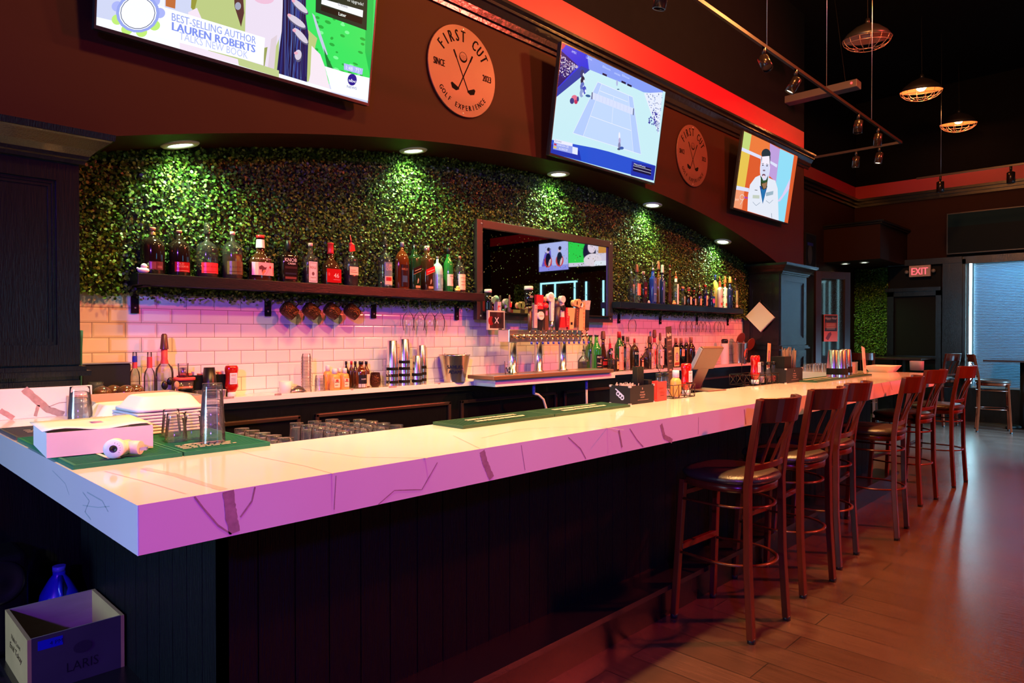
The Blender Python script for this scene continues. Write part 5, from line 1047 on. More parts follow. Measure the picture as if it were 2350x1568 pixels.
# black napkin caddies
CADDY = pm('caddy_black', (.016, .014, .016), .5, spec=.2, noise=.15)
def caddy(label, x0, x1, y0, y1, h, m_, corner, side_txt=True, front_logo=True):
    t = thing('bar_caddy', label, 'bar caddy', (x0, y0, ZT)); w, d = x1-x0, y1-y0
    MB().box(0, w, 0, d, 0, .004).box(0, w, 0, .004, .004, h).box(0, w, d-.004, d, .004, h).box(0, .004, .004, d-.004, .004, h).box(w-.004, w, .004, d-.004, .004, h).box(w*.45, w*.45+.003, .004, d-.004, .004, h*.9).build('box', m_, t)
    m = MB()
    for x in (0, w):
        for y in (0, d):
            for z in (h, 0.0): m.box(x-.006 if x else -.002, x+.002 if x else .010, (y-.010) if y else -.002, y+.002 if y else .010, z-.008 if z else 0, z+.002 if z else .006)
    m.build('corner_guards', pm('corner_clear', (.55, .48, .44), .4), t)
    if side_txt:
        a = Art(); c = srgb(205, 165, 150); a.ell(w*.5, h*.82, .003, .006, c, n=10); a.text('MONKEY', w*.5, h*.58, .008, c, wid=w*.17); a.text('SHOULDER', w*.5, h*.44, .008, c, wid=w*.22); a.text('WHISKY', w*.5, h*.31, .007, c, wid=w*.17); a.rect(w*.3, h*.2, w*.75, h*.212, c)
        a.build('lettering', PRINT, t, fn=lambda X, Y, o: (X, -.0005-o, Y))
    if front_logo:
        a = Art(); c = srgb(215, 215, 235); 
        for k in range(3): a.ell(d*.62-k*d*.10, h*.36+k*h*.10, .012, .012, c, n=14, rot=k); a.ell(d*.62-k*d*.10, h*.36+k*h*.10, .006, .006, srgb(25, 28, 35), n=12); a.line([(d*.62-k*d*.1+.01, h*.44+k*h*.1), (d*.62-k*d*.10-.016, h*.62+k*h*.1)], .006, c)
        a.build('emblem', PRINT, t, fn=lambda X, Y, o: (-.0005-o, d-Y, Y) if False else (-.0005-o, d-X, Y))
    return t, w, d
c0 = P(1446, 930, z=ZT)
t, w, d = caddy('black napkin caddy with white emblem full of wooden picks on the bar', c0.x, P(1501, 921, y=c0.y).x, c0.y, 2.06, .093, CADDY, None)
rnd = random.Random(12); m = MB()
for _ in range(46):
    x = rnd.uniform(.010, w*.42); y = rnd.uniform(.012, d-.012); m.tube([(x, y, .02), (x+rnd.uniform(-.006, .006), y+rnd.uniform(-.012, .012), .095+rnd.random()*.012)], .0018, 4)
pk = m.build('wooden_picks', pm('pick_wood', (.82, .58, .42), .6), t); pk['kind'] = 'stuff'
m = MB()
for i in range(9):
    for j in range(5): m.cyl((w*.50+i*.0065, .03+j*.0065+(i % 2)*.003, .01), (w*.50+i*.0065, .03+j*.0065+(i % 2)*.003, .185), .0033, 6)
s_ = m.build('black_straws', BLACKM, t); s_['kind'] = 'stuff'
MB().box(w*.82, w*.98, .01, d-.01, .01, .115).build('black_napkin_stack', BLACKM, t)
p = P(1503, 922, z=ZT); q = P(1538, 914, z=ZT)
t = thing('card_holder', 'red card holder with dark lettering holding clear salt shakers', 'card holder', (p.x+.004, p.y-.01, ZT), math.atan2(q.y-p.y, q.x-p.x)*.3); wr = (q-p).length
MB().box(0, .105, 0, .004, 0, .103).box(0, .105, .05, .054, 0, .103).box(0, .105, .004, .05, 0, .004).build('red_panels', pm('red_card', (.50, .03, .03), .5), t)
a = Art(); a.text('Stone', .048, .062, .014, srgb(90, 25, 15), wid=.05); a.text('Village', .056, .040, .014, srgb(90, 25, 15), wid=.055); a.rect(.035, .028, .08, .031, srgb(90, 25, 15)); a.build('lettering', PRINT, t, fn=lambda X, Y, o: (X, -.0005-o, Y))
def shaker(label, x, y, z0=ZT, h=.135, cont='pale'):
    t = thing('seasoning_shaker', label, 'shaker', (x, y, z0), 0, 'glass seasoning shakers'); r = .021
    MB().lathe([(r, 0), (r, h*.38), (r*.8, h*.55), (r*.58, h*.75), (r*.58, h*.86)], 18, cap1=False).build('glass_body', GLASS, t)
    MB().lathe([(r*.88, .004), (r*.9, h*.30), (1e-4, h*.32)], 16).build('contents', pm('seasoning_'+cont, {'pale': (.75, .6, .5), 'pepper': (.15, .08, .05), 'red': (.6, .05, .03), 'salt': (.85, .75, .7)}[cont], .8), t)
    MB().lathe([(r*.72, h*.84), (r*.74, h*.98), (r*.6, h)], 16).build('lid', BLACK, t)
    return t
xs_ = P(1510, 918, z=ZT)
for i, (u, dy, nm, c) in enumerate(((1511, .085, 'left black-capped glass shaker behind the red card holder', 'pale'), (1520, .12, 'middle black-capped glass shaker behind the red card holder', 'salt'), (1530, .085, 'right black-capped glass shaker behind the red card holder', 'pale'))):
    y_ = xs_.y+dy; shaker(nm, at(u, y_), y_, cont=c)
def wire_caddy(label, x0, x1, y0, y1, h=.075):
    t = thing('wire_caddy', label, 'wire rack', (x0, y0, ZT)); w, d = x1-x0, y1-y0; m = MB(); r = .0022
    for z in (.004, h): m.tube([(0, 0, z), (w, 0, z), (w, d, z), (0, d, z)], r, 6, closed=True)
    for k in range(5):
        x = w*k/4
        for y in (0, d): m.tube([(x, y, .004), (x, y, h)], r, 5)
    for k in range(4):
        for y in (0, d): m.tube([(w*k/4, y, .004), (w*(k+1)/4, y, h)], r*.8, 5)
    for k in range(3):
        for x in (0, w): m.tube([(x, d*k/3, .004), (x, d*(k+1)/3, h)], r*.8, 5)
    m.tube([(0, d/2, .004), (w, d/2, .004)], r, 5)
    m.tube([(w*.45, d, .004), (w*.45, d, h*1.8), (w*.45-.02, d, h*2.2), (w*.45, d, h*2.5), (w*.45+.02, d, h*2.2), (w*.45, d, h*1.8)], r*.8, 5)
    m.build('wire_frame', pm('dark_wire', (.03, .015, .012), .35, .6), t); return t
p = P(1545, 917, z=ZT); x0, y0 = p.x, p.y
wire_caddy('black wire rack holding mustard and ketchup beside the red card holder', x0, x0+.23, y0, y0+.15)
t, r, h = place('mustard_bottle', 'sauce bottle', 'large orange-yellow mustard bottle with white cap standing on the bar rack', 1551, 850, 28, y0+.05, ZT+.007)
MB().lathe([(r*.9, 0), (r, h*.05), (r, h*.52), (r*.9, h*.62), (r*.55, h*.72)], 24, ay=.85).build('bottle', MUST, t); MB().lathe([(r*.56, h*.72), (r*.56, h*.97), (r*.5, h)], 20).build('cap', WHITE, t)
ketchup('red ketchup bottle with white keystone label in the front bar rack', at(1575, y0+.07), y0+.07, ZT+.007, 1.03)
def menu_card(label, u, v0, v1, w, y, z0, tilt, bg, art, th=.003, name='menu_card', ang=0, roll=0):
    p = P(u, v1, y=y); d = dep(p); h = (P(u, v0, y=y).z-z0); ww = w*d/F
    t = thing(name, label, 'menu', (p.x, y, z0), ang); t.rotation_euler = (tilt, roll, ang)
    MB().box(-ww/2, ww/2, -th/2, th/2, 0, h).build('card', pm(name+'_'+bg, {'dark': (.05, .015, .015), 'tan': (.75, .35, .18), 'cream': (.80, .62, .52)}[bg], .5), t)
    a = Art(.0002); art(a, ww, h); a.build('print', PRINT, t, fn=lambda X, Y, o: (X, -th/2-.0003-o, Y)); return t
def hh_art(a, w, h):
    c = srgb(240, 190, 175); a.text('Happy Hour', 0, h*.86, h*.055, c, wid=w*.8, bold=.0004); a.text('MON-FRI 3PM-6PM', 0, h*.79, h*.025, c, wid=w*.66)
    for z, l, wd in ((.62, 'DRINKS $5', .5), (.48, 'WELLS $4', .45), (.35, 'WINE $6', .45)): a.text(l, 0, h*z, h*.03, c, wid=w*wd)
    for z in (.72, .44, .31, .57): a.rect(-w*.35, h*z, w*.35, h*z+.001, srgb(180, 130, 120))
t = menu_card('tall dark standing drinks menu headed Happy Hour behind the sauce rack', 1541, 749, 880, 23, y0+.165, ZT+.0, math.radians(0), 'dark', hh_art, roll=-math.radians(5))
def tan_art(a, w, h):
    a.rect(-w*.5, 0, w*.5, h, srgb(250, 160, 110)); a.ell(0, h*.50, w*.36, h*.24, srgb(115, 75, 95), n=24)
    for k in range(7): a.rect(-w*.22, h*(.34+.045*k), w*.22, h*(.355+.045*k), srgb(225, 165, 190))
    a.text('ITEM', -w*.05, h*.86, h*.06, srgb(225, 90, 60), wid=w*.5); a.text('SAUCES', -w*.1, h*.78, h*.03, srgb(190, 80, 50), wid=w*.4)
    for k in range(6): a.ell(-w*.38+k*w*.15, h*.12+h*.04*(k % 2), w*.13, h*.07, srgb(120+20*(k % 2), 35, 30), n=10)
menu_card('narrow orange leaflet with purple oval clipped above the mustard bottle', 1553, 797, 855, 20, y0+.145, ZT+.165, math.radians(0), 'tan', tan_art, name='leaflet')
# payment terminal seen from behind
p = P(1592, 893, z=ZT); q = P(1668, 897, z=ZT)
t = thing('payment_terminal', 'tilted tablet payment terminal on bent metal stand, back towards the camera', 'payment terminal', (P(1630, 897, z=ZT).x, P(1630, 897, z=ZT).y+.02, ZT), -.15)
TER = pm('terminal_warm_lit', (.13, .055, .038), .4, noise=.05)  # orange light on grey metal put into this colour
MB().box(-.085, .10, -.07, .10, 0, .008).build('base_plate', TER, t, bevel=.003)
m = MB(); m.add([(-.05, .09, .008), (.05, .09, .008), (.055, .0, .19), (-.055, .0, .19), (-.05, .10, .008), (.05, .10, .008), (.055, .008, .19), (-.055, .008, .19)], [(0, 1, 2, 3), (7, 6, 5, 4), (0, 4, 5, 1), (1, 5, 6, 2), (2, 6, 7, 3), (3, 7, 4, 0)]); m.build('stand_arm', TER, t, bevel=.002)
Mt = Matrix.Translation((0, .0, .205)) @ Matrix.Rotation(math.radians(30), 4, 'X')
MB(Mt).box(-.105, .105, -.012, .012, -.08, .08).build('tablet_shell', TER, t, bevel=.006)
MB(Mt).box(-.100, .100, .0125, .0145, -.075, .075).build('screen', BLACK, t); MB(Mt).box(-.112, -.105, -.01, .014, -.07, .07).build('card_reader', pm('reader_grey', (.3, .3, .33), .3), t)
# second rack, caddy
p = P(1722, 887, z=ZT); x1_, y1_ = p.x, p.y-.02
wire_caddy('black wire rack holding ketchup and glass shakers farther along the bar', x1_, P(1788, 880, y=y1_).x-.01, y1_, y1_+.17)
ketchup('red ketchup bottle with pale label in the farther bar rack', at(1733, y1_+.06), y1_+.06, ZT+.007, 1.15)
for u, dy, nm, c in ((1763, .05, 'left shaker of dark pepper in the farther bar rack', 'pepper'), (1775, .05, 'shaker of red seasoning in the farther bar rack', 'red'), (1777, .11, 'right shaker of pale salt in the farther bar rack', 'salt'), (1748, .06, 'small orange seasoning shaker next to ketchup in farther rack', 'pale')): shaker(nm, at(u, y1_+dy), y1_+dy, ZT+.007, .15, cont=c)
menu_card('small orange leaflet with purple oval clipped in the farther rack', 1763, 788, 832, 15, y1_+.165, ZT+.09, 0, 'tan', tan_art, name='leaflet', roll=math.radians(5))
wx1_ = P(1788, 880, y=y1_).x; p = P(1792, 882, z=ZT); p.x = max(p.x, wx1_+.015)
t, w, d = caddy('small dark caddy box with straws and napkins behind the farther rack', p.x, p.x+.30, p.y, p.y+.14, .105, CADDY, None, front_logo=False)
MB().box(.02, .14, .02, d-.02, .01, .19).build('napkin_stack', BLACKM, t)
m = MB(); rnd = random.Random(3)
for _ in range(22): x = rnd.uniform(w*.6, w*.9); y = rnd.uniform(.03, d-.03); m.tube([(x, y, .01), (x+rnd.uniform(-.03, .05), y+rnd.uniform(-.02, .02), .22+rnd.random()*.04)], .003, 5)
s_ = m.build('straws', pm('brown_straw', (.10, .04, .03), .4), t); s_['kind'] = 'stuff'
# far mat, glasses, tins, boxes
p0 = P(1842, 874, z=ZT+.01); mat_('dark green and white bar mat at the far end of the bar', p0.x, p0.x+1.25, 1.86, 2.04, GREEN2, along='y', marks=dashes(.05, 1.2, .10, .115, 2, .14)+dashes(.05, 1.2, .04, .055, 1, .14))
t0 = None; gf = 'small glasses crowded on the far return of the bar'
for i in range(6):
    for j in range(5):
        loc = (6.0+i*.075+.0, 2.0, ZT) if False else (6.62+i*.07, 2.20+j*.08, ZT)
        lab = 'small upturned glass in the far cluster, '+('first', 'second', 'third', 'fourth', 'fifth', 'sixth')[i]+' row and '+('first', 'second', 'third', 'fourth', 'fifth')[j]+' from the room'
        if t0 is None: t0 = thing('shot_glass', lab, 'drinking glass', loc, 0, gf); rocks(t0, 0, 0, 0, .030, .07, 10)
        else: dup(t0, loc, 0, lab)
for u, n, nm in ((1913, 1, 'left tall steel tin with black band at the far end of the bar'), (1930, 1, 'front steel tin stack with black band at the far end'), (1941, 2, 'right steel tin stack with black band at the far end')):
    y_ = {1913: 1.95, 1930: 1.90, 1941: 1.985}[u]; t = thing('shaker_stack', nm, 'shakers', (at(u, y_), y_, ZT+.0125), 0, 'steel tins at the far bar end')
    r = .052
    MB().lathe([(r, 0), (r*.98, .02), (r*.76, .21), (r*.7, .215), (1e-4, .215)], 26, cap0=False).build('steel_cup', MATS['shaker_steel'], t)
    MB().lathe([(r*1.01, .02), (r*.96, .07)], 26, cap0=False, cap1=False).build('black_band', BLACKM, t)
p = P(1951, 858, z=ZT); caddy('translucent grey caddy box with small lettering beside the far steel tins', p.x, p.x+.20, p.y, p.y+.13, .10, pm('grey_translucent', (.30, .30, .33), .4), None, front_logo=False)
def pl(a, w, h):
    for k in range(8): a.rect(-w*.25, h*(.22+.045*k), w*.25, h*(.24+.045*k), srgb(180, 80, 60))
p = P(1985, 857, z=ZT); menu_card('tall pale standing menu leaning at the far end of the bar', 1985, 795, 857, 22, p.y, ZT, math.radians(-8), 'cream', pl, roll=math.radians(13), name='standing_menu')
p = P(2026, 853, z=ZT); t = thing('paper_food_tray', 'empty pale paper food boat on the far end of the bar', 'food tray', (p.x, p.y, ZT), 0)
m = MB(); s = 1; a_, b_ = .13, .08; A_, B_ = .18, .115
m.add([(-a_, -b_, 0), (a_, -b_, 0), (a_, b_, 0), (-a_, b_, 0), (-A_, -B_, .055), (A_, -B_, .055), (A_, B_, .055), (-A_, B_, .055)], [(0, 1, 2, 3), (0, 4, 5, 1), (1, 5, 6, 2), (2, 6, 7, 3), (3, 7, 4, 0)]); o = m.build('paper_tray', PAPER, t); o.modifiers.new('s', 'SOLIDIFY').thickness = .002
p = P(2104, 850, z=ZT); t = thing('clear_cup', 'small translucent lavender plastic cup alone near the bar end', 'cup', (p.x, p.y, ZT)); MB().lathe([(.055, 0), (.058, .09)], 22, n=4, cap1=False).build('cup', pm('lavender_plastic', (.5, .45, .62), .35), t)
MB().lathe([(.050, .003), (.052, .085)], 18, n=4, cap1=False).build('inner_cup', MATS['lavender_plastic'], t)
# hanging board on the right pilaster
p = P(1745, 728, x=XR-.03); t = thing('hanging_board', 'white board hanging by one corner on the side of right black pillar', 'board', (XR-.035, p.y, p.z)); s = .115
h0 = P(1745, 693, x=XR-.03).z-p.z
MB(Matrix.Rotation(PI/4, 4, 'X')).box(-.006, .006, -h0*.74, h0*.74, -h0*.66, h0*.66).build('board', pm('cream_board', (.72, .64, .55), .35, noise=.04), t)
MB(Matrix.Rotation(PI/4, 4, 'X')).box(-.010, -.006, -h0*.74, -h0*.70, -h0*.66, h0*.66).build('metal_edge', STEEL, t)
MB().tube([(0.0, 0, h0*.95), (.0, 0, h0*1.12)], .005, 6).build('hook', BLACK, t)
# floor level: crate and jug at the left end
ZC_ = .17
p = P(277, 1535, z=ZC_); q = P(52, 1568+26, z=ZC_)
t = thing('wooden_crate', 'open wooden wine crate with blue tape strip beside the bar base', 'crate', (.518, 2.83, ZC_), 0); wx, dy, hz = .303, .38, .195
CW = pm('crate_wood', (.36, .28, .24), .6, noise=.2, nscale=7, stretch=(1, 1, 6)); CL = pm('crate_end_wood', (.50, .34, .13), .6, noise=.2, nscale=8)
MB().box(.012, wx-.012, .0, .004, 0, hz).build('front_board', pm('shaded_crate_front', (.05, .042, .055), .6, noise=.3, nscale=7), t)  # overhang's shade put into the outer face colour; same wood as inside
MB().box(.012, wx-.012, .004, .009, 0, hz).build('front_board_inner', CW, t); MB().box(.012, wx-.012, dy-.008, dy, 0, hz).build('rear_board', CW, t); MB().box(.012, wx-.012, .009, dy-.008, 0, .008).build('bottom_board', CW, t)  # inner face of the same front board, without the painted shade
MB().box(0, .012, 0, dy, 0, hz).build('end_board', CL, t); MB().box(wx-.012, wx, 0, dy, 0, hz).build('end_board', CL, t)

a = Art(.0003); a.rect(.03, hz*.76, .105, hz*.93, srgb(25, 35, 190)); a.text('4 PM', .085, hz*.81, .014, srgb(10, 10, 60)); a.text('LARIS', wx*.55, hz*.22, .035, srgb(30, 24, 36), wid=.10); a.ell(wx*.55, hz*.62, .03, .022, srgb(50, 42, 55)); a.build('front_print', PRINT, t, fn=lambda X, Y, o: (X, -.0004-o, Y))
a = Art(.0003); a.text('Naba Love', dy*.5, hz*.62, .02, srgb(60, 45, 20), wid=.15, shear=.3); a.text('Emil Tokay', dy*.5, hz*.42, .024, srgb(60, 45, 20), wid=.2, shear=.3); a.build('end_handwriting', PRINT, t, fn=lambda X, Y, o: (-.0004-o, dy-X, Y))
m = MB(); vs = []; rnd = random.Random(8)
for i in range(7):
    for j in range(7): vs.append((.016+i*.026, .02+j*.03, .10+rnd.uniform(-.02, .03)-.012*i))
m.add(vs, [(i*7+j, i*7+j+1, (i+1)*7+j+1, (i+1)*7+j) for i in range(6) for j in range(6)], False); o = m.build('crumpled_paper', pm('yellow_paper', (.75, .62, .35), .7), t); o.modifiers.new('s', 'SOLIDIFY').thickness = .002
p = P(137, 1300, y=3.30); t = thing('plastic_jug', 'clear plastic jug with blue liquid and tapered neck behind the crate', 'jug', (p.x, 3.31, ZC_)); hj = p.z-ZC_
MB().lathe([(.070, 0), (.078, .02), (.078, hj*.45), (.066, hj*.62), (.035, hj*.82), (.022, hj*.88), (.022, hj*.95)], 24, n=2.6).build('jug_body', pm('blue_jug', (.02, .05, .55), .25, coat=.3), t); MB().lathe([(.024, hj*.93), (.024, hj)], 18).build('cap', pm('blue_cap2', (.10, .25, .75), .4), t); MB().tube([(.0, -.02, hj*.86), (-.01, -.075, hj*.75), (-.01, -.085, hj*.55), (0, -.075, hj*.45)], .010, 8).build('handle', MATS['blue_jug'], t)
p = P(15, 1340, y=3.20); t = thing('black_speaker', 'dark rounded black box with round recess in shadow at far left', 'speaker', (p.x-.05, 3.23, ZC_)); hs = .40
MB().box(-.13, .13, 0, .22, 0, hs).build('housing', pm('speaker_black', (.003, .003, .004), .5, spec=.15), t, bevel=.03, seg=4); MB(Matrix.Translation((.03, -.001, p.z-ZC_)) @ Matrix.Rotation(PI/2, 4, 'X')).lathe([(.085, 0), (.085, .008), (.075, .010), (.06, .002), (.02, .004), (1e-4, .010)], 30).build('round_cone', pm('cone_black', (.006, .006, .008), .3), t)
# ================================================================== SCREENS
SCR = colattr('lit_screen', emit=1.08, rough=.3, spec=.04)
def tv(label, x0, w, zb, name='wall_tv', tilt=8.3, y=3.415, h=.83):
    t = thing(name, label, 'television', (x0, y, zb)); t.rotation_euler = (math.radians(tilt), 0, 0)
    MB().box(0, w, .001, .035, 0, h).box(.2, w-.2, .035, .06, .1, h-.1).build('casing', BLACK, t, bevel=.003)
    m = MB().box(0, w, -.004, .001, 0, .016).box(0, w, -.004, .001, h-.008, h).box(0, .008, -.004, .001, .016, h-.008).box(w-.008, w, -.004, .001, .016, h-.008); m.build('bezel', pm('tv_bezel', (.01, .01, .014), .25), t)
    MB().box(w*.4, w*.6, .06, .13, h*.2, h*.8).build('wall_bracket', BLACKM, t)
    ro = Matrix.Translation((x0, y, zb)) @ Matrix.Rotation(math.radians(tilt), 4, 'X'); inv = ro.inverted()
    def T(u, v):
        a = inv @ CAM; b = inv @ (CAM+FW+RT*((u-1175)/F)+UP*((784-v)/F)); d = b-a; q = a+d*(-a.y/d.y); return (q.x, q.z)
    return t, T, w, h
def clip(pts, w, h, e=.0085):
    def cl(pts, f, g):
        out = []
        for i in range(len(pts)):
            a, b = pts[i-1], pts[i]
            if f(a) >= 0 and f(b) < 0 or f(a) < 0 and f(b) >= 0: s = f(a)/(f(a)-f(b)); out.append((a[0]+(b[0]-a[0])*s, a[1]+(b[1]-a[1])*s))
            if f(b) >= 0: out.append(b)
        return out
    for f in (lambda p: p[0]-e, lambda p: w-e-p[0], lambda p: p[1]-.016, lambda p: h-e-p[1]):
        if len(pts) < 3: return []
        pts = cl(pts, f, None)
    return pts
class Scr:
    def __init__(s, T, w, h, bg): s.a = Art(.00005); s.T = T; s.w = w; s.h = h; s.a.rect(.008, .016, w-.008, h-.008, srgb(*bg))
    def P(s, col, *px):
        q = clip([s.T(*p) for p in px], s.w, s.h)
        if len(q) > 2: s.a.poly(q, srgb(*col))
    def E(s, col, u, v, ru, rv, rot=0, n=18):
        q = math.radians(rot); s.P(col, *[(u+ru*math.cos(t)*math.cos(q)-rv*math.sin(t)*math.sin(q), v+ru*math.cos(t)*math.sin(q)+rv*math.sin(t)*math.cos(q)) for t in [2*PI*k/n for k in range(n)]])
    def S(s, col, w, *px):
        s.a.line([p for p in [s.T(*q) for q in px] if .008 < p[0] < s.w-.008 and .016 < p[1] < s.h-.008], w, srgb(*col))
    def X(s, txt, a, b, size, col, bold=0):
        p, q = s.T(*a), s.T(*b); s.a.text(txt, p[0], p[1], size, srgb(*col), align='l', wid=q[0]-p[0], bold=bold, rot=math.atan2(q[1]-p[1], q[0]-p[0]))
# ---- large left screen
t, T, w, h = tv('large screen showing a news programme with author caption at top left', .883, 1.425, 2.765)
s = Scr(T, w, h, (205, 212, 240)); rn = random.Random(5)
s.P((190, 110, 60), (385, -300), (420, -300), (402, 20), (380, 14)); s.P((235, 240, 250), (300, -300), (380, -300), (378, 40), (300, 40))
s.P((50, 225, 95), (690, -500), (900, -500), (860, 240), (690, 160))
for k in range(60): u, v = rn.uniform(725, 856), rn.uniform(10, 200); s.E((20, 170, 60) if k % 3 else (120, 255, 150), u, v, rn.uniform(3, 8), rn.uniform(2, 4), 25, 8)
s.P((0, 190, 80), (843, -300), (866, -300), (852, 190), (838, 120))
s.P((185, 200, 130), (440, -300), (640, -300), (640, 180), (470, 170), (440, 20)); s.P((150, 150, 60), (440, -20), (452, 0), (446, 25), (438, 18))
s.P((240, 225, 240), (432, 28), (452, 18), (470, 60), (470, 150), (430, 60))
s.P((232, 220, 238), (565, -60), (655, -60), (660, 40), (640, 90), (628, 120), (615, 190), (560, 170), (562, 90))
s.E((235, 190, 215), 605, -4, 24, 13, 8)
s.P((185, 200, 125), (700, 62), (728, 88), (718, 130), (712, 185), (700, 190), (690, 120)); s.P((150, 160, 90), (606, 110), (614, 108), (606, 160), (604, 182))
s.P((242, 228, 238), (715, 105), (735, 125), (745, 152), (760, 215), (705, 205), (712, 170))
s.P((220, 205, 215), (622, 90), (636, 80), (628, 170), (612, 178))
s.P((30, 30, 90), (652, -200), (702, -200), (702, 40), (708, 80), (706, 130), (704, 192), (690, 193), (660, 186), (634, 175), (640, 120), (648, 60))
for k in range(44):
    u = rn.uniform(650, 700); c = ((45, 60, 140), (20, 15, 45), (60, 85, 160), (45, 22, 50), (25, 25, 75), (80, 105, 170))[k % 6]; du = rn.uniform(-22, 4)
    s.P(c, (u, -60), (u+1.6, -60), (u+du*.4+2, 90), (u+du+1, 176+k % 12), (u+du, 176+k % 12), (u+du*.4, 90))
s.P((60, 20, 30), (652, 0), (663, 0), (556, -60)) if False else None
s.P((90, 55, 50), (536, -40), (556, -40), (560, 30), (553, 62), (546, 40), (538, 15)); s.E((160, 165, 185), 546, 14, 7, 9)
for (a_, b_, c_, e_, r0) in ((688, 14, 24, 8, 42), (680, 48, 26, 8.5, 36), (690, 82, 24, 8, 48), (684, 126, 8, 14, 5)): s.E((90, 90, 120), a_+1, b_+3, c_, e_, r0); s.E((212, 202, 220), a_, b_, c_*.97, e_*.85, r0); s.E((235, 170, 190), a_-c_*.62, b_-c_*.5, 4.5, 3.5, r0)
s.P((190, 200, 225), (716, 30), (722, 36), (752, 125), (746, 128), (728, 75)); s.P((10, 120, 50), (742, 110), (770, 170), (752, 160))
s.P((244, 248, 255), (218, 38), (364, 72), (500, 108), (470, 118), (760, 205), (745, 152), (792, 166), (852, 180), (845, 232), (218, 72))
s.P((240, 225, 240), (412, 97), (560, 140), (585, 158), (413, 116)); s.P((190, 205, 140), (545, 132), (640, 162), (640, 178), (548, 150))
s.P((248, 252, 255), (362, 12), (608, 87), (604, 149), (540, 131), (412, 98), (300, 66), (362, 60))
s.X('BEST-SELLING AUTHOR', (394, 47), (587, 101), .036, (150, 165, 235), bold=.0004); s.X('LAUREN ROBERTS', (395, 69), (585, 121), .038, (125, 145, 235), bold=.002); s.X('TALKS NEW BOOK', (411, 90), (568, 135), .036, (185, 195, 245))
for k in range(9): q = 2*PI*k/9; s.E(((170, 180, 245), (190, 235, 120))[k in (1, 2, 3, 4)], 316+50*math.cos(q), 30+44*math.sin(q), 13, 12)
s.E((150, 165, 235), 316, 30, 50, 45); s.E((245, 250, 255), 316, 30, 43, 39); s.E((40, 55, 110), 316, 30, 40, 37); s.E((245, 250, 255), 316, 30, 38.5, 35.5)
s.P((175, 185, 245), (789, 145), (833, 158), (831, 172), (789, 160)); s.X('1:48  75°', (794, 159), (828, 168), .022, (240, 245, 255)); s.E((20, 25, 140), 808, 183, 10.5, 13.5); s.X('abc', (800, 187), (817, 191), .018, (240, 245, 255), bold=.0008); s.X('NEWS', (796, 201), (818, 206), .014, (90, 110, 170))
s.P((16, 50, 36), (726, -100), (846, -100), (841, 70), (724, 28)); s.P((240, 245, 250), (738, -3), (833, 24), (832, 40), (737, 9)); s.X('Details', (776, 12), (797, 19), .016, (90, 100, 110)); s.P((8, 25, 18), (737, 12), (832, 42), (830, 56), (736, 24)); s.X('Later', (777, 35), (794, 40), .018, (240, 250, 245), bold=.0005); s.X('to upgrade!', (796, 2), (834, 14), .018, (230, 240, 235))
s.a.build('screen_picture', SCR, t, fn=lambda X, Y, o: (X, -o, Y))
# ---- tennis screen
t, T, w, h = tv('middle wall screen showing a pale blue tennis court from above', 3.925, 1.46, 2.785)
s = Scr(T, w, h, (195, 232, 240)); q = lambda x, y: (1240+x*.2232, 80+y*.2232)
def PP(c, *pts): s.P(c, *[q(*p) for p in pts])
PP((20, 50, 215), (195, 60), (500, 210), (510, 360), (420, 320), (140, 640), (120, 640)); PP((30, 60, 160), (420, 320), (510, 360), (140, 660), (150, 580)); PP((130, 155, 240), (480, 195), (1270, 570), (1250, 610), (1060, 590), (930, 530), (500, 355))
PP((15, 20, 100), (200, 150), (390, 320), (150, 570), (160, 450)); PP((200, 60, 90), (195, 60), (270, 95), (230, 150), (195, 130))
for k in range(240):
    a_ = rn.random(); b_ = rn.random(); x = 165+a_*220; y = 170+a_*150+(1-a_)*b_*330
    if y < 560: PP(((230, 230, 245), (60, 70, 170), (190, 190, 220), (150, 120, 150))[k % 4], (x, y), (x+9, y+4), (x+8, y+14), (x, y+10))
for k in range(16): x = 520+k*45; PP((220, 230, 255), (x, 215+k*21), (x+28, 228+k*21), (x+28, 236+k*21), (x, 223+k*21))
for x, y, wd, tx in ((640, 335, 80, 'Lexus'), (760, 400, 60, 'emirates'), (840, 425, 75, 'Lexus'), (320, 180, 50, 'AMEX'), (470, 240, 60, 'LaRosa')): s.X('Ellesse' if tx == 'Lexus' else tx, q(x, y), q(x+wd, y+wd*.45), .018, (200, 215, 255))
for x, y in ((640, 390), (835, 470), (895, 500)): PP((15, 20, 60), (x, y), (x+45, y+20), (x+42, y+40), (x-3, y+20))
PP((188, 212, 250), (590, 485), (950, 640), (1035, 1230), (335, 1010)); PP((175, 200, 250), (590, 485), (630, 503), (440, 1040), (335, 1010)); PP((175, 200, 250), (905, 625), (950, 640), (1035, 1230), (955, 1205))
LN = (232, 236, 252)
for a_, b_ in (((590, 485), (950, 640)), ((950, 640), (1035, 1230)), ((1035, 1230), (335, 1010)), ((335, 1010), (590, 485)), ((630, 503), (440, 1040)), ((905, 625), (955, 1205)), ((515, 835), (935, 985)), ((755, 640), (735, 910)), ((610, 575), (900, 690))): s.S(LN, .004, q(*a_), q(*b_))
PP((210, 220, 250), (535, 590), (960, 755), (955, 825), (530, 660)); 
for k in range(12): s.S((160, 170, 215), .0015, q(535+k*36, 592+k*14), q(530+k*36, 655+k*14))
PP((70, 80, 120), (528, 590), (538, 592), (534, 665), (524, 662)); PP((70, 80, 120), (955, 755), (963, 757), (959, 828), (950, 824))
for x, y, c in ((430, 400, (40, 60, 110)), (435, 470, (25, 30, 60)), (430, 530, (90, 110, 190)), (450, 570, (60, 80, 190)), (425, 600, (140, 160, 210))): s.E(c, *q(x, y), 5, 10, 5, 8); s.E((225, 235, 250), *q(x+14, y+8), 2, 4, 0, 6)
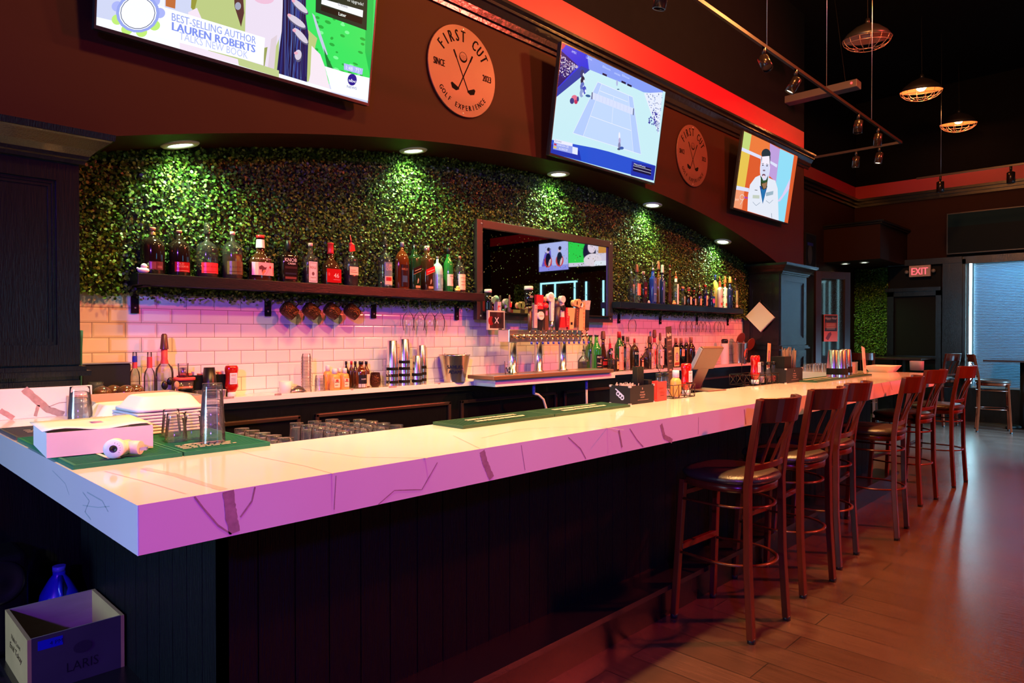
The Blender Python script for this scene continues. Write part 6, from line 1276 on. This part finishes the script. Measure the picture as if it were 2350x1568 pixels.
s.E((220, 110, 140), *q(350, 650), 7, 7); s.E((190, 50, 90), *q(365, 690), 4, 5); s.E((50, 60, 130), *q(325, 680), 5, 7); s.E((40, 90, 150), *q(490, 628), 6, 3, 10); s.E((50, 60, 130), *q(385, 660), 2.5, 6)
for x, y, c, a_, b_ in ((812, 1040, (235, 235, 245), 2, 9), (815, 1090, (180, 170, 210), 2.5, 7), (812, 1140, (130, 130, 170), 3, 8), (808, 1175, (70, 80, 120), 4, 2.5), (835, 1165, (60, 90, 170), 5, 3.5), (788, 495, (170, 180, 220), 2, 7), (800, 560, (60, 90, 140), 3, 1.2)): s.E(c, *q(x, y), a_, b_)
PP((35, 80, 205), (95, 1075), (560, 1165), (700, 1200), (1180, 1345), (1165, 1500), (80, 1210)); PP((25, 50, 170), (95, 1120), (400, 1190), (420, 1290), (80, 1210)); PP((25, 45, 165), (940, 1300), (1185, 1350), (1165, 1500), (930, 1445))
PP((230, 232, 250), (142, 1070), (332, 1115), (330, 1150), (140, 1105)); PP((150, 165, 235), (135, 1105), (385, 1160), (380, 1235), (130, 1175)); PP((190, 60, 90), (140, 1115), (165, 1120), (165, 1140), (140, 1135)); PP((225, 190, 90), (135, 1145), (165, 1150), (165, 1170), (135, 1165)); s.X('Quarterfinal', q(148, 1095), q(215, 1110), .014, (60, 70, 150)); s.X('LEHECKA CZE', q(175, 1140), q(290, 1165), .016, (235, 240, 255)); s.X('ALCARAZ ESP', q(190, 1178), q(280, 1198), .016, (235, 240, 255)); PP((225, 230, 250), (330, 1150), (385, 1165), (382, 1235), (328, 1220))
PP((12, 16, 60), (960, 1320), (1140, 1375), (1135, 1450), (950, 1400)); s.S((225, 230, 250), .003, q(955, 1345), q(1140, 1395)); s.S((225, 230, 250), .003, q(955, 1375), q(1138, 1425)); s.X('MatchPoint', q(962, 1335), q(1080, 1368), .014, (235, 240, 255))
PP((225, 232, 248), (1065, 600), (1255, 590), (1215, 1030), (1190, 960))
for k in range(170):
    a_ = rn.random(); y = 600+a_*400; x = 1085+a_*115+rn.random()*(165-a_*150); PP(((120, 140, 200), (180, 195, 230), (70, 85, 150), (235, 240, 250))[k % 4], (x, y), (x+8, y+3), (x+7, y+12), (x, y+9))
for k in range(26): s.E((60, 60, 160), *q(1110+rn.random()*90, 800+rn.random()*140), 1.6, 2.2, 0, 6)
s.a.build('screen_picture', SCR, t, fn=lambda X, Y, o: (X, -o, Y))
# ---- right screen
t, T, w, h = tv('rightmost wall screen showing a seated man in a white denim jacket', 6.925, 1.46, 2.77)
s = Scr(T, w, h, (215, 90, 45)); q = lambda x, y: (1660+x*.153, 280+y*.153)
PP((190, 210, 120), (280, 125), (425, 190), (400, 480), (245, 360)); PP((225, 190, 80), (245, 360), (400, 480), (320, 1000), (175, 950)); PP((235, 150, 110), (175, 950), (320, 1000), (280, 1310), (130, 1275)); PP((230, 120, 60), (425, 190), (700, 320), (680, 600), (380, 470)); PP((185, 155, 215), (700, 320), (850, 405), (790, 900), (680, 800)); PP((140, 215, 240), (850, 400), (1060, 500), (915, 1505), (820, 1480), (790, 900))
for pts in (((245, 365), (570, 510), (570, 560), (245, 420)), ((700, 580), (810, 640), (800, 685), (700, 620)), ((175, 950), (385, 995), (380, 1050), (170, 1010))): PP((215, 220, 245), *pts)
PP((215, 200, 235), (1000, 850), (990, 1000), (850, 1190), (800, 1200), (880, 1100)); PP((170, 60, 160), (310, 1120), (380, 1130), (375, 1155), (300, 1140))
PP((222, 228, 240), (480, 830), (545, 800), (660, 830), (780, 880), (815, 1000), (830, 1480), (360, 1335), (370, 1100), (400, 940)); PP((15, 60, 130), (545, 960), (660, 960), (590, 1230)); PP((30, 110, 170), (560, 1010), (640, 1010), (590, 1220)); PP((45, 60, 30), (560, 860), (670, 830), (650, 990), (600, 1020), (560, 950)); PP((150, 110, 80), (575, 930), (655, 900), (640, 990), (605, 1005))
s.E((238, 228, 240), *q(625, 690), 11.5, 33, 4); PP((210, 215, 240), (560, 560), (700, 560), (685, 830), (610, 900), (560, 800)); s.E((25, 50, 60), *q(640, 480), 10.5, 12); PP((238, 232, 245), (575, 520), (690, 510), (695, 640), (570, 640)); PP((25, 60, 60), (570, 560), (582, 500), (575, 620)); PP((25, 60, 60), (690, 500), (706, 520), (698, 680))
PP((40, 80, 50), (552, 800), (575, 830), (600, 880), (640, 870), (672, 800), (665, 880), (620, 920), (570, 900)); s.S((90, 90, 110), .006, q(575, 625), q(608, 622)); s.S((90, 90, 110), .006, q(640, 630), q(672, 640)); s.E((60, 60, 80), *q(592, 648), 2, 1.4); s.E((60, 60, 80), *q(655, 658), 2, 1.4); s.E((130, 110, 130), *q(610, 728), 3, 2); s.E((110, 70, 90), *q(605, 800), 4, 3.2); s.E((235, 215, 225), *q(605, 820), 3, 3)
PP((150, 175, 190), (640, 1060), (750, 1035), (745, 1090), (640, 1115)); PP((190, 200, 185), (440, 1095), (540, 1100), (540, 1150), (438, 1145)); s.S((120, 140, 160), .005, q(440, 1200), q(490, 1255), q(550, 1210)); s.S((120, 140, 160), .005, q(640, 1180), q(690, 1220), q(745, 1170)); s.S((60, 90, 120), .008, q(720, 1370), q(725, 1440)); s.S((30, 30, 40), .006, q(470, 1020), q(510, 1025))
for k in range(9): q0 = 2*PI*k/9; q1 = 2*PI*(k+1)/9; s.S((225, 220, 215), .006, q(280+34*math.cos(q0), 1130+40*math.sin(q0)), q(280+34*math.cos(q1), 1130+40*math.sin(q1)))
s.S((225, 220, 215), .006, q(300, 1160), q(250, 1240)); s.X('Tamron', q(160, 1180), q(230, 1180), .03, (245, 215, 190)); s.S((245, 225, 180), .004, q(150, 1240), q(190, 1230))
s.a.build('screen_picture', SCR, t, fn=lambda X, Y, o: (X, -o, Y))
# ================================================================== ROUND SIGNS
def sign(label, cx, cz, R=.306):
    t = thing('round_sign', label, 'sign', (cx, YH-.001, cz), 0, 'round golf club signs')
    MB(Matrix.Rotation(PI/2, 4, 'X')).lathe([(R, 0), (R, .012), (R-.003, .015)], 64).build('disc', pm('brushed_copper_disc', (.085, .027, .021), .45, .1, noise=.18, nscale=6), t)
    a = Art(.0003); B = (.012, .006, .005); k = R/.306
    a.arc('FIRST CUT', 0, 0, .198*k, .078*k, B, math.radians(145), math.radians(35), bold=.003, sq=.58); a.arc('GOLF EXPERIENCE', 0, 0, .262*k, .036*k, B, math.radians(218), math.radians(322), flip=True, bold=.0015, sq=.75)
    a.text('SINCE', -.212*k, -.015*k, .046*k, B, wid=.095*k, bold=.0018); a.text('2023', .222*k, -.015*k, .046*k, B, wid=.080*k, bold=.0018)
    a.line([(-.085*k, .125*k), (.045*k, -.125*k)], .008*k, B); a.line([(.085*k, .125*k), (-.045*k, -.125*k)], .008*k, B); a.line([(-.085*k, .125*k), (-.062*k, .08*k)], .013*k, B); a.line([(.085*k, .125*k), (.062*k, .08*k)], .013*k, B)
    for s_ in (-1, 1): a.poly([(s_*.036*k, -.13*k), (s_*.045*k, -.118*k), (s_*.10*k, -.095*k), (s_*.112*k, -.105*k), (s_*.10*k, -.135*k), (s_*.065*k, -.145*k)][::s_], B)
    n = 26; ring = [(.034*k*math.cos(2*PI*i/n), .095*k+.034*k*math.sin(2*PI*i/n)) for i in range(n+1)]; a.line(ring, .003*k, B)
    a.poly([(.034*k*math.cos(q), .095*k+.034*k*math.sin(q)) for q in [PI+PI*i/12 for i in range(13)]]+[(.030*k*math.cos(q), .099*k+.026*k*math.sin(q)) for q in [2*PI-PI*i/12 for i in range(13)]], B)
    for i in range(5):
        for j in range(3): a.ell((-.018+i*.009)*k, (.082+j*.011)*k, .0022*k, .0022*k, B, n=6)
    a.build('lettering_and_clubs', pm('sign_black', (.004, .003, .003), .8, spec=.04), t, fn=lambda x, y, o: (x, -.0152-o, y))
    m = MB(); [m.sph((0, -.015, z), .006, 8, 4, sy=.5) for z in (R*.93, -R*.93)]; m.build('screws', STEEL, t)
sign('nearer round copper-coloured golf club sign between the two large screens', 3.115, 3.21); sign('farther round copper golf club sign catching an orange highlight', 6.20, 3.215)
# ================================================================== TRACK LIGHTS AND CABLES
tk = thing('lighting_track', 'thin black lighting track hung over the bar, turning at its far end', 'lighting track', (0, 2.02, 3.385))
MB().box(1.0, 7.80, -.010, .010, -.012, .012).box(7.78, 7.80, .010, .86, -.012, .012).build('rail', pm('track_black', (.025, .014, .012), .35, .4), tk)
for u in (1760, 1897, 2001): 
    p = P(u, 150, y=2.02); MB().cyl((p.x, 0, .012), (p.x, 0, ZC-3.385), .0025, 6).build('suspension_cable', STEEL, tk)
LL = pm('spot_lens', (1, 1, 1), .3, emi=(1.0, .92, .62), es=6); HEAD = pm('spot_head_black', (.03, .02, .02), .22, .6)
def head(label, u, v, x=None, y=None, lit=True, tilt=(.25, 0), s=1, z=3.373):
    p = P(u, v, x=x, y=y); t = thing('track_spotlight', label, 'spotlight', (p.x, p.y, z), 0, 'track spotlights')
    MB().cyl((0, 0, 0), (0, 0, -.045*s), .012*s, 12).cyl((0, 0, -.04*s), (0, 0, -.07*s), .006*s).build('stem', BLACK, t)
    M3 = Matrix.Translation((0, 0, -.085*s)) @ Matrix.Rotation(tilt[0], 4, 'X') @ Matrix.Rotation(tilt[1], 4, 'Y')
    MB(M3).lathe([(.022*s, .03*s), (.036*s, .022*s), (.036*s, -.085*s), (.031*s, -.085*s), (.030*s, -.075*s)], 22, cap1=False).build('can', HEAD, t)
    MB(M3).lathe([(.030*s, -.074*s), (1e-4, -.074*s)], 18, cap0=False).build('lens', LL if lit else BLACK, t); return t
head('track spotlight cut off by the top edge of the frame', 1520, 5, y=2.02, lit=False); head('unlit track spotlight pointing down beside the first cable', 1753, 148, y=2.02, lit=False, tilt=(-.5, .3)); head('lit track spotlight in front of the header corner', 1826, 195, y=2.02, tilt=(.5, .2)); head('dark track spotlight hanging from the middle of the angled track', 1970, 290, y=2.02, lit=False, tilt=(.05, .1)); head('lit track spotlight near the corner of the track', 2015, 318, y=2.02, tilt=(.1, -.1))
head('left lit spotlight on the short return of the track', 1965, 355, x=7.79, tilt=(.1, 0)); head('right lit spotlight on the short return of the track', 2018, 350, x=7.79, tilt=(.15, .1))
tk = thing('lighting_track', 'second black track across the red band of the far wall', 'lighting track', (11.0, 0, 3.64)); MB().box(-.01, .01, -1.5, 2.65, -.012, .012).build('rail', MATS['track_black'], tk); MB().cyl((0, 2.35, .012), (0, 2.35, ZC-3.64), .003, 6).build('suspension_cable', STEEL, tk)
head('left dark spotlight on the far track against the red band', 2158, 412, x=11.0, lit=False, tilt=(0, 0), z=3.628, s=1.3); head('right dark spotlight on the far track near the frame edge', 2320, 390, x=11.0, lit=False, tilt=(0, 0), z=3.628, s=1.3)
# linear fixture
fx_ = thing('linear_fixture', 'long pale suspended fixture with small red indicator light', 'ceiling fixture', (8.56, 2.66, 4.34)); MB().box(-.08, .08, 0, 1.1, -.04, .05).build('housing', pm('fixture_grey', (.08, .065, .07), .5), fx_, bevel=.01); MB().sph((-.082, .06, .01), .012, 8, 5).build('indicator', pm('red_led', (.5, 0, 0), .4, emi=(1, .02, .02), es=8), fx_); MB().cyl((0, .15, .05), (0, .3, ZC-4.34), .003, 6).build('cable', BLACKM, fx_)
# ================================================================== CAGE PENDANTS
def pendant(label, x, y, z, lit):
    t = thing('cage_pendant', label, 'pendant lamp', (x, y, z), 0, 'domed cage pendant lamps'); R = .25
    t.rotation_euler = (math.radians(4), math.radians(-7), 0)
    MB().lathe([(.02, .16), (.05, .155), (.12, .125), (.2, .065), (R, 0), (R-.006, 0), (.19, .058), (.11, .115), (.02, .145)], 36, cap1=False).build('dome_shade', pm('pendant_black', (.03, .03, .035), .35, .4) if not lit else pm('pendant_copper', (.012, .008, .008), .6), t)
    MB().lathe([(R-.007, .001), (.188, .056), (.108, .112), (.03, .14)], 36, cap0=False, cap1=False).build('dome_lining', pm('copper_lining', (.62, .24, .12), .4, .4), t)
    m = MB()
    for k in range(14):
        a = 2*PI*k/14; m.tube([((R-.004)*math.cos(a)*q, (R-.004)*math.sin(a)*q, zz) for q, zz in ((1, 0), (.93, -.045), (.75, -.085), (.5, -.11), (.33, -.118))], .0028, 5)
    for q, zz in ((1, 0), (.93, -.045), (.33, -.118)): m.tube([((R-.004)*q*math.cos(2*PI*k/28), (R-.004)*q*math.sin(2*PI*k/28), zz) for k in range(28)], .003, 5, closed=True)
    m.build('wire_cage', pm('cage_wire', (.55, .35, .28), .3, .7), t)
    MB().sph((0, 0, .06), .065, 16, 10).build('bulb', pm('warm_bulb', (1, 1, 1), .3, emi=(1.0, .45, .18), es=40) if lit else pm('bulb_off', (.5, .4, .35), .2), t)
    MB().cyl((0, 0, .155), (0, 0, .21), .03, 14, .02).build('cap', BLACK, t)
    q = Vector((math.tan(math.radians(7))*0, 0, ZC-z)); M_ = t.rotation_euler.to_matrix().inverted(); MB().cyl((0, 0, .2), M_ @ Vector((0, 0, ZC-z)), .004, 6).build('cord', BLACKM, t)
    if lit: l = light('POINT', 'bulb_glow', (0, 0, .01), (1.0, .28, .07), 40, size=.05); l.parent = t
pendant('unlit dark domed cage pendant nearest the camera, top right', 8.1, 2.44, 4.66, False); pendant('glowing orange cage pendant in the middle of the three', 10.2, 2.41, 4.62, True); pendant('glowing orange cage pendant farthest and lowest in view', 12.4, 2.42, 4.68, True)
# ================================================================== FAR ROOM
ex = thing('exit_sign', 'lit red EXIT sign with two small lamp heads above the black door', 'exit sign', (XF-.17, 3.10, 2.40), -PI/2)
MB().box(-.16, .16, .0, .05, 0, .19).build('housing', pm('exit_white', (.55, .40, .42), .5), ex, bevel=.006)
a = Art(.0005); a.text('EXIT', 0, .035, .12, (1.0, .08, .10), wid=.24, bold=.003); a.build('lettering', colattr('exit_glow', emit=2.2), ex)
for x in (-.2, .2): MB().sph((x, .02, .09), .032, 12, 8).build('lamp_head', pm('lamp_head_grey', (.25, .22, .22), .4), ex)
ex.location = (XF-.21, 3.10, 2.40)
dt = thing('dark_wall_screen', 'large switched-off dark screen high on the far wall over the window', 'television', (XF-.18, 2.72, 2.74), -PI/2)
MB().box(0, 3.2, .0, .06, 0, .68).build('casing', BLACK, dt, bevel=.005); a = Art(.0003); a.rect(.02, .02, 3.18, .66, (.006, .012, .018)); a.rect(.02, .45, 3.18, .66, (.004, .02, .03)); a.build('dark_picture', colattr('dim_screen', rough=.5, spec=.05), dt)  # bluish upper band: reflected glow put into the screen's colour
d2 = thing('small_dark_screen', 'narrow dark screen with faint face on the wall past the header corner', 'television', (P(1850, 590, y=4.18).x, 4.17, P(1858, 592, y=4.18).z-.25)); a = Art(.0004); a.rect(-.02, 0, .36, .62, (.008, .010, .015)); a.ell(.13, .30, .09, .16, (.05, .06, .08)); a.rect(.02, .44, .26, .49, (.02, .03, .25))
MB().box(-.04, .40, -.001, .028, -.02, .64).build('casing', BLACK, d2); a.build('picture', MATS['dim_screen'], d2, fn=lambda x, y, o: (x, -.0015-o, y))
# glazed door standing ajar in front of the far corner
p = P(1872, 800, y=3.9); q_ = P(1951, 800, x=p.x+.62)
gd = thing('glazed_door', 'black framed glazed door with orange happy hour poster, standing ajar', 'door', (p.x, 3.9, 0)); A0 = Vector((p.x, 3.9, 0)); dx = q_.x-p.x; dy_ = q_.y-3.9; gd.rotation_euler = (0, 0, math.atan2(dy_, dx)); wd = math.hypot(dx, dy_); dz = P(1872, 622, y=3.9).z; print('gdoor', p, q_, wd, dz)
f = .11; MB().box(0, f, 0, .045, 0, dz).box(wd-f, wd, 0, .045, 0, dz).box(f, wd-f, 0, .045, dz-f, dz).box(f, wd-f, 0, .045, 0, .86).build('door_frame', pm('door_frame_brown', (.035, .018, .018), .4, noise=.2), gd, bevel=.004)
MB().box(f, wd-f, .018, .026, .86, dz-f).build('glass_pane', glassm('door_glass', (.8, .85, .9), .5, .04, .10), gd)
po = thing('wall_poster', 'orange and dark poster with script heading on the glazed door', 'poster', tuple(gd.location), gd.rotation_euler.z); 
inv = (Matrix.Translation(gd.location) @ Matrix.Rotation(gd.rotation_euler.z, 4, 'Z')).inverted()
def TD(u, v): a = inv @ CAM; b = inv @ (CAM+FW+RT*((u-1175)/F)+UP*((784-v)/F)); d = b-a; r = a+d*((-.004-a.y)/d.y); return (r.x, r.z)
(px0, pz1), (px1, pz0) = TD(1891, 722), TD(1922, 784); pw, ph = px1-px0, pz1-pz0
MB().box(px0, px1, -.004, -.001, pz0, pz1).build('paper', PRINT if False else pm('poster_paper', (.75, .25, .15), .5), po)
a = Art(.0003); a.rect(px0, pz0, px1, pz1, srgb(235, 90, 70)); a.rect(px0+.04*pw, pz0+.38*ph, px1-.04*pw, pz1-.03*ph, srgb(60, 25, 20)); a.text('Happy Hour', (px0+px1)/2, pz0+.82*ph, ph*.10, srgb(240, 200, 190), wid=pw*.85, shear=.3)
a.rect(px0+.1*pw, pz0+.50*ph, px1-.1*pw, pz0+.70*ph, srgb(180, 70, 45))
for k in range(4): a.rect(px0+.2*pw, pz0+(.46+.06*k)*ph, px1-.2*pw, pz0+(.475+.06*k)*ph, srgb(240, 180, 150))
a.poly([(px0+.12*pw, pz0+.12*ph), (px0+.3*pw, pz0+.04*ph), (px0+.55*pw, pz0+.26*ph), (px0+.5*pw, pz0+.36*ph), (px0+.3*pw, pz0+.3*ph)], srgb(130, 20, 25)); a.build('print', PRINT, po, fn=lambda x, y, o: (x, -.0042-o, y))
# tables and stools at the far side
def table(label, x, y, wx, wy, z=1.04):
    t = thing('high_table', label, 'table', (x, y, 0)); MB().box(-wx/2, wx/2, -wy/2, wy/2, z-.03, z).build('table_top', pm('dark_table', (.05, .025, .02), .2, coat=.5), t, bevel=.006); MB().lathe([(.045, .03), (.045, z-.03)], 18).build('column', BLACKM, t)
    m = MB(); [m.tube([(0, 0, .03), (.26*math.cos(q), .26*math.sin(q), .02)], .022, 6) for q in (.8, .8+PI/2, .8+PI, .8+3*PI/2)]; m.build('base_feet', BLACKM, t); return t
table('dark high table in front of the glowing window blind', 12.7, 1.62, .8, .9); table('dark high table in the far corner by boxwood panel', 12.6, 3.27, .7, .8)
gs = 'bar stools at the far tables'
A, B, C = P(2214, 984, z=0), P(2262, 992, z=0), P(2317, 991, z=0); mid = (A+B)/2
dup(stool, (12.1, 1.90, 0), -PI*.93, 'cherry stool by the window table, its slatted back to the left', gs)
dup(stool, (12.35, .98, 0), .1, 'stool at the right frame edge on the window table near side', gs)
dup(stool, (12.38, 2.68, 0), -.3, 'stool with slatted back in front of the black door', gs)
dup(stool, (11.9, 3.62, 0), -1.4, 'stool in the far corner half hidden behind the pale standing menu', gs)
# opposite end of the far wall, seen in the mirror
mt = thing('mirror_side_screen', 'screen showing two seated presenters, seen only in the mirror', 'television', (XF-.15, -3.06, 3.03), -PI/2); MB().box(0, 1.0, 0, .05, 0, .73).build('casing', BLACK, mt)
a = Art(.0004); a.rect(.01, .01, .99, .72, srgb(185, 195, 250)); a.rect(.01, .01, .99, .14, srgb(150, 150, 240)); a.poly([(.55, .14), (.9, .14), (.8, .45), (.6, .55)], srgb(110, 90, 210))
for x, c in ((.30, (15, 30, 50)), (.68, (10, 15, 45))): a.ell(x, .25, .13, .15, srgb(215, 60, 50)); a.ell(x, .30, .09, .17, srgb(*c)); a.ell(x+.01, .52, .045, .06, srgb(230, 200, 215)); a.ell(x-.01, .56, .05, .05, srgb(25, 20, 45)); a.ell(x-.05, .22, .03, .1, srgb(230, 200, 215), rot=.3)
a.build('screen_picture', SCR, mt)
m2 = thing('mirror_side_screen', 'screen showing smiling woman with green background, seen only in the mirror', 'television', (XF-.30, -1.80, 3.03), -PI/2-.35); MB().box(0, .95, 0, .05, 0, .70).build('casing', BLACK, m2)
a = Art(.0004); a.rect(.01, .01, .94, .69, srgb(225, 215, 235)); a.rect(.50, .10, .94, .69, srgb(50, 220, 80)); a.rect(.01, .3, .20, .69, srgb(220, 150, 70)); a.ell(.42, .34, .16, .26, srgb(30, 25, 60)); a.ell(.36, .46, .10, .15, srgb(240, 220, 235)); a.ell(.34, .15, .22, .15, srgb(240, 225, 235)); a.rect(.01, .01, .3, .12, srgb(240, 245, 255)); a.build('screen_picture', SCR, m2)
b = MB(); 
for y in (-4.1, -3.62, -2.98, -2.62, -2.1): b.box(XF-.03, XF-.01, y-.02, y+.02, .9, 2.72)
b.box(XF-.03, XF-.01, -4.12, -2.9, 2.72, 2.76)
struct('window_2', b, pm('daylight_gap', (.5, .8, .9), .5, emi=(.35, .85, 1.0), es=1.6))
h3 = thing('boxwood_panel', 'boxwood greenery beside the far side window, seen only in the mirror', 'plant wall')
leafwall('', 0, .9, .9, lambda x: 2.75, 3500, 0, M=Matrix.Translation((XF-.02, -4.15, 0)) @ Matrix.Rotation(-PI/2, 4, 'Z'), seed=6, size=.02).build('leaves', LEAF, h3)
